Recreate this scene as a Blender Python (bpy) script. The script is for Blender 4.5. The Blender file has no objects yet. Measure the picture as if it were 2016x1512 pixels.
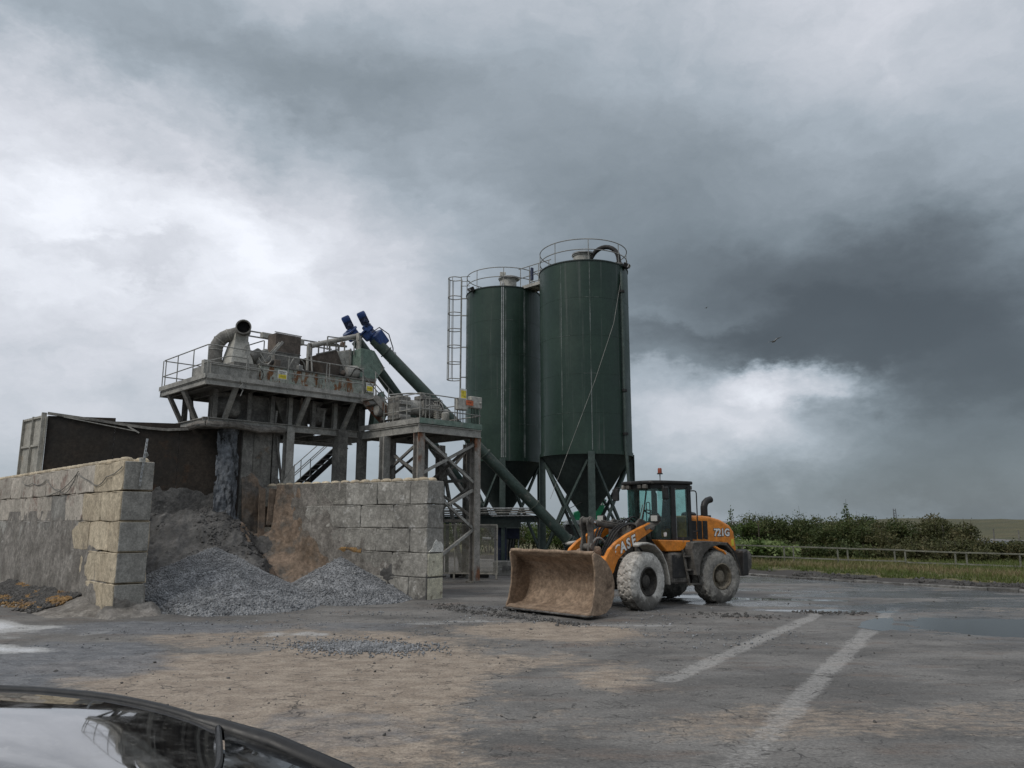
import bpy, bmesh, math, random
import numpy as np
from mathutils import Vector, Matrix
random.seed(7)
rng = np.random.default_rng(7)
SC = bpy.context.scene
COL = SC.collection
R_ = math.radians

# ------------------------------------------------------------------ camera, sky, sun, exposure
cam_d = bpy.data.cameras.new('camera')
cam_d.sensor_width = 36.0
cam_d.lens = 36.0 * 1500.0 / 2016.0
cam_d.clip_start = 0.05
cam_d.clip_end = 6000.0
cam = bpy.data.objects.new('camera', cam_d)
COL.objects.link(cam)
PITCH = math.atan(269.0 / 1500.0)
cam.location = (0, 0, 2.3)
cam.rotation_euler = (math.pi / 2 + PITCH, 0, 0)
SC.camera = cam

SUN_EL, SUN_AZ = R_(48), R_(-130)      # azimuth measured from +Y towards +X: behind and to the left of the camera
world = bpy.data.worlds.new('World')
SC.world = world
world.use_nodes = True

def build_sky():
    nt = world.node_tree
    nt.nodes.clear()
    N, LK = nt.nodes.new, nt.links.new
    def math_n(op, a, b=None, clamp=False):
        n = N('ShaderNodeMath'); n.operation = op; n.use_clamp = clamp
        for i, v in enumerate((a, b)):
            if v is None: continue
            if isinstance(v, (int, float)): n.inputs[i].default_value = v
            else: LK(v, n.inputs[i])
        return n.outputs[0]
    def vmath(op, a, b=None):
        n = N('ShaderNodeVectorMath'); n.operation = op
        for i, v in enumerate((a, b)):
            if v is None: continue
            if isinstance(v, (tuple, list)): n.inputs[i].default_value = v
            else: LK(v, n.inputs[i])
        return n
    tc = N('ShaderNodeTexCoord')
    d0 = tc.outputs['Generated']
    def noise(vec, scale, detail, rough=.55):
        n = N('ShaderNodeTexNoise'); n.inputs['Scale'].default_value = scale
        n.inputs['Detail'].default_value = detail; n.inputs['Roughness'].default_value = rough
        LK(vec, n.inputs['Vector']); return n
    # billow the cloud masses: bend the direction with two noises
    st = vmath('MULTIPLY', d0, (1.0, 1.0, 1.7)).outputs[0]
    w1 = vmath('SUBTRACT', noise(st, 3.2, 7, .64).outputs['Color'], (.5, .5, .5)).outputs[0]
    w1 = vmath('MULTIPLY', w1, (.26, .0, .22)).outputs[0]
    dd = vmath('ADD', d0, w1).outputs[0]
    # cloud masses: (direction x, direction z, width, height, brightness)
    f, P = 1500.0, PITCH
    def cloud(px, py, sx, sy, amp, sharp=0):
        v = Vector(((px - 1008) / f, 1.0, (756 - py) / f))
        z = v.y * math.sin(P) + v.z * math.cos(P); y = v.y * math.cos(P) - v.z * math.sin(P)
        d = Vector((v.x, y, z)); k = d.length; d.normalize()
        return (d, sx / f / k, sy / f / k, amp, sharp)
    masses = [cloud(*c) for c in CLOUDS]
    acc = None
    for d, sx, sy, amp, sharp in masses:
        q = vmath('SUBTRACT', dd, tuple(d)).outputs[0]
        q = vmath('MULTIPLY', q, (1 / sx, .9, 1 / sy)).outputs[0]
        e = vmath('DOT_PRODUCT', q, q).outputs['Value']
        g = math_n('EXPONENT', math_n('MULTIPLY', e, -.6))
        if sharp:
            mr = N('ShaderNodeMapRange'); mr.interpolation_type = 'SMOOTHSTEP'; LK(g, mr.inputs['Value'])
            mr.inputs['From Min'].default_value = .5 - sharp; mr.inputs['From Max'].default_value = .5 + sharp; g = mr.outputs[0]
        g = math_n('MULTIPLY', g, amp)
        acc = g if acc is None else math_n('ADD', acc, g)
    sep = N('ShaderNodeSeparateXYZ'); LK(d0, sep.inputs[0])
    zz = math_n('MAXIMUM', sep.outputs['Z'], 0.0)
    base = math_n('ADD', math_n('MULTIPLY', math_n('MULTIPLY', zz, zz), .62), SKY_BASE)
    val = math_n('ADD', acc, base)
    n2 = noise(vmath('ADD', st, w1).outputs[0], 5.5, 8, .6).outputs['Fac']
    n3 = noise(st, 1.7, 4, .5).outputs['Fac']
    mul = math_n('ADD', math_n('MULTIPLY', n2, .72), .64)
    mul = math_n('MULTIPLY', mul, math_n('ADD', math_n('MULTIPLY', n3, .6), .70))
    val = math_n('MULTIPLY', val, mul)
    n4 = noise(vmath('ADD', st, vmath('MULTIPLY', w1, (2., 1., 2.)).outputs[0]).outputs[0], 12, 6, .62).outputs['Fac']
    val = math_n('MULTIPLY', val, math_n('ADD', math_n('MULTIPLY', n4, .22), .89))
    val = math_n('SUBTRACT', val, .10)                       # soft floor: even the darkest cloud lets some light through
    val = math_n('ADD', math_n('MULTIPLY', math_n('ADD', val, math_n('SQRT', math_n('ADD', math_n('MULTIPLY', val, val), .008))), .5), .085)
    cr = N('ShaderNodeValToRGB')
    LK(val, cr.inputs[0])
    e = cr.color_ramp.elements
    e[0].position = 0.0; e[0].color = (0, 0, 0, 1)
    e[1].position = 1.0; e[1].color = (9.6, 9.9, 10.6, 1)
    for p, c in ((.12, (.98, 1.16, 1.30)), (.25, (2.08, 2.48, 2.80)), (.45, (3.95, 4.50, 5.05)), (.70, (6.75, 7.0, 7.6))):
        x = e.new(p); x.color = (*c, 1)
    sky = N('ShaderNodeTexSky'); sky.sky_type = 'NISHITA'; sky.sun_disc = False
    sky.sun_elevation = SUN_EL; sky.sun_rotation = SUN_AZ
    mix = N('ShaderNodeMixRGB'); mix.inputs[0].default_value = .94
    LK(sky.outputs[0], mix.inputs[1]); LK(cr.outputs[0], mix.inputs[2])
    bg = N('ShaderNodeBackground'); bg.inputs['Strength'].default_value = .1
    LK(mix.outputs[0], bg.inputs['Color'])
    out = N('ShaderNodeOutputWorld'); LK(bg.outputs[0], out.inputs['Surface'])

SKY_BASE = .375
CLOUDS = [  # the overcast as it lies over the yard: bright breaks (+) and dark rain clouds (-)
    (250, 430, 330, 150, .29), (120, 640, 440, 170, .24), (600, 720, 240, 120, .15), (0, 900, 320, 110, .14), (260, 420, 170, 75, .13, .28),
    (60, 470, 120, 90, .08, .4), (530, 480, 100, 60, .08, .28), (230, 478, 120, 26, -.20, .4),
    (330, 120, 330, 90, -.16), (760, 200, 330, 90, -.14), (40, 240, 120, 90, .07), (950, 330, 240, 90, -.05), (1000, 60, 300, 70, -.05), (1250, 300, 300, 100, -.06),
    (1150, 480, 250, 120, -.12), (1500, 560, 300, 95, -.17), (1820, 560, 280, 130, -.20), (1960, 790, 170, 110, -.16),
    (1330, 680, 190, 42, -.12, .25), (1640, 640, 210, 66, -.12, .25), (1850, 760, 170, 80, -.08, .4),
    (1420, 380, 300, 100, -.06), (1850, 90, 320, 120, .02), (1900, 680, 200, 150, -.08), (1500, 840, 190, 70, .13), (1560, 752, 120, 44, .27, .30), (1450, 800, 140, 55, .14, .4), (1490, 880, 130, 60, .14),
    (1330, 860, 90, 110, .05), (1860, 930, 260, 70, -.12), (1750, 1010, 420, 45, -.10), (830, 500, 150, 90, .05),
]
build_sky()

sun_d = bpy.data.lights.new('sun', 'SUN')
sun_d.energy = 1.35
sun_d.angle = R_(25)
sun_d.color = (1.0, .95, .88)
sun = bpy.data.objects.new('sun', sun_d)
COL.objects.link(sun)
sd = Vector((math.sin(SUN_AZ) * math.cos(SUN_EL), math.cos(SUN_AZ) * math.cos(SUN_EL), math.sin(SUN_EL)))
sun.rotation_euler = sd.to_track_quat('Z', 'Y').to_euler()
sun.location = (0, -10, 40)

SC.view_settings.view_transform = 'Standard'
SC.view_settings.look = 'None'
SC.view_settings.gamma = 1.0
SC.view_settings.use_curve_mapping = False
SC.view_settings.exposure = 0.0
SC.render.engine = 'CYCLES'
SC.cycles.use_denoising = True
SC.cycles.max_bounces = 6
SC.cycles.diffuse_bounces = 3
SC.cycles.glossy_bounces = 3
SC.cycles.transparent_max_bounces = 12

# ------------------------------------------------------------------ helpers
WM = {}                                   # world matrix of every thing root
FR = [Matrix()]                           # current working frame
def frame(m): FR[0] = m
def fmat(o, xaxis):                       # frame with origin o, x axis in plan
    x = Vector((xaxis[0], xaxis[1], 0)).normalized(); y = Vector((-x.y, x.x, 0))
    return Matrix(((x.x, y.x, 0, o[0]), (x.y, y.y, 0, o[1]), (0, 0, 1, o[2] if len(o) > 2 else 0), (0, 0, 0, 1)))

def tag(o, label=None, cat=None, group=None, kind=None):
    if label: o['label'] = label
    if cat: o['category'] = cat
    if group: o['group'] = group
    if kind: o['kind'] = kind
    return o

def thing(name, label, cat, loc=(0, 0, 0), group=None):
    o = bpy.data.objects.new(name, None)
    o.empty_display_size = .2
    COL.objects.link(o)
    w = FR[0] @ Vector(loc)
    o.location = w
    WM[o] = Matrix.Translation(w)
    return tag(o, label, cat, group)

def copy_tree(o, parent=None):
    c = o.copy(); COL.objects.link(c)
    c.parent = parent
    for ch in list(o.children): copy_tree(ch, c)
    return c

class MB:
    def __init__(s): s.v = []; s.f = []
    def add(s, vs, fs):
        n = len(s.v); M = FR[0]
        s.v += [M @ Vector(v) for v in vs]
        s.f += [tuple(i + n for i in f) for f in fs]
        return s
    def box(s, c, size, rot=None):
        x, y, z = size[0] / 2, size[1] / 2, size[2] / 2
        vs = [Vector(p) for p in ((-x, -y, -z), (x, -y, -z), (x, y, -z), (-x, y, -z), (-x, -y, z), (x, -y, z), (x, y, z), (-x, y, z))]
        if rot is not None: vs = [rot @ v for v in vs]
        return s.add([v + Vector(c) for v in vs], [(0, 3, 2, 1), (4, 5, 6, 7), (0, 1, 5, 4), (1, 2, 6, 5), (2, 3, 7, 6), (3, 0, 4, 7)])
    def sect(s, p, q, poly, up=(0, 0, 1)):           # sweep a 2-D section from p to q
        p, q = Vector(p), Vector(q); d = (q - p).normalized(); u = Vector(up)
        if abs(d.dot(u)) > .98: u = Vector((1, 0, 0)) if abs(d.x) < .9 else Vector((0, 1, 0))
        sx = d.cross(u).normalized(); sz = sx.cross(d).normalized(); n = len(poly)
        vs = [p + sx * a + sz * b for a, b in poly] + [q + sx * a + sz * b for a, b in poly]
        fs = [tuple(range(n)), tuple(range(2 * n - 1, n - 1, -1))] + [(i, i + n, (i + 1) % n + n, (i + 1) % n) for i in range(n)]
        return s.add(vs, fs)
    def bar(s, p, q, w, h=None, up=(0, 0, 1)):
        h = h or w; w /= 2; h /= 2
        return s.sect(p, q, [(-w, -h), (w, -h), (w, h), (-w, h)], up)
    def ibeam(s, p, q, w, h, t=.02, up=(0, 0, 1)):
        w /= 2; h /= 2; k = t * .5
        return s.sect(p, q, [(-w, -h), (w, -h), (w, -h + t), (k, -h + t), (k, h - t), (w, h - t), (w, h), (-w, h), (-w, h - t), (-k, h - t), (-k, -h + t), (-w, -h + t)], up)
    def tube(s, pts, r, n=10, cap=True, closed=False):
        pts = [Vector(p) for p in pts]; m = len(pts)
        rs = r if isinstance(r, (list, tuple)) else [r] * m
        def tan(i):
            if closed: return (pts[(i + 1) % m] - pts[i - 1]).normalized()
            return (pts[min(i + 1, m - 1)] - pts[max(i - 1, 0)]).normalized()
        t = tan(0); u = Vector((0, 0, 1)) if abs(t.z) < .9 else Vector((1, 0, 0))
        x = t.cross(u).normalized(); vs = []
        for i in range(m):
            t = tan(i); x = (x - t * x.dot(t)).normalized(); y = t.cross(x)
            vs += [pts[i] + (x * math.cos(2 * math.pi * k / n) + y * math.sin(2 * math.pi * k / n)) * rs[i] for k in range(n)]
        fs = []
        for i in range(m if closed else m - 1):
            j = (i + 1) % m
            fs += [(i * n + k, i * n + (k + 1) % n, j * n + (k + 1) % n, j * n + k) for k in range(n)]
        if cap and not closed: fs += [tuple(range(n - 1, -1, -1)), tuple(range((m - 1) * n, m * n))]
        return s.add(vs, fs)
    def lathe(s, prof, o=(0, 0, 0), axis=(0, 0, 1), n=32, closed=False):   # prof: (radius, along)
        o = Vector(o); q = Vector((0, 0, 1)).rotation_difference(Vector(axis)); vs = []; m = len(prof)
        for r, h in prof:
            vs += [o + q @ Vector((r * math.cos(2 * math.pi * k / n), r * math.sin(2 * math.pi * k / n), h)) for k in range(n)]
        fs = []
        for i in range(m if closed else m - 1):
            j = (i + 1) % m
            fs += [(i * n + k, i * n + (k + 1) % n, j * n + (k + 1) % n, j * n + k) for k in range(n)]
        if not closed:
            if prof[0][0] > 1e-4: fs.append(tuple(range(n - 1, -1, -1)))
            if prof[-1][0] > 1e-4: fs.append(tuple(range((m - 1) * n, m * n)))
        return s.add(vs, fs)
    def prism(s, poly, lo, hi, plane='xz'):            # polygon in a plane, pushed along the third axis
        def p3(a, b, c): return {'xz': (a, c, b), 'xy': (a, b, c), 'yz': (c, a, b)}[plane]
        n = len(poly)
        vs = [p3(a, b, lo) for a, b in poly] + [p3(a, b, hi) for a, b in poly]
        fs = [tuple(range(n)), tuple(range(2 * n - 1, n - 1, -1))] + [(i, i + n, (i + 1) % n + n, (i + 1) % n) for i in range(n)]
        return s.add(vs, fs)
    def frustum(s, lo, hi):                            # lo, hi: lists of 4 points
        return s.add(list(lo) + list(hi), [(0, 3, 2, 1), (4, 5, 6, 7), (0, 1, 5, 4), (1, 2, 6, 5), (2, 3, 7, 6), (3, 0, 4, 7)])
    def build(s, name, mat, parent=None, bevel=0, smooth=False, kind=None, label=None, seg=1):
        me = bpy.data.meshes.new(name)
        inv = WM[root_of(parent)].inverted() if parent is not None else Matrix()
        me.from_pydata([tuple(inv @ v) for v in s.v], [], s.f)
        bm = bmesh.new(); bm.from_mesh(me); bmesh.ops.recalc_face_normals(bm, faces=bm.faces); bm.to_mesh(me); bm.free()
        o = bpy.data.objects.new(name, me)
        COL.objects.link(o)
        if parent is not None: o.parent = parent
        if mat: me.materials.append(mat)
        if smooth:
            me.shade_smooth(); me.set_sharp_from_angle(angle=R_(38))
        if bevel:
            m = o.modifiers.new('bevel', 'BEVEL'); m.width = bevel; m.segments = seg; m.limit_method = 'ANGLE'; m.angle_limit = R_(40)
        if kind: o['kind'] = kind
        if label: o['label'] = label
        return o

def root_of(o):
    while o.parent is not None: o = o.parent
    if o not in WM: WM[o] = Matrix()
    return o

def bx(name, mat, parent, c, size, rot=None, bevel=0, **k): return MB().box(c, size, rot).build(name, mat, parent, bevel, **k)
def br(name, mat, parent, p, q, w, h=None, up=(0, 0, 1), **k): return MB().bar(p, q, w, h, up).build(name, mat, parent, **k)
def ib(name, mat, parent, p, q, w, h, t=.02, up=(0, 0, 1), **k): return MB().ibeam(p, q, w, h, t, up).build(name, mat, parent, **k)
def tb(name, mat, parent, pts, r, n=8, **k): return MB().tube(pts, r, n).build(name, mat, parent, smooth=True, **k)

def arc(c, r, a0, a1, n, z=None, plane='xy'):
    out = []
    for i in range(n + 1):
        a = a0 + (a1 - a0) * i / n
        x, y = r * math.cos(a), r * math.sin(a)
        out.append((c[0] + x, c[1] + y, c[2]) if plane == 'xy' else (c[0] + x, c[1], c[2] + y) if plane == 'xz' else (c[0], c[1] + x, c[2] + y))
    return out

def bend(pts, r=.15, n=4):                     # round the corners of a polyline
    pts = [Vector(p) for p in pts]; out = [pts[0]]
    for a, b, c in zip(pts, pts[1:], pts[2:]):
        u, v = (a - b), (c - b); k = min(r, u.length * .45, v.length * .45)
        p, q = b + u.normalized() * k, b + v.normalized() * k
        for i in range(n + 1):
            t = i / n; out.append(p * (1 - t) ** 2 + b * 2 * t * (1 - t) + q * t ** 2)
    out.append(pts[-1]); return out

def sag(p, q, d, n=8):
    p, q = Vector(p), Vector(q)
    return [p.lerp(q, i / n) - Vector((0, 0, d * 4 * (i / n) * (1 - i / n))) for i in range(n + 1)]

# value noise in numpy
def vnoise(x, y, seed=0):
    x = np.asarray(x, float); y = np.asarray(y, float)
    xi = np.floor(x).astype(np.int64); yi = np.floor(y).astype(np.int64); xf = x - xi; yf = y - yi
    def h(a, b):
        n = (a * 374761393 + b * 668265263 + seed * 982451653) & 0xffffffff
        n = ((n ^ (n >> 13)) * 1274126177) & 0xffffffff
        return ((n ^ (n >> 16)) & 0xffff) / 65535.0
    u = xf * xf * xf * (xf * (xf * 6 - 15) + 10); v = yf * yf * yf * (yf * (yf * 6 - 15) + 10)
    return (h(xi, yi) * (1 - u) + h(xi + 1, yi) * u) * (1 - v) + (h(xi, yi + 1) * (1 - u) + h(xi + 1, yi + 1) * u) * v
def fbm(x, y, seed=0, octv=4, gain=.5):
    s = 0; a = 1; t = 0
    for i in range(octv):
        s = s + a * vnoise(np.asarray(x) * 2 ** i, np.asarray(y) * 2 ** i, seed + i * 17); t += a; a *= gain
    return s / t - .5
def sstep(a, b, x):
    t = np.clip((x - a) / (b - a), 0, 1); return t * t * (3 - 2 * t)

def np_mesh(name, verts, faces, mat, parent=None, kind=None, smooth=False, attrs=None):
    me = bpy.data.meshes.new(name)
    verts = np.asarray(verts, np.float32); faces = np.asarray(faces, np.int32)
    k = faces.shape[1]
    me.vertices.add(len(verts)); me.vertices.foreach_set('co', verts.ravel())
    me.loops.add(faces.size); me.loops.foreach_set('vertex_index', faces.ravel())
    me.polygons.add(len(faces)); me.polygons.foreach_set('loop_start', np.arange(0, faces.size, k, dtype=np.int32))
    me.polygons.foreach_set('loop_total', np.full(len(faces), k, np.int32))
    if attrs:
        for n, a in attrs.items():
            at = me.attributes.new(n, 'FLOAT', 'POINT'); at.data.foreach_set('value', np.asarray(a, np.float32).ravel())
    me.update(calc_edges=True); me.validate()
    if smooth: me.shade_smooth()
    me.materials.append(mat)
    o = bpy.data.objects.new(name, me); COL.objects.link(o)
    if parent is not None: o.parent = parent
    if kind: o['kind'] = kind
    return o

def grid_faces(nu, nv):
    i, j = np.meshgrid(np.arange(nu - 1), np.arange(nv - 1), indexing='ij'); a = (i * nv + j).ravel()
    return np.stack([a, a + nv, a + nv + 1, a + 1], 1)

def text_mesh(name, s, size, mat, parent, M, depth=.004, offset=0.0, shear=0.0, label=None, spacing=1.0):
    cu = bpy.data.curves.new(name, 'FONT'); cu.body = s; cu.size = size; cu.extrude = depth; cu.offset = offset
    cu.shear = shear; cu.space_character = spacing; cu.align_x = 'CENTER'; cu.align_y = 'CENTER'; cu.resolution_u = 4
    t = bpy.data.objects.new(name, cu); COL.objects.link(t)
    bpy.context.view_layer.update()
    me = bpy.data.meshes.new_from_object(t.evaluated_get(bpy.context.evaluated_depsgraph_get()))
    bpy.data.objects.remove(t)
    me.transform(WM[root_of(parent)].inverted() @ FR[0] @ M)
    o = bpy.data.objects.new(name, me); COL.objects.link(o); o.parent = parent
    me.materials.clear(); me.materials.append(mat)
    if label: o['label'] = label
    return o

# ------------------------------------------------------------------ materials
def nodes(name):
    m = bpy.data.materials.new(name); m.use_nodes = True
    nt = m.node_tree; b = nt.nodes['Principled BSDF']
    return m, nt, b
def nz(nt, scale, detail=5, rough=.6, stretch=None, coord='pos', dist=0):
    if coord == 'pos': src = nt.nodes.new('ShaderNodeNewGeometry').outputs['Position']
    else: src = nt.nodes.new('ShaderNodeTexCoord').outputs['Object']
    if stretch:
        mp = nt.nodes.new('ShaderNodeMapping'); mp.inputs['Scale'].default_value = stretch[:3]
        if len(stretch) > 3: mp.inputs['Rotation'].default_value = (0, 0, stretch[3])
        nt.links.new(src, mp.inputs['Vector']); src = mp.outputs[0]
    n = nt.nodes.new('ShaderNodeTexNoise'); n.inputs['Scale'].default_value = scale
    n.inputs['Detail'].default_value = detail; n.inputs['Roughness'].default_value = rough; n.inputs['Distortion'].default_value = dist
    nt.links.new(src, n.inputs['Vector'])
    return n.outputs['Fac']
def mrange(nt, v, a, b, lo=0., hi=1.):
    n = nt.nodes.new('ShaderNodeMapRange'); n.interpolation_type = 'SMOOTHSTEP'
    nt.links.new(v, n.inputs['Value'])
    for k, x in (('From Min', a), ('From Max', b), ('To Min', lo), ('To Max', hi)): n.inputs[k].default_value = x
    return n.outputs[0]
def mixc(nt, f, a, b, mode='MIX'):
    n = nt.nodes.new('ShaderNodeMixRGB'); n.blend_type = mode
    for i, v in enumerate((f, a, b)):
        if isinstance(v, (int, float)): n.inputs[i].default_value = v
        elif isinstance(v, tuple): n.inputs[i].default_value = (*v[:3], 1)
        else: nt.links.new(v, n.inputs[i])
    return n.outputs[0]
def mth(nt, op, a, b=None):
    n = nt.nodes.new('ShaderNodeMath'); n.operation = op
    for i, v in enumerate((a, b)):
        if v is None: continue
        if isinstance(v, (int, float)): n.inputs[i].default_value = v
        else: nt.links.new(v, n.inputs[i])
    return n.outputs[0]
def bumpn(nt, b, h, strength, dist=.02):
    n = nt.nodes.new('ShaderNodeBump'); n.inputs['Strength'].default_value = strength; n.inputs['Distance'].default_value = dist
    nt.links.new(h, n.inputs['Height']); nt.links.new(n.outputs[0], b.inputs['Normal']); return n

def wmat(name, c1, c2, scale=1.5, lo=.38, hi=.64, c3=None, s3=3., lo3=.58, hi3=.68, st3=None, c4=None, s4=1., lo4=.6, hi4=.7, st4=None,
         rough=.8, metal=0., bump=.25, bs=35, bd=.01, grain=.25, rand=0., dust=None, spec=.4, mottle=.28):
    m, nt, b = nodes(name)
    n1 = nz(nt, scale, 7, .65)
    col = mixc(nt, mrange(nt, n1, lo, hi), c1, c2)
    if c3: col = mixc(nt, mrange(nt, nz(nt, s3, 8, .68, st3), lo3, hi3), col, c3)
    if c4: col = mixc(nt, mrange(nt, nz(nt, s4, 8, .7, st4), lo4, hi4), col, c4)
    if mottle:
        mv = mrange(nt, nz(nt, 4.5, 9, .78), .32, .68, 1 - mottle, 1 + mottle)
        mc = nt.nodes.new('ShaderNodeCombineXYZ')
        for i in range(3): nt.links.new(mv, mc.inputs[i])
        col = mixc(nt, 1.0, col, mc.outputs[0], 'MULTIPLY')
    g = nz(nt, bs * .8, 4, .75)
    if grain:
        gv = mrange(nt, g, .3, .7, 1 - grain, 1 + grain)
        cc = nt.nodes.new('ShaderNodeCombineXYZ')
        for i in range(3): nt.links.new(gv, cc.inputs[i])
        col = mixc(nt, 1.0, col, cc.outputs[0], 'MULTIPLY')
    if rand:
        oi = nt.nodes.new('ShaderNodeObjectInfo'); hv = nt.nodes.new('ShaderNodeHueSaturation')
        nt.links.new(mrange(nt, oi.outputs['Random'], 0, 1, 1 - rand, 1 + rand), hv.inputs['Value'])
        nt.links.new(col, hv.inputs['Color']); col = hv.outputs[0]
    if dust:                                   # dust that has settled on upward faces
        geo = nt.nodes.new('ShaderNodeNewGeometry'); sx = nt.nodes.new('ShaderNodeSeparateXYZ')
        nt.links.new(geo.outputs['Normal'], sx.inputs[0])
        up = mrange(nt, sx.outputs['Z'], .25, .9, 0, .8)
        col = mixc(nt, mth(nt, 'MULTIPLY', up, mrange(nt, n1, .3, .6, .5, 1)), col, dust)
    nt.links.new(col, b.inputs['Base Color'])
    b.inputs['Metallic'].default_value = metal
    b.inputs['Specular IOR Level'].default_value = spec
    nt.links.new(mrange(nt, n1, .3, .7, max(.02, rough - .12), min(1, rough + .12)), b.inputs['Roughness'])
    if bump: bumpn(nt, b, nz(nt, bs, 6, .65), bump, bd)
    return m

M_steel = wmat('dusty_steel', (.25, .245, .225), (.34, .33, .30), 1.2, c3=(.13, .12, .105), s3=2.5, lo3=.55, hi3=.72, st3=(1, 1, .35), c4=(.22, .115, .06), s4=2.2, lo4=.66, hi4=.74, st4=(1, 1, .4), rough=.75, bump=.2)
M_steel_dk = wmat('caked_steel', (.125, .12, .11), (.22, .213, .193), 1.5, c3=(.26, .25, .225), s3=3, lo3=.6, hi3=.72, rough=.85, bump=.5, bs=18, bd=.02)
M_rail = wmat('rail_paint', (.20, .20, .185), (.30, .295, .27), 2.0, c3=(.16, .09, .055), s3=4, lo3=.62, hi3=.72, rough=.6, bump=.1)
M_rust_plate = wmat('rusty_green_plate', (.27, .30, .26), (.34, .35, .31), 1.3, c3=(.185, .085, .038), s3=1.9, lo3=.50, hi3=.57, st3=(1.6, 1.6, .75), c4=(.11, .075, .055), s4=4.2, lo4=.58, hi4=.63, st4=(1.5, 1.5, .7), rough=.8, bump=.25)
M_rust_beam = wmat('rusty_stanchion', (.24, .225, .20), (.31, .29, .26), 1.3, c3=(.19, .085, .045), s3=1.0, lo3=.50, hi3=.60, st3=(1, 1, .5), c4=(.10, .09, .08), s4=3, lo4=.62, hi4=.72, st4=(1, 1, .3), rough=.85, bump=.3)
M_brown_plate = wmat('rusty_brown_plate', (.085, .07, .058), (.14, .115, .095), 1.6, c3=(.20, .185, .165), s3=1.2, lo3=.55, hi3=.7, st3=(1, 1, .8), rough=.85, bump=.35)
M_green = wmat('dark_green_paint', (.021, .041, .031), (.026, .052, .038), .5, c3=(.068, .084, .075), s3=2.0, lo3=.55, hi3=.66, st3=(2.6, 2.6, .05), c4=(.02, .036, .034), s4=1.6, lo4=.6, hi4=.72, st4=(2.5, 2.5, .07), rough=.42, bump=.04, bs=9, grain=.08, spec=.35, mottle=.07)
M_green_dk = wmat('dark_green_cone', (.018, .028, .026), (.03, .042, .038), .8, c3=(.06, .06, .056), s3=2.5, lo3=.62, hi3=.74, rough=.6, bump=.1, grain=.15)
M_green_leg = wmat('green_steelwork', (.045, .066, .060), (.062, .085, .076), 1.0, c3=(.11, .115, .105), s3=3, lo3=.56, hi3=.72, st3=(1, 1, .3), rough=.55, bump=.12)
M_green_pipe = wmat('green_conveyor_paint', (.034, .056, .047), (.048, .072, .060), 1.0, c3=(.12, .115, .10), s3=2.2, lo3=.56, hi3=.7, c4=(.13, .07, .035), s4=2, lo4=.66, hi4=.74, rough=.5, bump=.12, dust=(.16, .155, .14))
M_lt_green = wmat('faded_green_plate', (.13, .19, .155), (.19, .245, .205), 1.6, c3=(.24, .235, .21), s3=2, lo3=.55, hi3=.72, st3=(1, 1, .4), c4=(.16, .085, .05), s4=4, lo4=.66, hi4=.74, st4=(1, 1, .4), rough=.7, bump=.2)
M_blue = wmat('blue_motor_paint', (.02, .05, .16), (.028, .065, .20), 3, c3=(.16, .16, .165), s3=5, lo3=.58, hi3=.74, rough=.5, bump=.1, dust=(.14, .16, .2))
M_blue_dk = wmat('blue_motor_fins', (.018, .028, .07), (.035, .045, .085), 3, c3=(.14, .14, .14), s3=6, lo3=.58, hi3=.7, rough=.6, bump=.1)
M_cream = wmat('pale_grey_enamel', (.33, .32, .285), (.40, .39, .35), 1.5, c3=(.27, .25, .21), s3=3, lo3=.56, hi3=.72, st3=(1, 1, .35), rough=.6, bump=.1)
M_galv = wmat('galvanised_steel', (.34, .35, .35), (.43, .44, .44), 4, c3=(.25, .24, .22), s3=2, lo3=.55, hi3=.7, rough=.5, metal=.25, bump=.08)
M_black = wmat('black_steel', (.012, .012, .012), (.022, .021, .02), 3, c3=(.09, .085, .078), s3=4, lo3=.58, hi3=.74, rough=.6, bump=.12)
M_rubber = wmat('black_rubber', (.014, .014, .014), (.025, .024, .023), 4, c3=(.10, .095, .088), s3=3, lo3=.56, hi3=.72, rough=.7, bump=.15)
M_dark_in = wmat('shaded_inside', (.008, .008, .008), (.015, .014, .013), 3, rough=.95, bump=0)  # near black, paints the darkness inside open pipe mouths
M_yellow = wmat('yellow_sign_face', (.62, .50, .04), (.66, .55, .07), 6, rough=.6, bump=0, grain=.05)
M_white = wmat('white_sign_face', (.62, .62, .58), (.70, .70, .66), 6, c3=(.4, .38, .33), s3=8, lo3=.62, hi3=.72, rough=.6, bump=0, grain=.06)
M_orange_sign = wmat('orange_sign_face', (.55, .13, .05), (.60, .17, .07), 6, rough=.6, bump=0, grain=.05)
M_ink = wmat('black_print', (.015, .015, .015), (.02, .02, .02), 6, rough=.6, bump=0, grain=0)
M_seam = wmat('lime_streak', (.13, .15, .145), (.19, .21, .2), 3, c3=(.05, .075, .062), s3=3, lo3=.42, hi3=.58, st3=(1, 1, .25), rough=.6, bump=.1)

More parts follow.
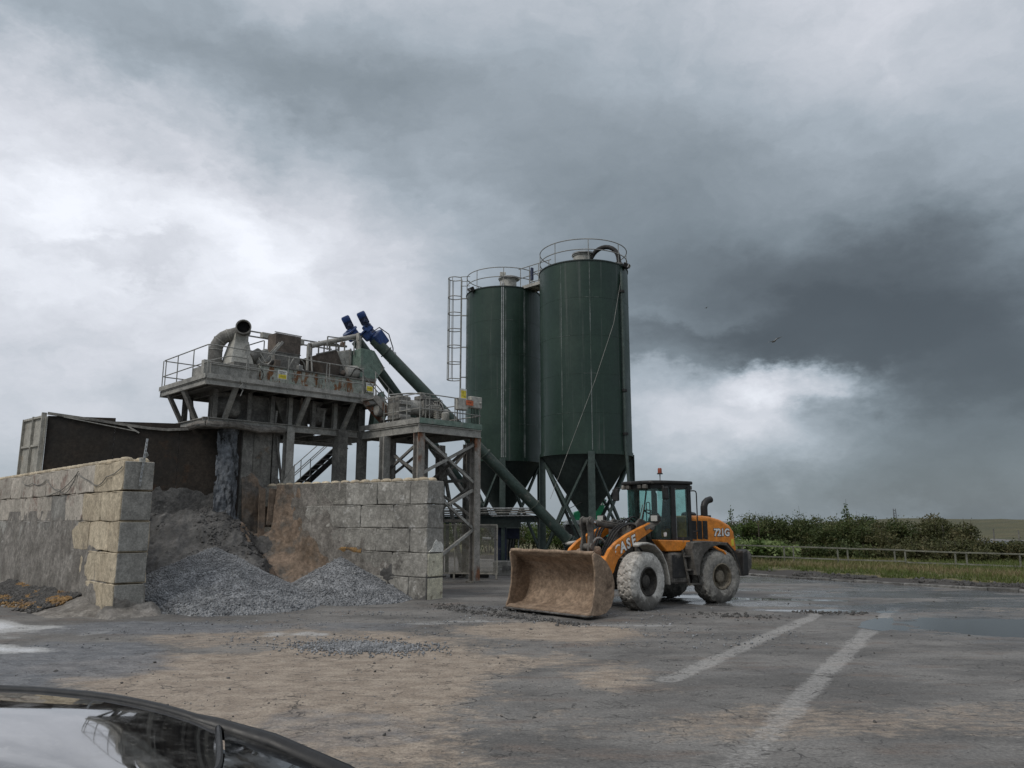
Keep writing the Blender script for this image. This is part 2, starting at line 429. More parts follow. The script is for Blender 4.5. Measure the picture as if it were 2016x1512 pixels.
# concrete blocks and mud
M_block = wmat('grey_concrete_block', (.215, .205, .185), (.31, .30, .275), .9, c3=(.14, .13, .115), s3=1.5, lo3=.56, hi3=.70, c4=(.42, .41, .385), s4=3.4, lo4=.64, hi4=.72, rough=.9, bump=.45, bs=22, rand=.16)
M_block_tan = wmat('buff_concrete_block', (.40, .335, .24), (.48, .41, .30), .8, c3=(.25, .215, .165), s3=1.7, lo3=.56, hi3=.68, c4=(.19, .16, .13), s4=3.2, lo4=.66, hi4=.72, st4=(1, 1, .6), rough=.9, bump=.3, bs=22, rand=.10)
M_block_pink = wmat('pale_concrete_block', (.34, .308, .262), (.43, .39, .335), .8, c3=(.235, .18, .15), s3=1.4, lo3=.54, hi3=.66, c4=(.15, .14, .125), s4=3.1, lo4=.64, hi4=.72, rough=.9, bump=.4, bs=22, rand=.10)
M_block_shade = wmat('smooth_shaded_end', (.245, .236, .212), (.30, .29, .262), .8, c3=(.17, .165, .15), s3=2.4, lo3=.58, hi3=.7, c4=(.36, .35, .33), s4=9, lo4=.69, hi4=.73, rough=.9, bump=.25, bs=30, rand=.06)  # end concrete with the shade of the turned side put into its grey
M_block_wall = wmat('weathered_concrete_block', (.225, .215, .192), (.318, .305, .275), 1.1, c3=(.40, .39, .365), s3=3.2, lo3=.57, hi3=.67, c4=(.12, .112, .10), s4=1.3, lo4=.57, hi4=.68, rough=.92, bump=.7, bs=16, bd=.02, rand=.10)
M_block_rough = wmat('roughcast_concrete_block', (.185, .176, .155), (.275, .262, .232), 1.6, c3=(.29, .27, .24), s3=5, lo3=.58, hi3=.68, rough=.95, bump=1.0, bs=14, bd=.04, rand=.08)
M_block_cream = wmat('cream_painted_block', (.52, .49, .37), (.60, .57, .45), 1.4, c3=(.26, .23, .17), s3=3.5, lo3=.56, hi3=.66, c4=(.15, .13, .10), s4=1.8, lo4=.62, hi4=.72, rough=.8, bump=.3)
M_lime = wmat('white_lime_patch', (.60, .59, .54), (.68, .67, .62), 3, rough=.85, bump=.3)
M_crust = wmat('dried_mud_crust', (.155, .142, .125), (.245, .228, .205), 1.3, c3=(.36, .345, .32), s3=2.6, lo3=.60, hi3=.70, st3=(1.4, 1.4, .55), c4=(.085, .078, .07), s4=3.0, lo4=.60, hi4=.70, st4=(1.3, 1.3, .6), rough=.95, bump=.9, bs=9, bd=.04)
M_brownmud = wmat('brown_mud', (.155, .115, .082), (.225, .168, .125), 1.2, c3=(.125, .112, .097), s3=1.3, lo3=.47, hi3=.62, c4=(.27, .235, .2), s4=2.8, lo4=.64, hi4=.74, rough=.92, bump=.8, bs=9, bd=.03)
M_greymud = wmat('grey_wet_fines', (.058, .057, .055), (.115, .112, .107), 1.0, c3=(.045, .044, .043), s3=2.2, lo3=.54, hi3=.66, c4=(.20, .195, .185), s4=1.7, lo4=.62, hi4=.72, rough=.8, bump=1.0, bs=7, bd=.05)
M_slurry = wmat('blue_grey_slurry', (.095, .103, .113), (.17, .18, .193), 1.6, c3=(.03, .032, .034), s3=3.2, lo3=.50, hi3=.62, st3=(1.6, 1.6, .45), c4=(.25, .26, .27), s4=3.5, lo4=.66, hi4=.74, st4=(1.2, 1.2, .4), rough=.8, bump=.9, bs=9, bd=.04)
M_backplate = wmat('stained_shaded_plate', (.020, .017, .014), (.036, .029, .023), .7, c3=(.070, .036, .018), s3=.8, lo3=.58, hi3=.78, c4=(.02, .018, .016), s4=1.1, lo4=.56, hi4=.7, st4=(1, 1, .5), rough=.9, bump=.3, bs=10)  # stained steel, base darkened to carry the shade of the enclosed bay
M_plate_lt = wmat('pale_ribbed_plate', (.31, .295, .255), (.375, .36, .315), 1.4, c3=(.24, .19, .13), s3=1.5, lo3=.58, hi3=.7, rough=.75, bump=.15)
M_pier = wmat('rough_concrete_pier', (.15, .145, .128), (.215, .205, .185), 1.5, c3=(.10, .094, .083), s3=2, lo3=.56, hi3=.68, c4=(.20, .145, .10), s4=1.2, lo4=.6, hi4=.72, rough=.95, bump=.9, bs=14, bd=.03)
M_gravel = wmat('crushed_grey_stone', (.15, .155, .16), (.24, .245, .25), 2.5, c3=(.32, .32, .315), s3=1.1, lo3=.58, hi3=.72, rough=.85, bump=.3, bs=30, rand=0, grain=.5)
M_gravel_or = wmat('amber_gravel', (.21, .125, .048), (.30, .185, .075), 6, c3=(.12, .10, .085), s3=3, lo3=.48, hi3=.60, rough=.85, bump=.3, grain=.5)
M_clod = wmat('dark_mud_clods', (.055, .053, .05), (.10, .096, .09), 4, rough=.85, bump=.4, grain=.4)
M_pebble = wmat('pale_loose_stone', (.19, .185, .175), (.30, .295, .28), 6, c3=(.12, .115, .11), s3=9, lo3=.5, hi3=.6, rough=.9, bump=.3, grain=.4)

# ------------------------------------------------------------------ plant frame: x = along the gantry (away to the right), y = away to the left
PL = fmat((-10.2, 25.0, 0), (1, 1))
W0 = Matrix()
def plw(a, b, z=0): return PL @ Vector((a, b, z))

# ------------------------------------------------------------------ ground of the yard
KP = Vector((10.1, 33.7, 0)); KD = Vector((.64, -.768, 0)).normalized(); KN = Vector((-KD.y, KD.x, 0))   # kerb line and its outward normal

PUD = [  # puddles: centre, half axes, direction, depth
    (12.4, 17.3, 3.2, 1.5, -.12, .075), (8.1, 20.6, 1.5, .30, -.1, .035), (7.6, 23.6, 2.2, .35, -.2, .04), (5.0, 24.6, 1.2, .4, 0, .03),
]
WATER_Z = -.022
def ground_h(x, y):
    h = .030 * fbm(x * .22, y * .22, 3, 3) + .022 * fbm(x * 1.1, y * 1.1, 11, 3) + .011 * fbm(x * 4.5, y * 4.5, 23, 3)
    for cx, cy, a, b, t, dp in PUD:
        dx, dy = x - cx, y - cy; u = dx * math.cos(t) + dy * math.sin(t); v = -dx * math.sin(t) + dy * math.cos(t)
        q = (u / a) ** 2 + (v / b) ** 2 + .55 * fbm(x * .9, y * 1.4, 41, 3)
        h = h - dp * np.exp(-np.maximum(q, 0) * .9)
    return h

TRACKS = [[(2.3, 11.8), (3.05, 12.9), (8.7, 21.4), (9.6, 22.6)], [(1.2, 6.4), (2.2, 7.9), (4.26, 11.4), (9.3, 19.7), (10.4, 21.4)]]
def build_ground():
    def axis(segs):
        out = [np.array([segs[0][0]], float)]
        for a, b, n in segs: out.append(np.linspace(a, b, n + 1)[1:])
        return np.concatenate(out)
    xs = axis([(-2500, -400, 6), (-400, -60, 12), (-60, -18, 60), (-18, 16, 300), (16, 30, 80), (30, 70, 40), (70, 400, 12), (400, 2500, 6)])
    ys = axis([(-800, -60, 6), (-60, 2, 26), (2, 26, 250), (26, 42, 100), (42, 80, 30), (80, 400, 12), (400, 3000, 8)])
    X, Y = np.meshgrid(xs, ys, indexing='ij')
    Z = ground_h(X, Y)
    near = sstep(90, 45, np.hypot(X, Y - 15)); Z = Z * near
    tr = np.zeros_like(X)
    for k, pl in enumerate(TRACKS):
        best = np.full_like(X, 9.); along = np.zeros_like(X)
        for (ax, ay), (bx_, by) in zip(pl, pl[1:]):
            L2 = (bx_ - ax) ** 2 + (by - ay) ** 2; t = np.clip(((X - ax) * (bx_ - ax) + (Y - ay) * (by - ay)) / L2, 0, 1)
            d = np.hypot(X - ax - t * (bx_ - ax), Y - ay - t * (by - ay)); best = np.minimum(best, d)
        fade = sstep(6.5, 11.5, Y) * sstep(22.5, 19.5, Y) * (1 if k else .85)
        tr = np.maximum(tr, sstep(.22, .11, best + .12 * fbm(X * 2.2, Y * 2.2, 61 + k, 3)) * (.3 + .7 * fade) * sstep(5.5, 8.0, Y))
        Z = Z - .014 * sstep(.36, .16, best)
    def blob(cx, cy, sx, sy, w=.5, sc=.45, seed=5, t=0.):
        dx, dy = X - cx, Y - cy; u = dx * math.cos(t) + dy * math.sin(t); v = -dx * math.sin(t) + dy * math.cos(t)
        return sstep(1.15, .45, np.hypot(u / sx, v / sy) + w * 2 * fbm(X * sc, Y * sc, seed, 4))
    tan = np.maximum.reduce([blob(-3.6, 11.6, 4.2, 4.4, .75, .55, 5) * .9, blob(-1.6, 12.6, 3.6, 2.8, .75, .6, 6) * .8, blob(.9, 16.6, 2.6, 2.0, .6, .5, 7) * .85,
                             blob(-1.6, 7.4, 2.8, 2.6, .6, .6, 8) * .55, blob(-4.8, 16.0, 2.6, 2.0, .6, .5, 9) * .6, blob(2.8, 9.3, 2.6, 1.0, .6, .6, 10) * .5,
                             blob(6.5, 9.4, 3.4, .9, .6, .5, 12) * .45, blob(12.5, 14.1, 4.0, .9, .5, .4, 13) * .55, blob(14.5, 20.6, 4.5, .8, .5, .4, 14) * .55])
    blue = np.maximum.reduce([blob(-7.6, 13.4, 2.6, 2.3, .5, .5, 15), blob(-7.9, 17.4, 3.2, 1.2, .5, .5, 16) * .8, blob(-3.6, 17.6, 3.0, .9, .6, .6, 17) * .55,
                              blob(1.8, 21.0, 4.0, 1.3, .6, .5, 18) * .5, blob(4.6, 12.6, 3.2, .5, .5, .5, 19, .25) * .35, blob(-7.0, 10.0, 3.2, 1.6, .6, .5, 20) * .45, blob(-1.9, 9.2, 1.3, .9, .9, 1.0, 30) * .48])
    white = np.maximum.reduce([blob(-4.15, 16.3, .9, .55, .8, 1.4, 21) * .62, blob(-.9, 18.3, 1.2, .25, .8, 1.4, 22) * .5, blob(-2.0, 18.0, .7, .22, .8, 1.4, 24) * .5, blob(2.7, 17.6, 1.5, .35, .8, .8, 25) * .45,
                               blob(-12.2, 17.4, 3.6, 1.5, .5, .6, 26, -.35) * 1.6, blob(-10.6, 14.6, 2.4, .7, .5, .7, 27, -.2) * 1.4])
    wet = np.zeros_like(X)
    for cx, cy, a, b, t, dp in PUD:
        dx, dy = X - cx, Y - cy; u = dx * math.cos(t) + dy * math.sin(t); v = -dx * math.sin(t) + dy * math.cos(t)
        wet = np.maximum(wet, np.exp(-(.45 * ((u / a) ** 2 + (v / b) ** 2) + .8 * fbm(X * .8, Y * .8, 51, 3))))
    wet = np.maximum(wet, sstep(17, 23, Y) * sstep(1.5, 4, X) * sstep(-.14, .06, fbm(X * .30, Y * .9, 53, 4)) * .95)
    wet = np.clip(np.maximum(wet, sstep(5, 12, X) * sstep(.02, .16, fbm(X * .22, Y * .6, 54, 4)) * .6), 0, 1)
    V = np.stack([X, Y, Z], -1).reshape(-1, 3)
    m, nt, b = nodes('yard_ground')
    def at(n):
        a = nt.nodes.new('ShaderNodeAttribute'); a.attribute_name = n; return a.outputs['Fac']
    def soft(v, sc=2.2, w=.38):
        n = mth(nt, 'SUBTRACT', nz(nt, sc, 6, .7, (1, 1.6, 1)), .5)
        gate = mth(nt, 'MULTIPLY', mrange(nt, v, 0, .25), mrange(nt, v, 1.6, .55))
        return mrange(nt, mth(nt, 'ADD', v, mth(nt, 'MULTIPLY', mth(nt, 'MULTIPLY', n, w * 2.4), gate)), .22, .78)
    big = nz(nt, .35, 6, .62, (1, 1.9, 1)); med = nz(nt, 2.4, 7, .68, (1, 1.5, 1)); fine = nz(nt, 26, 4, .75); fine2 = nz(nt, 90, 3, .7)
    col = mixc(nt, mrange(nt, big, .36, .64), (.098, .094, .088), (.185, .177, .164))
    col = mixc(nt, mrange(nt, nz(nt, .55, 5, .65, (1, 3.0, 1, .12)), .52, .70), col, (.145, .120, .102))
    col = mixc(nt, soft(at('tan'), 4.5, .62), col, mixc(nt, mrange(nt, med, .35, .65), (.225, .180, .138), (.335, .280, .222)))
    col = mixc(nt, mth(nt, 'MULTIPLY', soft(at('blue')), .85), col, mixc(nt, mrange(nt, med, .4, .6), (.105, .112, .122), (.17, .175, .182)))
    col = mixc(nt, mth(nt, 'MULTIPLY', soft(at('white'), 3.5), .85), col, mixc(nt, mrange(nt, at('white'), .9, 1.35), (.42, .42, .41), (.62, .63, .64)))
    col = mixc(nt, mth(nt, 'MULTIPLY', soft(at('track'), 14, 1.2), .48), col, (.38, .37, .35))
    col = mixc(nt, mrange(nt, nz(nt, 3.4, 7, .72, (1, 2.6, 1, .1)), .54, .66, 0, .62), col, (.075, .071, .066))
    col = mixc(nt, mrange(nt, nz(nt, 5.4, 7, .72, (1, 2.2, 1, -.1)), .58, .70, 0, .5), col, (.38, .355, .32))
    col = mixc(nt, mrange(nt, nz(nt, 13, 6, .75, (1, 1.8, 1)), .56, .68, 0, .5), col, (.09, .085, .078))
    # shrinkage cracks in the dried slurry, in patches
    geo = nt.nodes.new('ShaderNodeNewGeometry')
    wrp = nt.nodes.new('ShaderNodeVectorMath'); wrp.operation = 'ADD'
    nn = nt.nodes.new('ShaderNodeTexNoise'); nn.inputs['Scale'].default_value = 2.2; nn.inputs['Detail'].default_value = 5
    nt.links.new(geo.outputs['Position'], nn.inputs['Vector'])
    sc = nt.nodes.new('ShaderNodeVectorMath'); sc.operation = 'SCALE'; sc.inputs['Scale'].default_value = .9
    nt.links.new(nn.outputs['Color'], sc.inputs[0]); nt.links.new(geo.outputs['Position'], wrp.inputs[0]); nt.links.new(sc.outputs[0], wrp.inputs[1])
    mp = nt.nodes.new('ShaderNodeMapping'); mp.inputs['Scale'].default_value = (.9, 1.7, 1); mp.inputs['Rotation'].default_value = (0, 0, .15); nt.links.new(wrp.outputs[0], mp.inputs[0])
    vo = nt.nodes.new('ShaderNodeTexVoronoi'); vo.feature = 'DISTANCE_TO_EDGE'; vo.inputs['Scale'].default_value = 1.0; nt.links.new(mp.outputs[0], vo.inputs['Vector'])
    ck = mth(nt, 'MULTIPLY', mrange(nt, vo.outputs['Distance'], .004, .020, 1, 0), mrange(nt, nz(nt, 1.3, 5, .7), .50, .60))
    vo2 = nt.nodes.new('ShaderNodeTexVoronoi'); vo2.feature = 'DISTANCE_TO_EDGE'; vo2.inputs['Scale'].default_value = 3.1; nt.links.new(mp.outputs[0], vo2.inputs['Vector'])
    ck2 = mth(nt, 'MULTIPLY', mrange(nt, vo2.outputs['Distance'], .01, .05, 1, 0), mrange(nt, nz(nt, 1.9, 5, .7), .51, .60))
    crack = mth(nt, 'MAXIMUM', ck, mth(nt, 'MULTIPLY', ck2, .7))
    col = mixc(nt, mth(nt, 'MULTIPLY', crack, .85), col, (.035, .033, .030))
    gv = mrange(nt, fine, .3, .7, .72, 1.28); cc = nt.nodes.new('ShaderNodeCombineXYZ')
    for i in range(3): nt.links.new(gv, cc.inputs[i])
    col = mixc(nt, 1.0, col, cc.outputs[0], 'MULTIPLY')
    ws = soft(at('wet'), 1.6, .5)
    dk = mixc(nt, 1.0, col, (.60, .62, .66), 'MULTIPLY')
    col = mixc(nt, ws, col, dk)
    nt.links.new(col, b.inputs['Base Color'])
    rg = mrange(nt, ws, 0, 1, .74, .17)
    rg = mth(nt, 'ADD', rg, mrange(nt, med, .3, .7, -.08, .12))
    nt.links.new(rg, b.inputs['Roughness'])
    b.inputs['Specular IOR Level'].default_value = .42
    hgt = mth(nt, 'ADD', mth(nt, 'MULTIPLY', nz(nt, 7, 7, .7, (1, 1.4, 1)), 1.0), mth(nt, 'MULTIPLY', fine, .35))
    hgt = mth(nt, 'SUBTRACT', hgt, mth(nt, 'MULTIPLY', crack, .5))
    bn = bumpn(nt, b, hgt, .75, .03); nt.links.new(mrange(nt, ws, 0, 1, .75, .14), bn.inputs['Strength'])
    np_mesh('ground', V, grid_faces(len(xs), len(ys)), m, kind='structure', smooth=True,
            attrs={'tan': tan, 'blue': blue, 'white': white, 'wet': wet, 'track': tr})
build_ground()

def build_puddles():
    m, nt, b = nodes('puddle_water')
    b.inputs['Base Color'].default_value = (.055, .055, .053, 1); b.inputs['Roughness'].default_value = .05; b.inputs['IOR'].default_value = 1.33
    bumpn(nt, b, nz(nt, 9, 3, .5, (1, 2, 1)), .03, .01)
    for i, (cx, cy, a, bb, t, dp) in enumerate(PUD):
        n = 40
        vs = [(cx + a * 1.5 * math.cos(t) * math.cos(k) - bb * 1.5 * math.sin(t) * math.sin(k), cy + a * 1.5 * math.sin(t) * math.cos(k) + bb * 1.5 * math.cos(t) * math.sin(k), WATER_Z + .0012 * i)
              for k in [2 * math.pi * j / n for j in range(n)]]
        MB().add(vs, [tuple(range(n))]).build('puddle', m, kind='structure')
build_puddles()

# ------------------------------------------------------------------ verge, kerb, bank behind the yard
def build_verge():
    ss = np.linspace(-60, 60, 260); ts = np.array([0, .12, .3, .5, .8, 1.1, 1.5, 2, 2.6, 3.4, 4.5, 6, 8, 11, 15, 20, 30, 45, 70])
    S, T = np.meshgrid(ss, ts, indexing='ij')
    X = KP.x + KD.x * S + KN.x * T; Y = KP.y + KD.y * S + KN.y * T
    prof = np.interp(T, [0, .25, .9, 1.6, 3, 6, 12, 30, 70], [-.05, .05, .14, .20, .26, .30, .3, .2, -.3])
    Z = prof + .10 * fbm(X * .9, Y * .9, 71, 4) * sstep(0, .6, T) + .05 * fbm(X * 3, Y * 3, 72, 3) * sstep(0, .3, T)
    X = X + .25 * fbm(S * .5, T * 0, 73, 3) * KN.x; Y = Y + .25 * fbm(S * .5, T * 0, 73, 3) * KN.y
    mud = sstep(1.7, .8, T + 1.2 * fbm(X * .8, Y * .8, 74, 3))
    m, nt, b = nodes('verge_soil')
    a = nt.nodes.new('ShaderNodeAttribute'); a.attribute_name = 'mud'
    c = mixc(nt, mrange(nt, nz(nt, 1.2, 6, .7), .4, .6), (.075, .082, .032), (.15, .125, .06))
    c = mixc(nt, mrange(nt, mth(nt, 'ADD', a.outputs['Fac'], mth(nt, 'SUBTRACT', nz(nt, 3, 5, .7), .5)), .3, .6), c, (.052, .047, .042))
    nt.links.new(c, b.inputs['Base Color']); b.inputs['Roughness'].default_value = .95
    bumpn(nt, b, nz(nt, 12, 6, .7), .9, .05)
    np_mesh('verge', np.stack([X, Y, Z], -1).reshape(-1, 3), grid_faces(len(ss), len(ts)), m, kind='structure', smooth=True, attrs={'mud': mud})
    def vz(s, t):
        x = KP.x + KD.x * s + KN.x * t; y = KP.y + KD.y * s + KN.y * t
        return float(np.interp(t, [0, .25, .9, 1.6, 3, 6, 12, 30], [-.05, .05, .14, .20, .26, .30, .3, .2]) + .10 * fbm(x * .9, y * .9, 71, 4))
    return vz
verge_z = build_verge()
def vp(s, t, z=0.): 
    p = KP + KD * s + KN * t; return (p.x, p.y, z)

def build_kerb():
    k = thing('kerb', None, None, vp(0, 0)); k['kind'] = 'structure'
    M_kerb = wmat('kerb_stone', (.10, .098, .092), (.19, .185, .175), 2.5, c3=(.30, .29, .27), s3=1.2, lo3=.6, hi3=.7, rough=.9, bump=.4, rand=.25)
    s = -3.5
    while s < 16:
        L = .92; p = Vector(vp(s, -.10 + .03 * rng.standard_normal())); q = Vector(vp(s + L - .03, -.10 + .03 * rng.standard_normal()))
        z = .0 + .015 * rng.standard_normal()
        br('kerb_stone', M_kerb, k, p + Vector((0, 0, z)), q + Vector((0, 0, z)), .15, .17, bevel=.02); s += L
build_kerb()

def blades(name, pts, hts, cols, mat, width=.012, lean=.5, parent=None, kind='stuff'):
    n = len(pts); ang = rng.uniform(0, 2 * math.pi, n); la = rng.uniform(0, 2 * math.pi, n)
    dx = np.cos(ang) * width * rng.uniform(.6, 1.6, n); dy = np.sin(ang) * width
    ln = lean * hts * rng.uniform(.1, 1, n)
    tip = pts + np.stack([np.cos(la) * ln, np.sin(la) * ln, hts], 1)
    mid = pts + np.stack([np.cos(la) * ln * .35, np.sin(la) * ln * .35, hts * .6], 1)
    o = np.stack([dx, dy, np.zeros(n)], 1)
    V = np.stack([pts - o, pts + o, mid + o * .8, mid - o * .8, tip + o * .12, tip - o * .12], 1).reshape(-1, 3)
    base = np.arange(n)[:, None] * 6
    F = np.concatenate([base + np.array([[0, 1, 2, 3]]), base + np.array([[3, 2, 4, 5]])])
    return np_mesh(name, V, F, mat, parent, kind, attrs={'tone': np.repeat(cols, 6)})

def leafmat(name, stops, rough=.6, trans=.25):
    m, nt, b = nodes(name)
    a = nt.nodes.new('ShaderNodeAttribute'); a.attribute_name = 'tone'
    r = nt.nodes.new('ShaderNodeValToRGB'); nt.links.new(a.outputs['Fac'], r.inputs[0])
    e = r.color_ramp.elements
    e[0].position, e[0].color = stops[0][0], (*stops[0][1], 1); e[1].position, e[1].color = stops[-1][0], (*stops[-1][1], 1)
    for p, c in stops[1:-1]: x = e.new(p); x.color = (*c, 1)
    nt.links.new(r.outputs[0], b.inputs['Base Color']); b.inputs['Roughness'].default_value = rough; b.inputs['Specular IOR Level'].default_value = .25
    tl = nt.nodes.new('ShaderNodeBsdfTranslucent'); nt.links.new(r.outputs[0], tl.inputs['Color'])
    mx = nt.nodes.new('ShaderNodeMixShader'); mx.inputs[0].default_value = trans
    nt.links.new(b.outputs[0], mx.inputs[1]); nt.links.new(tl.outputs[0], mx.inputs[2]); nt.links.new(mx.outputs[0], nt.nodes['Material Output'].inputs['Surface'])
    return m

M_grass = leafmat('verge_grass', [(0, (.25, .205, .115)), (.35, (.19, .175, .08)), (.6, (.14, .155, .05)), (1, (.095, .125, .036))])
def build_grass():
    n = 52000
    s = rng.uniform(-14, 24, n); t = 1.0 + 13 * rng.uniform(0, 1, n) ** 1.7
    x = KP.x + KD.x * s + KN.x * t; y = KP.y + KD.y * s + KN.y * t
    keep = (fbm(x * 1.1, y * 1.1, 81, 3) + .12 * sstep(1, 2.5, t) > -.10 + .16 * sstep(1.6, .9, t)); s, t, x, y = s[keep], t[keep], x[keep], y[keep]
    z = np.interp(t, [0, .25, .9, 1.6, 3, 6, 12, 30], [-.05, .05, .14, .20, .26, .30, .3, .2]) + .10 * fbm(x * .9, y * .9, 71, 4) - .02
    dry = np.clip(sstep(-.10, .16, fbm(x * .35, y * .35, 82, 3)) * .55 + .55 * np.exp(-((t - 3.9 + 2 * fbm(s * .2, s * 0, 83, 2)) / .8) ** 2) - .35 * sstep(3.2, 2.2, t), 0, 1)
    tone = np.clip(1 - dry * .9 + rng.normal(0, .16, len(x)), 0, 1)
    h = (.09 + .14 * rng.random(len(x)) + .14 * dry * rng.random(len(x))) * (.55 + .45 * sstep(1.0, 2.6, t))
    blades('grass', np.stack([x, y, z], 1), h, tone, M_grass, .016, .7)
build_grass()

def build_bank():
    xs = np.linspace(18, 260, 80); ys = np.linspace(46, 200, 50)
    X, Y = np.meshgrid(xs, ys, indexing='ij')
    Z = -.3 + (2.9 * sstep(52, 110, Y)) * sstep(52, 100, X) + 1.2 * fbm(X * .05, Y * .05, 91, 4) * sstep(50, 80, Y)
    Z = np.where(Y < 50, -.4, Z)
    m = wmat('bank_turf', (.062, .062, .030), (.10, .09, .048), .12, c3=(.085, .065, .045), s3=.3, lo3=.55, hi3=.7, c4=(.05, .06, .026), s4=1.2, lo4=.5, hi4=.65, rough=.95, bump=.5, bs=3, bd=.2)
    np_mesh('hill', np.stack([X, Y, Z], -1).reshape(-1, 3), grid_faces(80, 50), m, kind='structure', smooth=True)
build_bank()

# ------------------------------------------------------------------ rail fence along the verge
def build_fence():
    A = Vector((3.2, 42.3, 0)); B = Vector((24.0, 31.4, 0))
    m = wmat('weathered_rail', (.14, .14, .115), (.20, .20, .165), 2, c3=(.14, .15, .11), s3=3, lo3=.55, hi3=.7, rough=.85, bump=.2)
    f = thing('rail_fence', 'long grey two rail fence on the grass verge in front of the scrub', 'fence', A)
    d = (B - A); L = d.length; u = d / L
    top = lambda s: 1.30 - .45 * s / L
    spots = []
    s = 1.6
    while s < L - .4:
        spots += [s, s + .42]; s += 2.36
    for s in spots:
        p = A + u * s
        br('post', m, f, p + Vector((0, 0, -.1)), p + Vector((0, 0, top(s) + .02)), .055, .055)
    for k in range(0, len(spots) - 1, 2):
        s0 = spots[k - 1] if k else 0; s1 = spots[k + 1]
        for dz in (0, -.50):
            w = .012 * rng.standard_normal(2)
            br('rail', m, f, A + u * s0 + Vector((0, -.03, top(s0) + dz + w[0])), A + u * s1 + Vector((0, -.03, top(s1) + dz + w[1])), .045, .06)
build_fence()

# ------------------------------------------------------------------ scrub behind the fence
M_bush = leafmat('scrub_leaves', [(0, (.038, .055, .017)), (.5, (.070, .092, .031)), (.8, (.108, .118, .045)), (1, (.14, .125, .06))])
M_bush_br = leafmat('brown_scrub_leaves', [(0, (.048, .056, .021)), (.5, (.085, .090, .037)), (1, (.14, .122, .06))])
M_bush_lt = leafmat('bright_leaves', [(0, (.05, .085, .02)), (.6, (.085, .13, .032)), (1, (.13, .16, .06))])
M_pale_lf = leafmat('pale_broad_leaves', [(0, (.11, .165, .05)), (.5, (.20, .27, .095)), (1, (.32, .38, .17))])
M_twig = wmat('brown_twigs', (.05, .04, .03), (.09, .075, .055), 6, rough=.9, bump=.2)

def leaf_cloud(name, cs, n, size, mat, root, flat=0., upl=.0):
    # leaves set round several clump centres (x, y, z, rx, rz)
    cs = np.array(cs); w_ = cs[:, 3] * np.sqrt(cs[:, 3] * cs[:, 4]); k = rng.choice(len(cs), n, p=w_ / w_.sum()); d = rng.normal(size=(n, 3)); d /= np.linalg.norm(d, axis=1)[:, None]
    r = rng.uniform(.30, 1.0, n) ** .6 * (1 + .30 * np.abs(rng.normal(size=n)) * (rng.random(n) < .30))
    P = cs[k, :3] + d * r[:, None] * cs[k][:, [3, 3, 4]]
    a = rng.normal(size=(n, 3)); a[:, 2] *= (1 - flat); a /= np.linalg.norm(a, axis=1)[:, None]
    b = np.cross(a, rng.normal(size=(n, 3))); b /= np.linalg.norm(b, axis=1)[:, None]
    s = size * rng.uniform(.6, 1.5, n)[:, None]
    V = np.stack([P - a * s, P - b * s * .55 + a * s * .1, P + a * s, P + b * s * .55 + a * s * .1], 1)
    V = V.reshape(-1, 3); F = np.arange(len(V)).reshape(-1, 4)
    w = np.array(WM[root].translation); tone = np.clip(rng.normal(.45, .22, len(cs))[k] + rng.normal(0, .16, n), 0, 1)
    return np_mesh(name, V - w, F, mat, root, attrs={'tone': np.repeat(tone, 4)})

def bush(x, y, h, w, label, mat, group=None, n=1500, cat='bush', leaf=.060, name='scrub_bush', spiky=False, z0=.15):
    r = thing(name, label, cat, (x, y, z0), group)
    cs = []; n = int(n * 1.55); leaf = min(leaf, .062)
    m = 18 if not spiky else 9
    for i in range(m):
        q = rng.random()
        if spiky:
            zz = z0 + h * (.10 + .86 * i / (m - 1)); px = x + rng.normal(0, .12 * w); py = y + rng.normal(0, .12 * w); rr = w * (.50 - .40 * i / m) * rng.uniform(.75, 1.25)
        else:
            a = rng.uniform(0, 6.28); rad = w * math.sqrt(rng.random()) * .8
            px, py = x + rad * math.cos(a), y + rad * math.sin(a); zz = z0 + h * (.22 + .62 * rng.random() * (1 - .35 * rad / w)); rr = w * rng.uniform(.16, .46)
        cs.append((px, py, zz, rr, rr * .8 if not spiky else max(rr * 1.5, .13 * h)))
    leaf_cloud('foliage', cs, n, leaf, mat, r)
    for i, c in enumerate(cs[:9]):
        top = Vector((c[0], c[1], c[2] + c[4] * (1.0 if not spiky else .5) + .25 * h * rng.random() * .6))
        tb('stem', M_twig, r, [Vector((x + .2 * (c[0] - x), y + .2 * (c[1] - y), z0 - .15)), Vector((x, y, z0)).lerp(Vector(c[:3]), .6), top], [.03, .02, .006], 5)
    return r

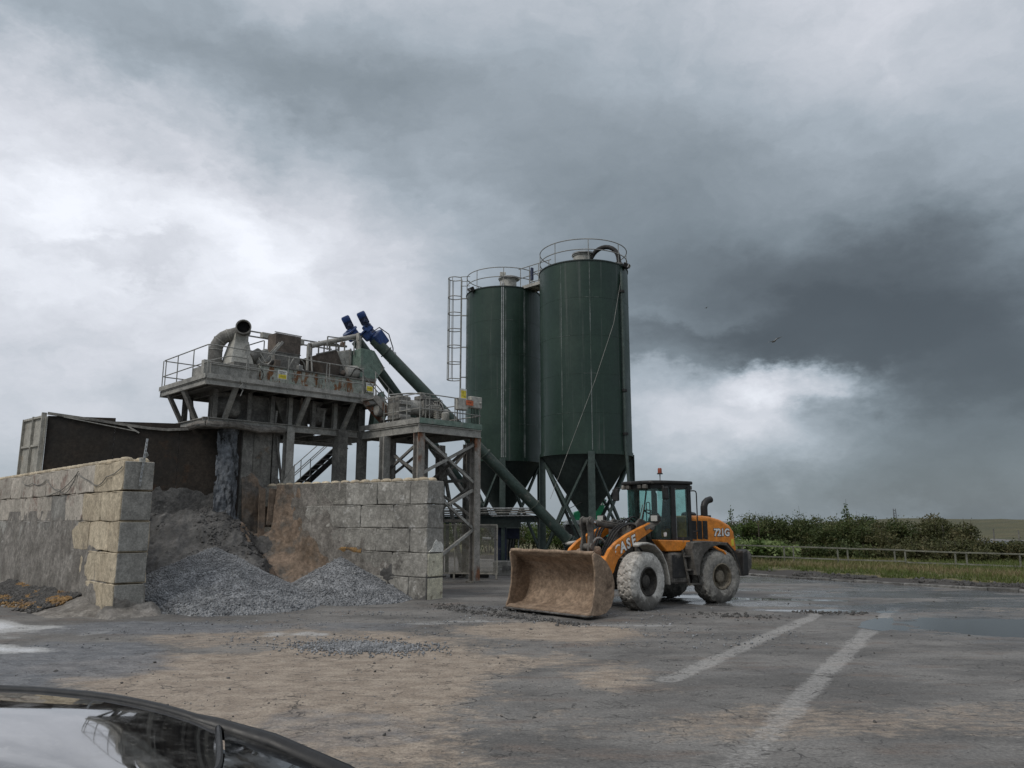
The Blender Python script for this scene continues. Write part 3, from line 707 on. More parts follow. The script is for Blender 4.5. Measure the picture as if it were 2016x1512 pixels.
ORD = ['first', 'second', 'third', 'fourth', 'fifth', 'sixth', 'seventh', 'eighth', 'ninth', 'tenth', 'eleventh', 'twelfth', 'thirteenth', 'fourteenth', 'fifteenth']
def build_scrub():
    def at(px, Y): return (px - 1008) / 1500 * Y
    # the thicket behind the rail fence, counted from the loader outwards
    for i in range(15):
        px = 1490 + i * 28 + rng.uniform(-6, 6); Y = 47 - i * .25 + rng.uniform(-1.2, 1.2)
        brown = px > 1690 and i % 3 != 1
        h = 2.25 + .45 * rng.random() + (.30 if px < 1560 else 0) - (.35 if 1695 < px < 1750 else 0) + (.18 if 1790 < px < 1850 else 0) - (.25 if px > 1860 else 0)
        bush(at(px, Y), Y, h, 1.1 + .35 * rng.random(), '%s scrub bush in the main row of the thicket, %s from the loader' % ('brownish' if brown else 'dark green', ORD[i]), M_bush_br if brown else M_bush, 'scrub bushes in the main row behind the rail fence', 1900)
    for i in range(9):
        px = 1780 + i * 27; Y = 41.5 - i * .3 + rng.uniform(-.6, .6)
        bush(at(px, Y), Y, 1.25 + .45 * rng.random() - .03 * i, 1.0, 'low brown thorny bush before the hill, %s from the far mast' % ORD[i], M_bush_br, 'low thorny bushes on the verge', 1300)
    for i in range(15):
        px = 862 + i * 35 + rng.uniform(-6, 6); Y = 52 + rng.uniform(-1.5, 1.5)
        bush(at(px, Y), Y, 2.2 + .7 * rng.random(), 1.3, 'green bush glimpsed under the silos and loader, %s from the mesh guard' % ORD[i], M_bush if i % 3 else M_bush_lt, 'bushes glimpsed under the silos', 1500)
    for i in range(9):
        px = 1440 + i * 34; Y = 56
        bush(at(px, Y), Y, 2.4 + .8 * rng.random(), 1.5, 'dark bush topping the thicket from its back row, %s from the loader' % ORD[i], M_bush, 'bushes in the back row of the thicket', 1400)
    for i in range(12):
        px = 1500 + i * 37; Y = 42.0 - i * .35
        bush(at(px, Y), Y, .95 + .35 * rng.random(), .95, 'low %s bush just behind the fence rails, %s from the loader' % ('green' if i < 6 else 'brown', ORD[i]), M_bush if i < 6 else M_bush_br, 'low bushes just behind the fence rails', 900)
    bush(at(1658, 46), 46, 2.95, 1.2, 'slim pointed sapling standing tallest above the scrub behind the fence', M_bush_lt, None, 1700, 'sapling', .075, 'sapling', True)
    bush(at(1815, 46.0), 46.0, 2.72, 1.5, 'rounded brown green bush rising highest near the far lattice mast', M_bush_br, None, 2600)
    bush(at(1520, 46.5), 46.5, 2.85, 1.5, 'broad dark green bush just behind the pale leafed plants', M_bush, None, 2600)
    bush(at(998, 45), 45, 3.05, 1.0, 'thin yellow green sapling showing under the left silo', M_bush_lt, None, 420, 'sapling', .07, 'sapling', True)
    bush(at(940, 44), 44, 3.1, .9, 'thin sapling showing between the gantry leg and left silo', M_bush_lt, None, 380, 'sapling', .07, 'sapling', True)
    bush(at(1192, 44.5), 44.5, 2.4, .7, 'small bright green bush beside the loader cab, behind the right silo', M_bush_lt, None, 700, 'bush', .07)
    bush(at(1436, 45), 45, 2.75, 1.0, 'thin pale green sapling rising behind the loader exhaust', M_bush_lt, None, 500, 'sapling', .06, 'sapling', True)
    bush(at(1462, 46), 46, 2.55, .9, 'mid green bush at the loader tail end of the thicket', M_bush_lt, None, 900, 'bush', .08)
    # the broad leafed pale plants by the loader's tail
    r = thing('leafy_plant', 'low bank of pale green broad leaves behind the loader tail and fence', 'plant', (13.0, 39.8, .2))
    cs = [(at(1440 + 9.5 * i, 40.0), 40.0 + rng.uniform(-.3, .3), .86 + .25 * rng.random() - .042 * max(0, i - 5), .42, .40) for i in range(12)]
    leaf_cloud('foliage', cs, 1700, .11, M_pale_lf, r, .35)
    for c in cs: tb('stem', M_twig, r, [(c[0], c[1], 0), (c[0] + .03, c[1], c[2])], [.02, .01], 5)
    for i, px in enumerate((1484, 1840, 1889, 1938, 1986)):
        Y = 43.5 if i else 42.5
        p = thing('timber_post', 'thin pale timber post standing in the scrub, %s from the loader' % ORD[i], 'post', (at(px, Y), Y, 0), 'thin timber posts in the scrub')
        tb('shaft', M_twig if i == 0 else M_steel_dk, p, [(at(px, Y), Y, 0), (at(px, Y) + .03, Y, 2.1 - .08 * i)], .035, 8)
build_scrub()

def build_mast():
    x = (1750 - 1008) / 1500 * 150; m = wmat('mast_steel', (.14, .15, .16), (.18, .19, .2), 2, rough=.6, bump=0)
    r = thing('lattice_mast', 'slender lattice mast far off above the scrub on the horizon', 'mast', (x, 150, 0))
    for dx, dy in ((-.42, -.3), (.42, -.3), (0, .45)): br('mast_leg', m, r, (x + dx, 150 + dy, 0), (x + dx * .5, 150 + dy * .5, 4.6), .10)
    for k in range(9):
        z = .5 * k; f = 1 - .5 * z / 4.6
        br('lattice_bar', m, r, (x - .42 * f, 150 - .3 * f, z), (x + .42 * f, 150 - .3 * f, z + .45), .06)
        br('lattice_bar', m, r, (x + .42 * f, 150 - .3 * f, z), (x - .42 * f, 150 - .3 * f, z + .45), .06)
build_mast()

def build_gull():
    m = wmat('gull_feathers', (.13, .13, .13), (.3, .3, .3), 6, rough=.8, bump=0)
    for (px, py, Y, s, lab) in ((1522, 672, 40, 1.0, 'lone gull gliding on spread wings under the dark cloud'), (1392, 606, 60, .4, 'tiny dark bird high up to the left of the gull')):
        x = (px - 1008) / 1500 * Y; z = 2.3 + math.tan(math.atan((756 - py) / 1500) + PITCH) * Y; x *= 1.03
        r = thing('gull', lab, 'bird', (x, Y, z)); t = .42
        c, n = math.cos(t), math.sin(t)
        P = lambda u, v, w: (x + (u * c - w * n * .5) * s, Y + v * s, z + (w + u * n) * s)
        MB().tube([P(-.03, .24, 0), P(0, .1, .01), P(0, -.05, 0), P(.02, -.2, .01), P(.03, -.27, .01)], [.015, .05, .055, .035, .01], 8).build('body', m, r, smooth=True)
        for k in (-1, 1):
            vs = [P(0, .09, .03), P(k * .22, .13, .10), P(k * .52, .0, .06), P(k * .24, -.02, .09), P(0, -.1, .03)]
            vs2 = [(a, b, e - .008 * s) for a, b, e in vs]
            MB().add(vs + vs2, [(0, 1, 2, 3, 4), (9, 8, 7, 6, 5)] + [(i, (i + 1) % 5, (i + 1) % 5 + 5, i + 5) for i in range(5)]).build('wing', m, r)
build_gull()

# ------------------------------------------------------------------ concrete block walls
def block_mesh(name, L, H, D, mat, seed):
    r = np.random.default_rng(seed); bm = bmesh.new()
    bmesh.ops.create_cube(bm, size=1.0)
    for v in bm.verts: v.co = Vector((v.co.x * L, v.co.y * D, v.co.z * H))
    bmesh.ops.subdivide_edges(bm, edges=[e for e in bm.edges if abs((e.verts[0].co - e.verts[1].co).x) > .5 * L or abs((e.verts[0].co - e.verts[1].co).z) > .5 * H], cuts=2)
    for v in bm.verts:
        ex = abs(abs(v.co.x) - L / 2) < .01; ez = abs(abs(v.co.z) - H / 2) < .01; ey = abs(abs(v.co.y) - D / 2) < .01
        k = .004 if ex + ez + ey < 2 else .011
        v.co += Vector(r.normal(0, 1, 3)) * k - v.co.normalized() * (abs(r.normal(0, .012)) if ex + ey + ez == 3 else 0)
    me = bpy.data.meshes.new(name); bm.to_mesh(me); bm.free(); me.materials.append(mat)
    return me

def wall_block(me, mat, parent, M, bev=.022):
    o = bpy.data.objects.new('block', me); COL.objects.link(o); o.parent = parent
    o.matrix_local = WM[parent].inverted() @ M
    o.material_slots[0].link = 'OBJECT'; o.material_slots[0].material = mat
    b = o.modifiers.new('bevel', 'BEVEL'); b.width = bev; b.segments = 2; b.limit_method = 'ANGLE'; b.angle_limit = R_(50)
    return o

STUD_ME = {}
def stud(parent_block, loc, mat):
    if 'm' not in STUD_ME:
        mb = MB(); fr = FR[0]; frame(W0); mb.lathe([(.17, 0), (.165, .05), (.12, .10), (.04, .115)], n=14); frame(fr)
        me = bpy.data.meshes.new('stud'); me.from_pydata([tuple(v) for v in mb.v], [], mb.f); me.shade_smooth(); me.materials.append(mat); STUD_ME['m'] = me
    o = bpy.data.objects.new('stud', STUD_ME['m']); COL.objects.link(o); o.parent = parent_block; o.location = loc

def block_wall(name, label, corner, wdir, ztop, L, H, D, nrow, ncol, pick, side=1, group=None):
    """runs from corner along wdir; the thickness lies on the right (side=1) of that direction"""
    root = thing(name, label, 'wall', (corner[0], corner[1], 0), group)
    w = Vector((wdir[0], wdir[1], 0)).normalized(); n = Vector((w.y, -w.x, 0)) * side
    rot = Matrix(((w.x, -n.x * side, 0, 0), (w.y, -n.y * side, 0, 0), (0, 0, 1, 0), (0, 0, 0, 1)))
    cache = {}
    for i in range(nrow):
        z = ztop - H * (i + .5); s = 0.; j = 0
        while s < ncol * L:
            l = L if not (j == 0 and i % 2 == 0) else L * .5
            key = (l, int(rng.integers(0, 3)))
            if key not in cache: cache[key] = block_mesh('block', l - .014, H - .012, D - .01, M_block, len(cache) + 5)
            out = .012 * rng.standard_normal()
            p = Vector((corner[0], corner[1], 0)) + w * (s + l / 2) + n * (D / 2 + out * .5) + Vector((0, 0, z))
            M = Matrix.Translation(p) @ rot @ Matrix.Rotation(.004 * rng.standard_normal(), 4, 'Z')
            b = wall_block(cache[key], pick(i, j, s), root, M)
            if i == 0:
                k = max(1, round(l / .53))
                for q in range(k):
                    for yy in (-.19, .19):
                        stud(b, ((q + .5) * l / k - l / 2, yy, H / 2 - .01), pick(i, j, s))
            s += l; j += 1
    return root, w, n

LWC = plw(-3.85, -4.63)
RWC = plw(4.15, -6.69); RWD = plw(3.04, .21) - plw(4.15, -6.69)
def pick_left(i, j, s):
    r = rng.random()
    if i == 0: return M_block_tan if s < 1 and r < .6 else (M_block_pink if r < .8 else M_block)
    if i == 1: return M_block_tan if s < 3.0 else (M_block_pink if r < .75 else M_block)
    if i in (2, 3): return M_block_tan if s < 2.9 else M_block
    return M_block_tan if s < 2.0 else M_block
wl, WLW, WLN = block_wall('block_wall', 'tall buff and grey concrete block wall caked in mud, left side of the bay', LWC, (-1, 1), 3.79, 1.5, .752, .75, 6, 9, pick_left)
def pick_right(i, j, s):
    if i == 0: return M_block_rough if s > 2.4 else M_block_wall
    if i == 3 and j == 0: return M_block_wall
    return M_block_wall if s < 5.4 else M_block_rough
wr, WRW, WRN = block_wall('block_wall', 'low weathered grey concrete block wall with cream end, right side of the bay', RWC, RWD, 3.52, 1.45, .722, .75, 6, 5, pick_right)

def wall_trim():
    # thin skins: left wall ends greyed for their shaded side, painted end faces on the right one
    w, n = WLW, WLN
    for i in range(5):
        z = 3.79 - .752 * (i + .5)
        c = LWC - w * .012 + n * .375 + Vector((0, 0, z))
        frame(fmat(c, (n.x, n.y)))
        MB().box((0, 0, 0), (.70, .03, .70)).build('end_face', M_block_shade, wl, bevel=.012)
    frame(W0)
    w, n = WRW, WRN
    for i, m in ((3, M_block_cream), (4, M_block_cream)):
        z = 3.52 - .722 * (i + .5)
        frame(fmat(RWC - w * .012 + n * .375 + Vector((0, 0, z)), (n.x, n.y)))
        MB().box((0, 0, 0), (.68, .03, .67)).build('painted_end', m, wr, bevel=.012)
    # splash of lime on the third block end
    frame(fmat(RWC - w * .02 + n * .40 + Vector((0, 0, 3.52 - .722 * 3 + .18)), (n.x, n.y)))
    pts = [(-.34, -.16), (-.2, -.06), (-.1, .12), (0, .2), (.1, .12), (.2, .14), (.3, .02), (.32, -.17)]
    MB().prism(pts, -.014, .014, 'xz').build('lime_patch', M_lime, wr)
    frame(W0)
wall_trim()

def crust(name, mat, parent, o, u, n, s0, s1, z0, z1, ns, nz_, thick, seed, shape, kind=None, freq=1.0):
    """a skin of dried mud on a vertical face: o + u*s, pushed out along n where shape(s, z) > 0"""
    S, Z = np.meshgrid(np.linspace(s0, s1, ns), np.linspace(z0, z1, nz_), indexing='ij')
    m = shape(S, Z)
    q = thick * (m + .9 * fbm(S * 1.3 * freq, Z * .8 * freq, seed, 4) + .35 * fbm(S * 5 * freq, Z * 3.0 * freq, seed + 3, 3) - .05)
    q = np.clip(q, -.05, None)
    X = o.x + u.x * S + n.x * q; Y = o.y + u.y * S + n.y * q
    V = np.stack([X, Y, Z + o.z + .02 * fbm(S * 6, Z * 6, seed + 5, 2)], -1).reshape(-1, 3)
    F = grid_faces(ns, nz_)
    F = F[(q.ravel()[F].max(1) > -.045)]
    if parent is not None: V = V - np.array(WM[root_of(parent)].translation)
    return np_mesh(name, V, F, mat, parent, smooth=True, kind=kind)

def wall_mud():
    w, n = WLW, WLN
    crust('mud_crust', M_crust, wl, LWC.copy(), w, -n, .1, 13.4, -.05, 2.6, 260, 90, .085, 101,
          lambda S, Z: np.clip(np.interp(S, [0, .8, 1.8, 3, 4.5, 8, 13], [-.95, -.8, -.25, .2, .35, .45, .45]) + (1.35 + .25 * np.sin(S * .9) - Z) * .42, -1.2, .8))
    crust('mud_splash', M_crust, wl, LWC + w * -.03, n, -w, .02, .76, -.05, .7, 40, 30, .09, 103, lambda S, Z: .5 - Z * 1.3)
    w, n = WRW, WRN       # brown mud slumped against the far end of the right wall
    crust('brown_mud_slump', M_brownmud, wr, RWC.copy(), w, -n, 2.6, 7.1, .2, 3.55, 140, 100, .15, 111,
          lambda S, Z: np.clip((S - 5.7 + 1.15 * np.maximum(0, 2.5 - Z) - .35 * np.maximum(0, Z - 2.7)) * .75, -1.4, 1.5) + .45 * fbm(S * 1.7, Z * 1.7, 177, 4))
    crust('grey_mud_film', M_crust, wr, RWC.copy(), w, -n, 1.6, 7.1, .2, 3.55, 150, 100, .05, 117,
          lambda S, Z: np.clip((S - 4.75 + 1.25 * np.maximum(0, 2.6 - Z)) * .45, -1.2, .6) + .6 * fbm(S * 2.2, Z * 2.2, 179, 4) - .1)
    crust('mud_crust', M_greymud, wr, RWC.copy(), w, -n, -.02, 3.8, -.05, 1.1, 90, 40, .06, 113, lambda S, Z: .45 - Z * 1.1 - .35 * sstep(1.2, 0, S))
    # amber stain of sand lodged along a joint
    crust('amber_streak', M_gravel_or, wr, RWC.copy(), w, -n, 2.8, 4.4, 1.30, 1.46, 60, 12, .05, 115, lambda S, Z: .25 - 6 * np.abs(Z - 1.37 - .05 * np.sin(S * 4)) + .8 * fbm(S * 3, Z * 3, 119, 3))
wall_mud()

def wall_gear():
    # slotted bar with junction box and cable on the end of the left wall
    w, n = WLW, WLN
    root = thing('slotted_bar', 'slotted steel bar with small junction box fixed to the left wall end', 'bracket', LWC + n * .42 - w * .06 + Vector((0, 0, 3.1)))
    o = LWC + n * .42 - w * .07
    frame(fmat((o.x, o.y, 0), (n.x, n.y)))
    MB().bar((-.035, 0, 3.15), (.06, 0, 4.35), .05, .016, (0, 1, 0)).build('channel', M_galv, root)
    MB().box((-.01, .03, 3.8), (.14, .09, .12)).build('junction_box', M_cream, root, bevel=.012)
    for k in range(11):
        z = 3.24 + k * .1; MB().box((-.035 + .095 * (z - 3.15) / 1.2, -.012, z), (.018, .006, .05)).build('slot', M_steel_dk, root)
    MB().tube([(.06, .0, 4.0), (.10, .01, 3.93), (.06, .02, 3.88)], .03, 7).build('cable_knot', M_rail, root, smooth=True)
    frame(W0)
    c = thing('cable', 'loose dark cable looped along the top row of the left wall', 'cable', LWC + Vector((0, 0, 3.5)))
    P = lambda s, z: LWC + w * s - n * .035 + Vector((0, 0, z))
    pts = []
    for a, b, d in (((.0, 3.62), (1.1, 3.42), .05), ((1.1, 3.42), (2.3, 3.33), .16), ((2.3, 3.33), (3.6, 3.62), .02), ((3.6, 3.62), (5.2, 3.2), .30), ((5.2, 3.2), (6.6, 3.55), .10), ((6.6, 3.55), (8.2, 3.5), .12), ((8.2, 3.5), (9.6, 3.6), .1)):
        q = sag(P(*a), P(*b), d); pts += q if not pts else q[1:]
    MB().tube(pts, .012, 6).build('run', M_steel_dk, c, smooth=True)
    pts = sag(P(3.5, 3.66), P(5.7, 3.1), .12) + sag(P(5.7, 3.1), P(6.6, 3.05), .02)[1:]
    MB().tube(pts, .012, 6).build('run', M_steel_dk, c, smooth=True)
wall_gear()

# ------------------------------------------------------------------ steel back wall of the bay, ribbed wing, pier
def build_bay():
    frame(PL)
    r = thing('steel_bay_wall', 'tall dark steel back wall of the bay with pale ribbed wing', 'wall', (-3.5, 4.2, 0))
    # back plate in three sheets, and its bent rim
    P0, P1 = Vector((-3.5, 4.2, 0)), Vector((1.95, 1.2, 0))
    K = lambda t, z, o=0.: P0.lerp(P1, t) + Vector((-.48, -.877, 0)) * o + Vector((0, 0, z))
    for k in range(3):
        t0, t1 = k / 3, (k + 1) / 3 - .002; h = 5.78 - .12 * k
        MB().bar(K(t0, h / 2), K(t1, h / 2), .06, h).build('back_sheet', M_backplate, r)
    pts = [K(0, 5.86, .06), K(.26, 5.66, .07), K(.5, 5.46, .07), K(.6, 5.42, .08), K(.72, 5.47, .1)]
    for p, q in zip(pts, pts[1:]): MB().bar(p, q, .10, .09).build('top_flange', M_steel_dk, r)
    MB().bar(K(.08, 5.75, .1), K(.44, 5.34, .12), .04, .03).build('torn_strip', M_steel, r)
    MB().bar(K(.40, 5.5, .12), K(.46, 5.28, .12), .05, .05).build('torn_strip', M_steel, r)
    # ribbed wing turning back at the left
    A, B = Vector((-3.56, 4.15, 0)), Vector((-3.62, 6.55, 0))
    d = (B - A); n = Vector((-d.y, d.x, 0)).normalized()
    P = lambda t, z, o=0: A + d * t + n * o + Vector((0, 0, z))
    MB().bar(P(0, 2.9), P(1, 2.95), .05, 5.7).build('wing_sheet', M_plate_lt, r)
    MB().bar(P(.03, 0, .06), P(.03, 5.88, .06), .10, .14, (1, 0, 0)).build('rib', M_plate_lt, r)
    MB().bar(P(.5, 0, .06), P(.5, 5.84, .06), .06, .10, (1, 0, 0)).build('rib', M_plate_lt, r)
    MB().bar(P(.98, 0, .06), P(.98, 5.84, .06), .06, .10, (1, 0, 0)).build('rib', M_plate_lt, r)
    for z in (5.76, 4.80, 3.7): MB().bar(P(.04, z, .05), P(.96, z + .04, .05), .08, .07).build('rib', M_plate_lt, r)
    # concrete pier at the mouth of the chute
    p = thing('concrete_pier', 'rough mud stained concrete pier under the gantry beside the slurry fall', 'pier', (2.75, 1.4, 0))
    MB().box((2.80, 1.62, 2.83), (.72, .72, 5.66)).build('shaft', M_pier, p, bevel=.03)
    MB().box((2.22, 1.45, 2.8), (.40, .34, 5.6)).build('side_plate', M_steel_dk, p)
    frame(W0)
    o = PL @ Vector((2.0, 1.26, 0)); u = PL.to_3x3() @ Vector((1, 0, 0)); nn = PL.to_3x3() @ Vector((0, -1, 0))
    crust('brown_mud_slump', M_brownmud, p, PL @ Vector((2.05, 1.25, 0)), u, nn, 0, 1.12, .2, 4.0, 50, 120, .22, 121,
          lambda S, Z: np.interp(Z, [.2, 1.0, 2.4, 3.3, 4.0], [2.4, 1.6, .75, .25, -.6]) + .3 * np.sin(S * 4), None, 1.0)
    # blue grey slurry that has run down from the mixer
    crust('slurry_fall', M_slurry, r, PL @ Vector((1.05, 1.2, 0)), u, nn, 0, 1.15, .4, 5.5, 90, 260, .24, 123,
          lambda S, Z: .95 + .9 * fbm(S * 4.5, Z * 1.6, 127, 4) + .5 * fbm(S * 11, Z * 4, 129, 3) - np.abs(S - .50 - .08 * np.sin(Z * 1.1)) * (3.1 - .45 * np.interp(Z, [.4, 2.5, 5.5], [2.6, .8, 0])) + np.interp(Z, [.4, 1.5, 2.6, 5.5], [1.8, .8, .15, -.1]), None, 1.2)
    crust('mud_stain', M_greymud, r, PL @ (P0 + Vector((.1, -.12, 0))), PL.to_3x3() @ (P1 - P0).normalized(), PL.to_3x3() @ Vector((-.48, -.877, 0)), 0, 5.6, .3, 3.9, 120, 90, .10, 125,
          lambda S, Z: np.interp(S, [0, 1, 2.5, 4, 5.6], [.1, .15, .3, .5, .8]) + np.interp(Z, [.3, 2, 2.7, 3.3, 3.9], [1.2, .5, -.25, -.7, -1.2]))
    # planks leaning on the pier
    frame(PL)
    for k, (a, b, lab) in enumerate((((2.50, .55, 3.42), (2.46, .38, 1.62), 'longer brown board hanging against the pier mud'), ((2.88, .5, 3.42), (2.76, .36, 2.15), 'shorter brown board beside the longer one on the pier'))):
        t = thing('board', lab, 'board', b, 'brown boards on the pier')
        MB().bar(a, b, .23 if k == 0 else .26, .05, (0, 1, 0)).build('plank', M_brownmud, t)
    frame(W0)
build_bay()

# ------------------------------------------------------------------ heaps
def rock_variants(n=6, seed=3):
    out = []; r = np.random.default_rng(seed)
    for i in range(n):
        bm = bmesh.new(); bmesh.ops.create_icosphere(bm, subdivisions=1, radius=1.0)
        for v in bm.verts: v.co = v.co * (1 + .22 * r.normal()); v.co.z *= .75
        bm.verts.index_update()
        out.append((np.array([v.co[:] for v in bm.verts], np.float32), np.array([[v.index for v in f.verts] for f in bm.faces], np.int32))); bm.free()
    return out
ROCKS = rock_variants()
def scatter(name, P, S, mat, kind='stuff', attrs=None, parent=None):
    Vs, Fs = [], []; off = 0
    kk = rng.integers(0, len(ROCKS), len(P))
    for k, (v, f) in enumerate(ROCKS):
        idx = np.where(kk == k)[0]; m = len(idx)
        if not m: continue
        a = rng.normal(size=(m, 4)); a /= np.linalg.norm(a, axis=1)[:, None]; w, x, y, z = a.T
        Rm = np.stack([1 - 2 * (y * y + z * z), 2 * (x * y - z * w), 2 * (x * z + y * w), 2 * (x * y + z * w), 1 - 2 * (x * x + z * z), 2 * (y * z - x * w), 2 * (x * z - y * w), 2 * (y * z + x * w), 1 - 2 * (x * x + y * y)], 1).reshape(m, 3, 3)
        sc = S[idx][:, None] * rng.uniform(.7, 1.3, (m, 3))
        V = np.einsum('mij,mvj->mvi', Rm, v[None] * sc[:, None, :]) + P[idx][:, None, :]
        Vs.append(V.reshape(-1, 3)); Fs.append((f[None] + (np.arange(m) * len(v))[:, None, None] + off).reshape(-1, 3)); off += m * len(v)
    return np_mesh(name, np.concatenate(Vs), np.concatenate(Fs), mat, parent, kind)

def heap_h(a, b, seed=131):
    """height of the spoil in the bay, in plant coordinates"""
    n1 = fbm(a * 1.1, b * 1.1, seed, 4); n2 = fbm(a * 3.5, b * 3.5, seed + 9, 3)
    # wet fines banked against the back wall
    bw = 1.2 + (1.95 - a) * .55
    hb = 2.55 + .17 * a + .22 * n2 + .10 * fbm(a * 9, b * 9, seed + 21, 3) - .62 * np.maximum(0, bw - .3 - b) + .5 * n1
    hb = np.minimum(hb, 3.2) - 1.0 * sstep(1.35, 2.3, a + .5 * n2)
    # tipped gravel: ridge from the left wall up to a crest and a second heap at the right wall
    d1 = np.hypot((a + .5) * np.where(a > -.5, 1.0, .8), (b + 2.7) * .74); h1 = 1.58 - .56 * d1 + .16 * n1
    d3 = np.hypot(a + 2.0, (b + 3.2)); h3 = 1.05 - .42 * d3 + .14 * n1
    d2 = np.hypot((a - 2.8), (b + 4.2) * .80); h2 = 1.22 - .60 * d2 + .12 * n1
    g = np.maximum(np.maximum(h1, h2), h3)
    toe = sstep(-7.3, -5.6, b + .35 * a * 0 + .8 * n1)
    h = np.maximum(hb, g + .03 * n2)
    return np.where(g > hb, h, h) - .05, g > hb - .05

def build_heaps():
    as_ = np.linspace(-3.15, 4.3, 190); bs = np.linspace(-8.6, 4.1, 310)
    A, B = np.meshgrid(as_, bs, indexing='ij')
    H, isg = heap_h(A, B)
    c = .70710678
    X = -10.2 + c * A - c * B; Y = 25 + c * A + c * B
    # keep the fines inside the bay: right limit is the inner face of the right wall
    lim = 4.15 - (B + 6.69) * (4.15 - 3.04) / 6.9 + .12
    H = H - .9 * sstep(-2.2, -3.15, A + .4 * fbm(B * 2, A, 135, 2)) * sstep(-4.3, -5.0, B)
    H = np.where((A > lim) | (H < -.12) | (B > 1.25 + (1.95 - A) * .55), -.12, H)
    V = np.stack([X, Y, H], -1).reshape(-1, 3)
    F = grid_faces(len(as_), len(bs))
    hf = H.ravel()[F].max(1); gf = isg.ravel()[F].sum(1)
    br_ = (A + 1.6 * fbm(A * .8, B * .8, 137, 3) + .15 * np.maximum(0, -1 - B) > 2.05).ravel()[F[:, 0]]
    for name, mat, sel in (('wet_fines', M_greymud, (gf < 4) & (hf > -.1) & ~br_), ('brown_mud_bank', M_brownmud, (gf < 4) & (hf > -.1) & br_), ('gravel_heap', M_gravel, (gf > 0) & (hf > -.1))):
        f = F[sel]; u, inv = np.unique(f, return_inverse=True)
        np_mesh(name, V[u], inv.reshape(f.shape), mat, kind='stuff', smooth=True)
    # the stones of the heap: small high up, coarser towards the toe
    n = 80000
    a = rng.uniform(-3.1, 4.2, n); b = rng.uniform(-8.4, .2, n); h, g = heap_h(a, b)
    lim = 4.15 - (b + 6.69) * (4.15 - 3.04) / 6.9
    k = g & (h > -.04) & ((a < lim) | (b < -6.8)) & (a > -3.08 + 0 * b)
    a, b, h = a[k], b[k], h[k]; h = h - .9 * sstep(-2.2, -3.15, a + .4 * fbm(b * 2, a, 135, 2)) * sstep(-4.3, -5.0, b); k = h > -.05; a, b, h = a[k], b[k], h[k]
    size = rng.uniform(.013, .028, len(a)) * (1 + 1.1 * sstep(.55, .05, h) * rng.random(len(a)) + .8 * (rng.random(len(a)) < .02))
    fine = (fbm(a * .9, b * .9, 141, 3) > .10) & (h > .35); keep = ~fine | (rng.random(len(a)) < .25)
    a, b, h, size = a[keep], b[keep], h[keep], size[keep]
    P = np.stack([-10.2 + c * a - c * b, 25 + c * a + c * b, h + size * .35], 1)
    scatter('crushed_stone', P, size, M_gravel)
    # lumps in the wet fines
    n = 9000; a = rng.uniform(-3.1, 2.2, n); b = rng.uniform(-4.0, 3.9, n); h, g = heap_h(a, b); k = ~g & (h > 0) & (b < 1.2 + (1.95 - a) * .55) & (fbm(a * 1.2, b * 1.2, 143, 3) > -.08)
    P = np.stack([-10.2 + c * a - c * b, 25 + c * a + c * b, h], 1)[k]
    scatter('mud_lumps', P, .012 + .055 * rng.random(len(P)) ** 3, M_greymud)
    # amber gravel tipped at the outer foot of the left wall
    n = 5200; s = rng.uniform(2.2, 9.5, n); t = np.abs(rng.normal(0, .55, n)) + .02; hh = .62 - .5 * t + .25 * fbm(s, t * 2, 151, 3); k = hh > 0; s, t, hh = s[k], t[k], hh[k]
    P = np.stack([LWC.x - c * s - c * t, LWC.y + c * s - c * t, hh * .6], 1)
    am = fbm(s * .8, t * 2.2, 153, 3) > .06
    scatter('amber_gravel', P[am], rng.uniform(.02, .045, am.sum()), M_gravel_or)
    scatter('dark_rubble', P[~am], rng.uniform(.025, .06, (~am).sum()), M_clod)
    S, T = np.meshgrid(np.linspace(.3, 11, 120), np.linspace(0, 2.0, 40), indexing='ij')
    Hh = np.maximum((.60 - .48 * T + .25 * fbm(S, T * 2, 151, 3)) * .6 * sstep(.2, 2.2, S), .24 * np.exp(-T * 2.0)) - .02 + .05 * fbm(S * 3, T * 3, 155, 3) - .25 * sstep(1.2, 2.0, T) - .3 * sstep(.9, .3, S)
    np_mesh('mud_bank', np.stack([LWC.x - c * S - c * T, LWC.y + c * S - c * T, Hh - .04 * sstep(1, 2, T)], -1).reshape(-1, 3), grid_faces(120, 40), M_crust, kind='stuff', smooth=True)
    S, T = np.meshgrid(np.linspace(-.5, 1.4, 50), np.linspace(0, .8, 30), indexing='ij')   # mud at the foot of the wall end
    Hh = .34 * np.exp(-T * 3.0) + .10 * fbm(S * 3, T * 3, 157, 3) - .05 - .3 * sstep(.45, .8, T) - .35 * sstep(.9, 1.4, S) - .35 * sstep(-.1, -.5, S)
    np_mesh('mud_bank', np.stack([LWC.x + c * S - c * T * -1, LWC.y + c * S - c * T, Hh], -1).reshape(-1, 3), grid_faces(50, 30), M_crust, kind='stuff', smooth=True)
build_heaps()

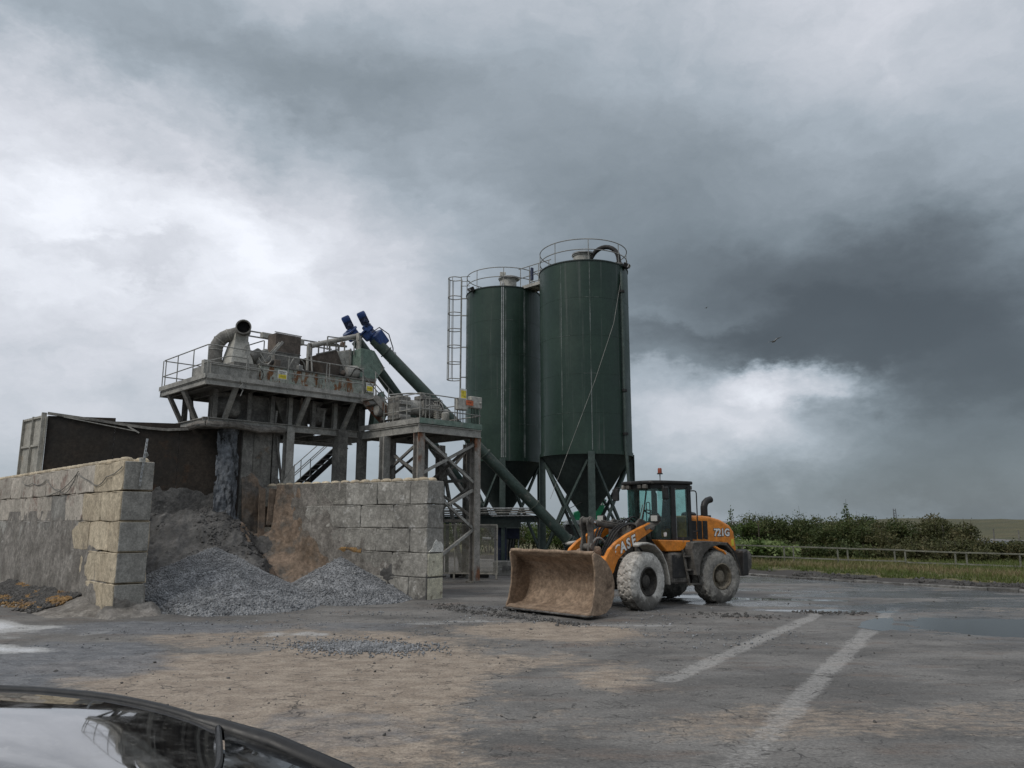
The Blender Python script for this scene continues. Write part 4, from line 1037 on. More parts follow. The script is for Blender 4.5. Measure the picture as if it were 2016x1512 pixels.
def loose_stones():
    # patch of stones in the middle of the yard, stray stones, and mud clods thrown by tyres
    n = 1500; x = -2.75 + 1.15 * rng.normal(size=n) * .62; y = 14.65 + .55 * rng.normal(size=n) * .62 - .18 * (x + 2.75)
    P = np.stack([x, y, ground_h(x, y) + .012], 1); d = np.hypot((x + 2.75) / 1.15, (y - 14.65) / .6)
    scatter('stone_patch', P, rng.uniform(.014, .036, n) * (1.5 - .5 * np.clip(d, 0, 1.4)) * .9, M_gravel)
    n = 2600; x = rng.uniform(-9, 6, n); y = rng.uniform(14.5, 21, n); k = fbm(x * .6, y * .9, 161, 3) > -.02; x, y = x[k], y[k]
    scatter('stray_stones', np.stack([x, y, ground_h(x, y) + .008], 1), .010 + .022 * rng.random(len(x)) ** 3, M_gravel)
    n = 1700; x = rng.uniform(-8, 15, n); y = 5 + 22 * rng.random(n); k = fbm(x * .35, y * .7, 163, 4) > .03; x, y = x[k], y[k]
    scatter('mud_clods', np.stack([x, y, ground_h(x, y) + .004], 1), .007 + .026 * rng.random(len(x)) ** 6, M_clod)
    n = 900; x = rng.uniform(-6, 3, n); y = 6 + 7 * rng.random(n)
    scatter('grit', np.stack([x, y, ground_h(x, y) + .004], 1), .004 + .012 * rng.random(n) ** 4, M_pebble)
    # ridges of mud scraped up in front of the bucket and by the rear wheel
    for (x0, y0, x1, y1, w, n, s) in ((-2.0, 21.2, 1.6, 17.6, .16, 420, .05), (7.3, 20.3, 8.7, 19.9, .22, 150, .05), (4.6, 19.6, 6.2, 18.9, .3, 160, .045), (-2.2, 22.0, 0.4, 20.2, .25, 200, .04)):
        t = rng.random(n); x = x0 + (x1 - x0) * t + w * rng.normal(size=n); y = y0 + (y1 - y0) * t + w * rng.normal(size=n)
        scatter('mud_clods', np.stack([x, y, ground_h(x, y) + .005], 1), .012 + s * rng.random(n) ** 3, M_clod)
    n = 2600; s = rng.uniform(-6, 18, n); t = rng.uniform(-.35, .95, n); q = KP.x + KD.x * s + KN.x * t; w_ = KP.y + KD.y * s + KN.y * t
    z = np.interp(t, [-1, 0, .25, .9], [.0, .02, .07, .16]) + .06 * fbm(q * 2, w_ * 2, 165, 3); k = fbm(s * .7, t, 167, 3) > -.1
    scatter('kerb_mud', np.stack([q, w_, z], 1)[k], .02 + .09 * rng.random(k.sum()) ** 3, M_clod)
loose_stones()

# ------------------------------------------------------------------ railings
def railing(root, path, zs, posts, mat=None, r=.021, zbase=0., ends=True):
    """rails at the heights zs along a path of plan points (z of the floor), posts at given points"""
    mat = mat or M_rail
    for z in zs:
        tb('rail', mat, root, bend([(p[0], p[1], p[2] + z) for p in path], .14), r, 8)
    for p in posts:
        tb('rail_post', mat, root, [(p[0], p[1], p[2] + zbase), (p[0], p[1], p[2] + zs[0] - .005)], r * .95, 8)

# ------------------------------------------------------------------ upper gantry
DK = 7.02
def build_gantry():
    frame(PL)
    g = thing('mixing_gantry', 'high grey steel gantry platform with handrails carrying the mixing plant', 'gantry', (3.5, 2, 0))
    MB().prism([(0, .04), (7.2, .04), (7.2, 4.0), (0, 4.0)], DK - .03, DK, 'xy').build('deck', M_steel_dk, g)
    # rim channels and toe plates
    for p, q in (((0, .02), (7.2, .02)), ((0, 4.0), (7.2, 4.0)), ((.02, .1), (.02, 3.9)), ((7.2, .1), (7.2, 3.9))):
        MB().ibeam((*p, DK - .13), (*q, DK - .13), .09, .19, .018).build('rim_beam', M_steel, g)
    for p, q in (((.0, -.05), (7.2, -.05)), ((-.05, .0), (-.05, 4.0))):
        MB().bar((*p, DK + .06), (*q, DK + .06), .012, .16).build('toe_plate', M_steel, g)
    for k in range(9):
        a = .4 + .8 * k; MB().ibeam((a, .08, DK - .11), (a, 3.92, DK - .11), .08, .15, .015).build('joist', M_steel_dk, g)
    # railings
    zs = (1.14, .54)
    railing(g, [(3.2, 3.97, DK), (.03, 3.97, DK), (.03, .03, DK), (6.2, .0, DK)], zs,
            [(.03, 3.97, DK), (.03, 3.72, DK), (.03, 2.62, DK), (.03, 1.25, DK), (.03, .05, DK), (1.38, 0, DK), (2.97, 0, DK), (4.54, 0, DK), (4.66, 0, DK), (6.16, 0, DK), (1.7, 3.97, DK), (3.2, 3.97, DK)], zbase=-.15)
    tb('rail', M_rail, g, bend([(.3, .9, 7.72), (1.05, .6, 8.0), (1.7, .6, 8.0), (1.75, .6, 7.6)], .1), .02, 8)
    MB().box((.12, .42, DK + .33), (.22, .22, .66)).build('end_post', M_steel, g, bevel=.01)
    # high level pipes along the far side
    for z in (9.66, 9.46): br('high_rail', M_rail, g, (2.4, 3.1, z), (6.6, 3.1, z + .06), .05, .05)
    for a in (2.45, 4.9, 6.5): br('high_post', M_rail, g, (a, 3.1, DK), (a, 3.1, 9.68), .06, .06)
    tb('post_pipe', M_steel, g, [(4.72, 1.75, DK), (4.72, 1.75, 9.2)], .065, 10)
    tb('post_pipe', M_steel, g, [(5.05, 2.1, DK), (5.05, 2.1, 9.35)], .05, 10)
    # columns and lower frame
    for a, b, w in ((3.62, .92, .30), (.55, 3.7, .28), (7.55, 3.6, .30), (3.62, 3.6, .28)):
        ib('column', M_steel, g, (a, b, 0), (a, b, 5.74), w, .30, .03, (0, 1, 0))
    ib('column', M_steel_dk, g, (3.30, 1.35, 0), (3.30, 1.35, 5.74), .26, .26, .03, (0, 1, 0))
    for a, b in ((5.85, .95), (6.72, .75)):
        MB().box((a, b, 2.9), (.42 if a < 6 else .30, .42 if a < 6 else .30, 5.8)).build('column', M_steel_dk, g)
    for (p, q) in (((.35, .92), (8.1, .92)), ((.35, 3.6), (8.1, 3.6)), ((.5, .8), (.5, 3.7)), ((7.6, .98), (7.6, 3.55))):
        ib('lower_beam', M_steel, g, (*p, 5.68), (*q, 5.68), .16, .26, .025)
    for a in (1.6, 2.6, 3.62, 4.7, 5.9): ib('cross_beam', M_steel_dk, g, (a, 1.0, 5.62), (a, 3.55, 5.62), .14, .20, .02)
    # struts between the lower frame and the overhanging deck
    for a in (1.12, 3.92, 5.9):
        br('strut', M_steel, g, (a, .94, 5.78), (a - .02, .10, 6.84), .16, .12)
        br('strut', M_steel_dk, g, (a, 3.58, 5.78), (a, 3.95, 6.84), .14, .10)
    br('strut', M_steel_dk, g, (.62, 2.05, 5.75), (.03, 1.95, 6.86), .20, .12)
    br('strut', M_steel_dk, g, (.62, 3.3, 5.75), (.03, 3.3, 6.86), .18, .12)
    for a in (.75, 2.0, 2.9, 3.62, 4.6, 5.55, 6.7, 7.6):
        ib('stub_column', M_steel_dk if a not in (3.62, 5.55) else M_steel, g, (a, .96, 5.80), (a, .96, DK - .2), .16, .16, .02, (0, 1, 0))
        ib('stub_column', M_steel_dk, g, (a, 3.5, 5.80), (a, 3.5, DK - .2), .16, .16, .02, (0, 1, 0))
    # plant under the deck, all caked
    bx('under_box', M_steel_dk, g, (2.15, 1.9, 6.32), (1.9, 1.3, 1.0), bevel=.04)
    MB().frustum([(3.6, 1.4, 5.9), (4.6, 1.4, 5.9), (4.6, 3.2, 5.9), (3.6, 3.2, 5.9)], [(3.1, 1.2, 6.85), (5.2, 1.2, 6.85), (5.2, 3.4, 6.85), (3.1, 3.4, 6.85)]).build('under_hopper', M_steel_dk, g)
    MB().lathe([(.3, 0), (.34, .05), (.34, .5), (.3, .55)], (4.6, 1.35, 6.3), (1, 0, 0), 20).build('drive_motor', M_steel_dk, g, smooth=True)
    MB().lathe([(.3, 0), (.34, .05), (.34, .9), (.3, .95)], (5.3, 1.75, 6.1), (1, 0, 0), 20).build('drive_motor', M_steel_dk, g, smooth=True)
    MB().lathe([(.36, 0), (.38, .05), (.38, .7), (.3, .8)], (.95, 1.35, 6.25), (1, -.1, 0), 20).build('drive_motor', M_steel_dk, g, smooth=True)
    MB().frustum([(4.95, 1.05, 6.05), (5.05, 1.05, 6.05), (5.05, 1.2, 6.05), (4.95, 1.2, 6.05)], [(4.75, 1.0, 6.6), (5.25, 1.0, 6.6), (5.25, 1.3, 6.6), (4.75, 1.3, 6.6)]).build('gusset', M_steel_dk, g)
    bx('under_box', M_steel_dk, g, (6.6, 2.2, 6.35), (1.4, 1.6, 1.0), bevel=.04)
    # caked lip of the chute over the bay
    P = lambda a, b, z: (a, b, z)
    pts = [(.05, 1.3, 5.45), (.45, .86, 5.58), (1.2, .80, 5.60), (2.0, .82, 5.56), (2.8, .84, 5.55), (3.4, .86, 5.56)]
    for k, (p, q) in enumerate(zip(pts, pts[1:])): MB().tube([p, Vector(p).lerp(Vector(q), .5) + Vector((0, 0, .03 * (-1) ** k)), q], [.11, .13, .10], 8).build('caked_lip', M_crust, g, smooth=True)
    MB().box((1.75, 1.35, 5.52), (3.2, .9, .05)).build('chute_floor', M_steel_dk, g)
    # diagonals by the front column and folded sheet hanging from it
    br('brace', M_steel_dk, g, (3.25, 1.15, 5.4), (3.62, 1.15, 3.2), .07, .07)
    br('brace', M_steel_dk, g, (3.15, 1.5, 4.6), (3.75, 1.5, 3.4), .07, .07)
    MB().add([(3.42, .72, 3.15), (3.80, .70, 4.35), (3.83, .68, 3.2), (3.1, .66, 3.28), (3.42, .74, 3.15), (3.8, .72, 4.35), (3.83, .70, 3.2), (3.1, .68, 3.28)], [(0, 2, 1), (0, 1, 3), (4, 5, 6), (4, 7, 5), (1, 2, 6, 5), (3, 1, 5, 7), (2, 0, 4, 6), (0, 3, 7, 4)]).build('hanging_sheet', M_steel, g)
    br('rear_beam', M_steel_dk, g, (3.7, 4.6, 5.62), (8.0, 4.6, 5.62), .16, .2)
    # rope bundle tied to the deck rim
    MB().tube([(1.15, -.08, 7.05), (1.22, -.12, 6.92), (1.12, -.10, 6.80), (1.25, -.1, 6.72), (1.17, -.1, 6.5)], .018, 6).build('rope', M_rail, g, smooth=True)
    frame(W0)
    return g
build_gantry()

def sign_plate(name, label, parent_frame, c, xdir, w, h, parts, face, group=None):
    """small sign: c is the centre, xdir the reading direction in the current frame; parts = [(mat, x, z, w, h)] or ('text', str, size, mat, x, z)"""
    frame(parent_frame)
    r = thing(name, label, 'sign', c, group)
    x = Vector((xdir[0], xdir[1], 0)).normalized(); F = parent_frame @ Matrix(((x.x, -x.y, 0, c[0]), (x.y, x.x, 0, c[1]), (0, 0, 1, c[2]), (0, 0, 0, 1)))
    frame(F)
    MB().box((0, 0, 0), (w, .012, h)).build('plate', face, r)
    for p in parts:
        if p[0] == 'text':
            text_mesh('lettering', p[1], p[2], p[3], r, Matrix.Translation((p[4], -.010, p[5])) @ Matrix.Rotation(math.pi / 2, 4, 'X'), .001, .0)
        else:
            MB().box((p[1], -.008, p[2]), (p[3], .004, p[4])).build('panel', p[0], r)
    frame(W0)

def build_mixer():
    frame(PL)
    m = thing('mixer', 'long rust streaked pale green mixer trough on the upper gantry', 'mixer', (4.6, 1.9, DK))
    MB().box((4.72, .78, DK + .42), (5.0, .05, .84)).build('side_plate', M_rust_plate, m)
    MB().box((4.72, 1.98, DK + .36), (5.0, 2.30, .72)).build('body', M_steel_dk, m)
    MB().bar((2.2, .78, DK + .87), (7.22, .78, DK + .87), .14, .05).build('top_flange', M_steel_dk, m)
    MB().bar((2.2, .74, DK + .03), (7.22, .74, DK + .03), .12, .05).build('bottom_flange', M_rust_plate, m)
    for a in (2.26, 3.3, 4.6, 5.9, 7.16): MB().box((a, .74, DK + .45), (.03, .05, .76)).build('stiffener', M_rust_plate, m)
    # grey base box at the near end
    MB().box((1.30, 1.5, DK + .33), (1.78, 1.5, .66)).build('end_box', M_steel, m, bevel=.015)
    MB().bar((.42, .73, DK + .64), (2.2, .73, DK + .64), .05, .04).build('top_flange', M_steel, m)
    MB().bar((.42, .73, DK + .14), (2.2, .73, DK + .14), .05, .03).build('top_flange', M_steel, m)
    for a in (.44, 2.17): MB().box((a, .735, DK + .33), (.03, .04, .62)).build('stiffener', M_steel, m)
    tb('cable', M_rubber, m, bend([(2.2, .72, DK + .75), (2.36, .66, DK + .55), (2.28, .66, DK + .25), (2.1, .68, DK + .05)], .15), .016, 6)
    tb('cable', M_cream, m, arc((2.55, 1.0, 8.25), .26, -2.9, .6, 10, plane='xz'), .018, 6)
    MB().box((1.75, 1.3, DK + .76), (.9, .9, .2)).build('cover', M_steel_dk, m)
    # open rack and gearbox leaning over the trough
    for dy in (0, .22):
        br('lid_arm', M_steel, m, (2.62, 1.2 + dy, 8.06), (3.32, 1.2 + dy, 8.98), .05, .09)
    for k in range(5):
        t = .15 + .17 * k; br('lid_rung', M_steel, m, (2.62 + .7 * t, 1.16, 8.06 + .92 * t), (2.62 + .7 * t, 1.46, 8.06 + .92 * t), .05, .05)
    MB().box((2.75, 1.75, 8.3), (.62, .5, .62), Matrix.Rotation(-.5, 3, 'Y')).build('gearbox', M_steel, m, bevel=.05)
    MB().lathe([(.12, 0), (.2, .03), (.2, .45), (.12, .5)], (2.25, 1.6, 8.25), (.8, 0, .55), 14).build('drive_motor', M_steel_dk, m, smooth=True)
    tb('handle', M_rail, m, bend([(2.0, 1.5, 8.35), (2.0, 1.5, 8.65), (2.65, 1.35, 8.95), (2.65, 1.35, 8.6)], .05), .022, 8)
    br('prop', M_steel, m, (2.45, .85, DK + .72), (2.72, 1.0, DK + 1.02), .04, .04)
    # charging tower in plates
    t = thing('charging_chute', 'upright rusty brown box chute with capping angle rising above the mixer', 'chute', (3.95, 2.3, DK))
    for k, (z0, z1, mat) in enumerate(((DK + .7, 8.12, M_steel_dk), (8.13, 8.75, M_steel_dk), (8.76, 9.50, M_brown_plate))):
        MB().box((3.97, 2.3, (z0 + z1) / 2), (1.06 + .012 * k, .62 + .012 * k, z1 - z0)).build('plate', mat, t, bevel=.008)
    for z in (8.13, 8.76): MB().box((3.97, 2.3, z), (1.12, .68, .03)).build('seam_angle', M_steel_dk, t)
    br('capping', M_cream, t, (3.38, 1.99, 9.53), (4.54, 1.99, 9.53), .05, .03)
    # electrical boxes on the high rail
    for a, z, w, lab in ((3.55, 9.56, .46, 'pale junction box on the high rail between the duct and the brown chute'), (4.98, 9.56, .42, 'pale junction box on the high rail, right of the brown chute')):
        e = thing('junction_box', lab, 'junction box', (a, 3.0, z), 'pale boxes on the high rail')
        MB().box((a, 3.0, z), (w, .2, .24)).build('case', M_cream, e, bevel=.02)
        MB().box((a, 2.895, z), (w - .05, .012, .19)).build('cover', M_cream, e)
    # duct
    d = thing('exhaust_duct', 'fat grey elbow duct with open black mouth above a tapered hood', 'duct', (1.3, 2.2, DK + .66))
    pts = [(1.22, 2.25, DK + .66), (1.22, 2.25, 8.5)] + [(1.22 + .55 * (1 - math.cos(t)), 2.25 - .35 * (1 - math.cos(t)), 8.5 + .62 * math.sin(t)) for t in (.3, .6, .9, 1.2, 1.4)] + [(2.02, 1.74, 9.26)]
    MB().tube(pts, .235, 20, cap=False).build('elbow', M_steel_dk, d, smooth=True)
    for k in (1, 3, 5): MB().lathe([(.236, -.02), (.25, -.02), (.25, .02), (.236, .02)], pts[k], Vector(pts[k + 1]) - Vector(pts[k - 1]), 20).build('seam_ring', M_steel, d)
    ax = Vector((-.66, -.75, .04)); ax = Vector((-.45, -.88, .05)).normalized()     # mouth looks out over the yard
    c0 = Vector((1.98, 1.70, 9.30))
    MB().lathe([(.25, -.25), (.255, .38), (.28, .38), (.28, .42), (.235, .42), (.23, -.2)], c0, ax, 24).build('mouth', M_steel_dk, d, smooth=True)
    MB().lathe([(.0, .0), (.228, .0)], c0 + ax * .30, ax, 24).build('mouth_inside', M_dark_in, d)  # black disc standing for the shade inside the duct
    MB().box((1.90, 1.85, 8.98), (.50, .46, .24)).build('neck', M_cream, d)
    MB().frustum([(1.38, 1.35, 7.72), (2.36, 1.35, 7.72), (2.36, 2.35, 7.72), (1.38, 2.35, 7.72)], [(1.63, 1.6, 8.86), (2.17, 1.6, 8.86), (2.17, 2.1, 8.86), (1.63, 2.1, 8.86)]).build('hood', M_cream, d, bevel=.012)
    # feed hopper, grey housing and pipes at the far end
    h = thing('feed_hopper', 'dark slanted steel feed hopper above the mixer', 'hopper', (5.4, 1.7, DK + .8))
    MB().frustum([(5.15, 1.25, 7.95), (6.25, 1.25, 8.0), (6.25, 2.3, 8.0), (5.15, 2.3, 7.95)], [(4.72, 1.1, 8.68), (5.62, 1.1, 9.0), (5.62, 2.6, 9.0), (4.72, 2.6, 8.68)]).build('body', M_brown_plate, h)
    br('rim', M_steel_dk, h, (4.70, 1.09, 8.70), (5.64, 1.09, 9.03), .05, .05)
    for a in (5.75, 5.95): br('ladder_stile', M_rail, h, (a, 1.08, 8.75), (a + .35, 1.05, 7.98), .035, .03)
    for k in range(4): t = .15 + k * .24; br('ladder_rung', M_rail, h, (5.75 + .35 * t, 1.06, 8.75 - .77 * t), (5.95 + .35 * t, 1.06, 8.75 - .77 * t), .025, .025)
    w = thing('weigh_housing', 'pale grey rounded housing on the gantry beside the green hopper', 'housing', (6.1, 1.8, DK + 1.5))
    MB().prism([(5.62, 8.70), (6.60, 8.42), (6.60, 9.28), (5.85, 9.06), (5.62, 8.92)], 1.5, 2.4, 'xz').build('case', M_cream, w, bevel=.05, seg=2)
    MB().box((6.50, 1.48, 8.85), (.06, .04, .85)).build('rib', M_steel, w)
    MB().lathe([(.2, 0), (.27, .05), (.27, .6), (.2, .65)], (6.0, 1.15, 8.18), (1, 0, .12), 18).build('roller_drum', M_steel, w, smooth=True)
    MB().box((6.3, 1.5, 8.2), (.9, .7, .45)).build('base', M_steel_dk, w)
    q = thing('service_pipes', 'grey service pipes and brackets crossing above the hopper', 'pipework', (5.8, 1.8, DK + .6))
    tb('pipe', M_steel, q, [(4.85, 1.75, 9.17), (5.6, 1.7, 9.45), (7.0, 1.5, 9.93)], .105, 12)
    tb('pipe', M_steel, q, bend([(4.72, 1.75, 9.22), (5.2, 1.75, 9.3), (6.1, 1.75, 9.42), (6.1, 1.75, 8.9)], .1), .05, 10)
    tb('pipe', M_steel, q, [(5.0, 2.1, 9.35), (6.7, 2.1, 9.5)], .05, 10)
    tb('riser', M_cream, q, [(6.78, 1.3, DK + .9), (6.78, 1.3, 9.62)], .10, 14)
    MB().box((6.78, 1.3, 9.78), (.2, .2, .34)).build('riser_head', M_cream, q, bevel=.02)
    for z in (8.5, 8.95): MB().lathe([(.1, -.04), (.145, -.04), (.145, .04), (.1, .04)], (6.78, 1.3, z), (0, 0, 1), 14).build('flange', M_cream, q)
    for a in (5.15, 5.4, 5.65, 5.95, 6.35):
        br('hanger', M_steel, q, (a, 1.7, 8.75 + (a - 5.1) * .15), (a, 1.7, 9.4 + (a - 5.1) * .15), .05, .04)
    br('hanger', M_rail, q, (5.3, 1.3, 9.55), (6.55, 1.3, 9.62), .04, .04)
    br('hanger', M_rail, q, (6.55, 1.3, 9.62), (6.55, 1.3, 9.0), .04, .04)
    br('hanger', M_rail, q, (5.3, 1.3, 9.55), (5.3, 1.3, 9.0), .04, .04)
    MB().lathe([(.0, 0), (.1, 0), (.12, .05), (.1, .1), (0, .1)], (5.9, 1.2, 9.3), (0, -1, 0), 14).build('valve_wheel', M_rust_beam, q)
    gh = thing('discharge_hopper', 'faded green folded plate hopper under the blue motors', 'hopper', (7.1, 1.4, DK + 1))
    MB().prism([(6.62, 8.02), (7.38, 8.02), (7.80, 8.58), (7.28, 9.22), (6.62, 9.22)], .9, 1.95, 'xz').build('body', M_lt_green, gh, bevel=.012)
    br('seam', M_lt_green, gh, (7.80, .89, 8.58), (7.36, .89, 8.02), .03, .03)
    MB().box((6.98, .98, 7.88), (.75, .3, .26)).build('spout', M_steel_dk, gh)
    MB().prism([(7.2, 5.95), (7.62, 5.95), (7.95, 6.7), (7.7, 7.55), (7.35, 7.0)], .75, 1.1, 'xz').build('side_chute', M_lt_green, gh)
    # hoses, cables, brackets and small boxes cluttering the trough top
    rg = np.random.default_rng(77); mats = [M_steel, M_steel_dk, M_rust_beam, M_rail, M_rubber, M_brown_plate]
    for k in range(16):
        a = rg.uniform(2.4, 7.0); b_ = rg.uniform(.85, 1.5); z = DK + .88; m_ = mats[int(rg.integers(0, 6))]
        if k % 4 == 0: MB().box((a, b_, z + .12), (rg.uniform(.15, .35), .2, rg.uniform(.15, .3))).build('junction_case', m_, q, bevel=.015)
        elif k % 4 == 1: br('bracket', m_, q, (a, b_, z), (a + rg.uniform(-.3, .3), b_ + .1, z + rg.uniform(.3, .75)), .05, .04)
        elif k % 4 == 2: MB().lathe([(.07, 0), (.10, .02), (.10, .22), (.07, .26)], (a, b_, z + rg.uniform(.1, .3)), (rg.normal(), .2, rg.normal()), 12).build('small_valve', m_, q, smooth=True)
        else: tb('loose_hose', M_rubber if k % 8 == 3 else M_rail, q, bend([(a, b_, z + .02), (a + .2, b_ - .1, z + rg.uniform(.3, .6)), (a + rg.uniform(.4, .9), b_, z + rg.uniform(.2, .5)), (a + rg.uniform(.6, 1.0), b_ + .1, z)], .2, 5), .022, 6)
    for k in range(7):
        a = 3.1 + .5 * k; tb('drip_pipe', mats[k % 4], q, [(a, 1.05, 5.85), (a + .05, 1.05, 6.3 + .3 * (k % 3))], .05 + .02 * (k % 2), 8)
    frame(W0)
    sign_plate('warning_sign', 'small white and yellow notice tied to the gantry handrail', PL, (2.72, -.04, 7.46), (1, 0), .36, .33,
               [(M_yellow, 0, -.07, .31, .15), ('text', 'WARNING', .055, M_ink, 0, .10), ('text', 'KEEP CLEAR', .042, M_ink, 0, .04), ('text', 'OF MOVING PARTS', .03, M_ink, 0, -.07)], M_white)
    sign_plate('warning_sign', 'pale yellow notice board on the mixer end by the stairs', PL, (6.94, .66, 7.6), (1, 0), .34, .38,
               [(M_yellow, 0, -.05, .28, .2), ('text', 'DANGER', .06, M_ink, 0, .12), ('text', 'NO ENTRY', .045, M_ink, 0, -.05)], M_white)
build_mixer()

# ------------------------------------------------------------------ stairs
def stairs(name, label, p0, p1, wdir, width, n, mat, rails=True, mt=None):
    r = thing(name, label, 'stairs', p1)
    p0, p1, wd = Vector(p0), Vector(p1), Vector(wdir)
    d = (p1 - p0); up = Vector((0, 0, 1))
    for k in (0, 1):
        o = wd * (k * width)
        br('stringer', mt or mat, r, p0 + o, p1 + o, .03, .24)
    for i in range(n):
        t = (i + .5) / n; c = p0 + d * t + wd * width / 2 + Vector((0, 0, .02))
        x = Vector((d.x, d.y, 0)).normalized()
        br('tread', mat, r, c - wd * (width / 2 - .02), c + wd * (width / 2 - .02), .24, .035)
    if rails:
        for k in (0, 1):
            o = wd * (k * width)
            for h in (.95, .5): tb('handrail', M_rail, r, [p0 + o + up * h, p1 + o + up * h], .02, 8)
            for t in (.02, .5, .98): q = p0 + d * t + o; tb('rail_post', M_rail, r, [q, q + up * .95], .019, 8)
    return r
frame(PL)
stairs('steel_stairs', 'short rusty open tread stairs from the upper gantry down to the motor platform', (6.15, -.02, 6.98), (7.45, -.02, 5.88), (0, -1, 0), .82, 6, M_steel_dk, True, M_rust_beam)
stairs('steel_stairs', 'dark open tread stairs behind the gantry columns seen against the sky', (8.6, 4.75, 5.6), (5.0, 4.75, 2.4), (0, 1, 0), .8, 13, M_black)
frame(W0)

# ------------------------------------------------------------------ lower platform with the pump and boxes
LD = 5.92
def build_lower():
    frame(PL)
    g = thing('motor_platform', 'lower grey steel platform on braced stanchions right of the mixing gantry', 'gantry', (8.1, -1.2, 0))
    x0, x1, y0, y1 = 6.6, 9.66, -3.08, .75
    MB().prism([(x0 + .05, y0 + .05), (x1 - .05, y0 + .05), (x1 - .05, y1), (x0 + .05, y1)], LD - .05, LD - .02, 'xy').build('deck', M_steel_dk, g)
    MB().bar((x0 - .01, y0 - .012, LD - .02), (x1 + .01, y0 - .012, LD - .02), .02, .20).build('toe_plate', M_lt_green, g)
    MB().bar((x0 - .012, y0 + .02, LD - .02), (x0 - .012, y1, LD - .02), .02, .20).build('toe_plate', M_steel, g)
    for p, q in (((x0, y0 + .05), (x1, y0 + .05)), ((x0 + .05, y0 + .12), (x0 + .05, y1)), ((x1 - .05, y0 + .12), (x1 - .05, y1)), ((x0, y1), (x1, y1))):
        MB().ibeam((*p, LD - .30), (*q, LD - .30), .12, .30, .022).build('rim_beam', M_steel, g)
    for a in (7.4, 8.2, 9.0): MB().ibeam((a, y0 + .1, LD - .2), (a, y1, LD - .2), .1, .2, .02).build('joist', M_steel_dk, g)
    # stanchions
    for a, b, m in ((6.75, -2.88, M_rust_beam), (9.52, -2.88, M_rust_beam), (7.62, .1, M_steel), (10.4, .3, M_steel_dk), (10.9, -.9, M_steel_dk), (8.05, .62, M_steel_dk), (9.55, .4, M_steel_dk), (6.62, -.95, M_steel)):
        ib('stanchion', m, g, (a, b, 0), (a, b, LD - .46), .30, .30, .03, (0, 1, 0))
        MB().box((a, b, .03), (.46, .46, .06)).build('base_plate', M_steel_dk, g)
    yf = -2.9
    for (a, z, b, y) in ((6.9, 5.35, 9.4, 3.75), (9.4, 5.2, 6.9, 4.0), (7.95, 3.0, 9.4, 2.0), (8.1, 2.85, 9.38, 3.45), (6.9, 3.75, 8.0, 3.0), (9.4, 1.95, 6.9, .5)):
        br('brace', M_steel, g, (a, yf, z), (b, yf, y), .10, .10)
    for (b0, z0, b1, z1) in ((-2.8, 5.3, -.1, 3.9), (-.1, 5.2, -2.8, 3.9), (-2.8, 3.7, -.1, 2.4), (-.1, 3.7, -2.8, 2.4)):
        br('brace', M_steel_dk, g, (9.54, b0, z0), (9.54, b1, z1), .09, .09)
        br('brace', M_steel_dk, g, (7.0, b0, z0), (7.0, b1, z1), .09, .09)
    for (a0, z0, a1, z1) in ((7.7, 5.2, 9.5, 3.9), (9.5, 5.2, 7.7, 3.9), (7.7, 3.8, 9.5, 2.4), (9.5, 3.8, 7.7, 2.4)):
        br('brace', M_steel_dk, g, (a0, .4, z0), (a1, .4, z1), .09, .09)
    for (p, q) in (((9.6, -2.4, 5.3), (10.9, -.9, .4)), ((10.4, .3, 5.3), (11.6, .2, .2)), ((10.4, .2, 4.9), (9.6, -2.6, 2.9)), ((10.9, -.8, 5.2), (9.6, .3, 3.1)), ((7.6, .1, 3.8), (8.1, .6, 2.6)), ((6.7, -.9, 5.2), (7.6, 0, 3.9)), ((7.6, 0, 5.2), (6.7, -.9, 3.9)), ((6.7, -.9, 3.8), (7.6, 0, 2.6))): br('brace', M_steel_dk, g, p, q, .12, .12)
    for z in (3.85, 2.3): br('tie', M_steel_dk, g, (9.54, -2.8, z), (9.54, .4, z), .10, .12)
    # railing
    zs = (.98, .42)
    railing(g, [(x0, -.85, LD), (x0, y0, LD), (x1, y0, LD), (x1, -.9, LD)], zs,
            [(x0, -.87, LD), (x0, -1.45, LD), (x0, -2.3, LD), (x0, y0, LD), (7.05, y0, LD), (8.28, y0, LD), (9.55, y0, LD), (x1, -1.6, LD)], zbase=-.1)
    tb('rail', M_rail, g, bend([(x0 + .45, y0, LD), (x0 + .45, y0, LD + .58), (7.0, y0, LD + .58)], .05), .018, 8)
    for z in (LD + 1.0, LD + .72): tb('cage_hoop', M_rail, g, arc((8.0, -1.9, z), .42, -2.6, 1.6, 14), .018, 6)
    for t in (-2.6, -1.5, -.3, .9): tb('cage_bar', M_rail, g, [(8.0 + .42 * math.cos(t), -1.9 + .42 * math.sin(t), LD), (8.0 + .42 * math.cos(t), -1.9 + .42 * math.sin(t), LD + 1.0)], .015, 6)
    # pump set on the platform
    p = thing('pump_set', 'grey caked pump and finned motor behind the lower platform handrail', 'pump', (7.4, -1.4, LD))
    X = Vector((1, -.15, 0)).normalized()
    MB().lathe([(.18, 0), (.24, .03), (.24, .34), (.28, .34), (.28, .40), (.2, .42)], (6.42, -.55, LD + .62), X, 22).build('pump_casing', M_steel, p, smooth=True)
    MB().box((7.02, -1.25, LD + .62), (.62, .72, .95)).build('valve_block', M_steel_dk, p, bevel=.05)
    for dz in (.28, .55, .82): MB().box((7.02, -1.63, LD + dz), (.52, .07, .16)).build('valve_cap', M_steel, p, bevel=.02)
    MB().lathe([(.2, 0), (.30, .02), (.30, .52), (.2, .54)], (7.34, -1.3, LD + .72), X, 22).build('coupling_guard', M_steel, p, smooth=True)
    prof = [(.2, 0), (.36, .01)]
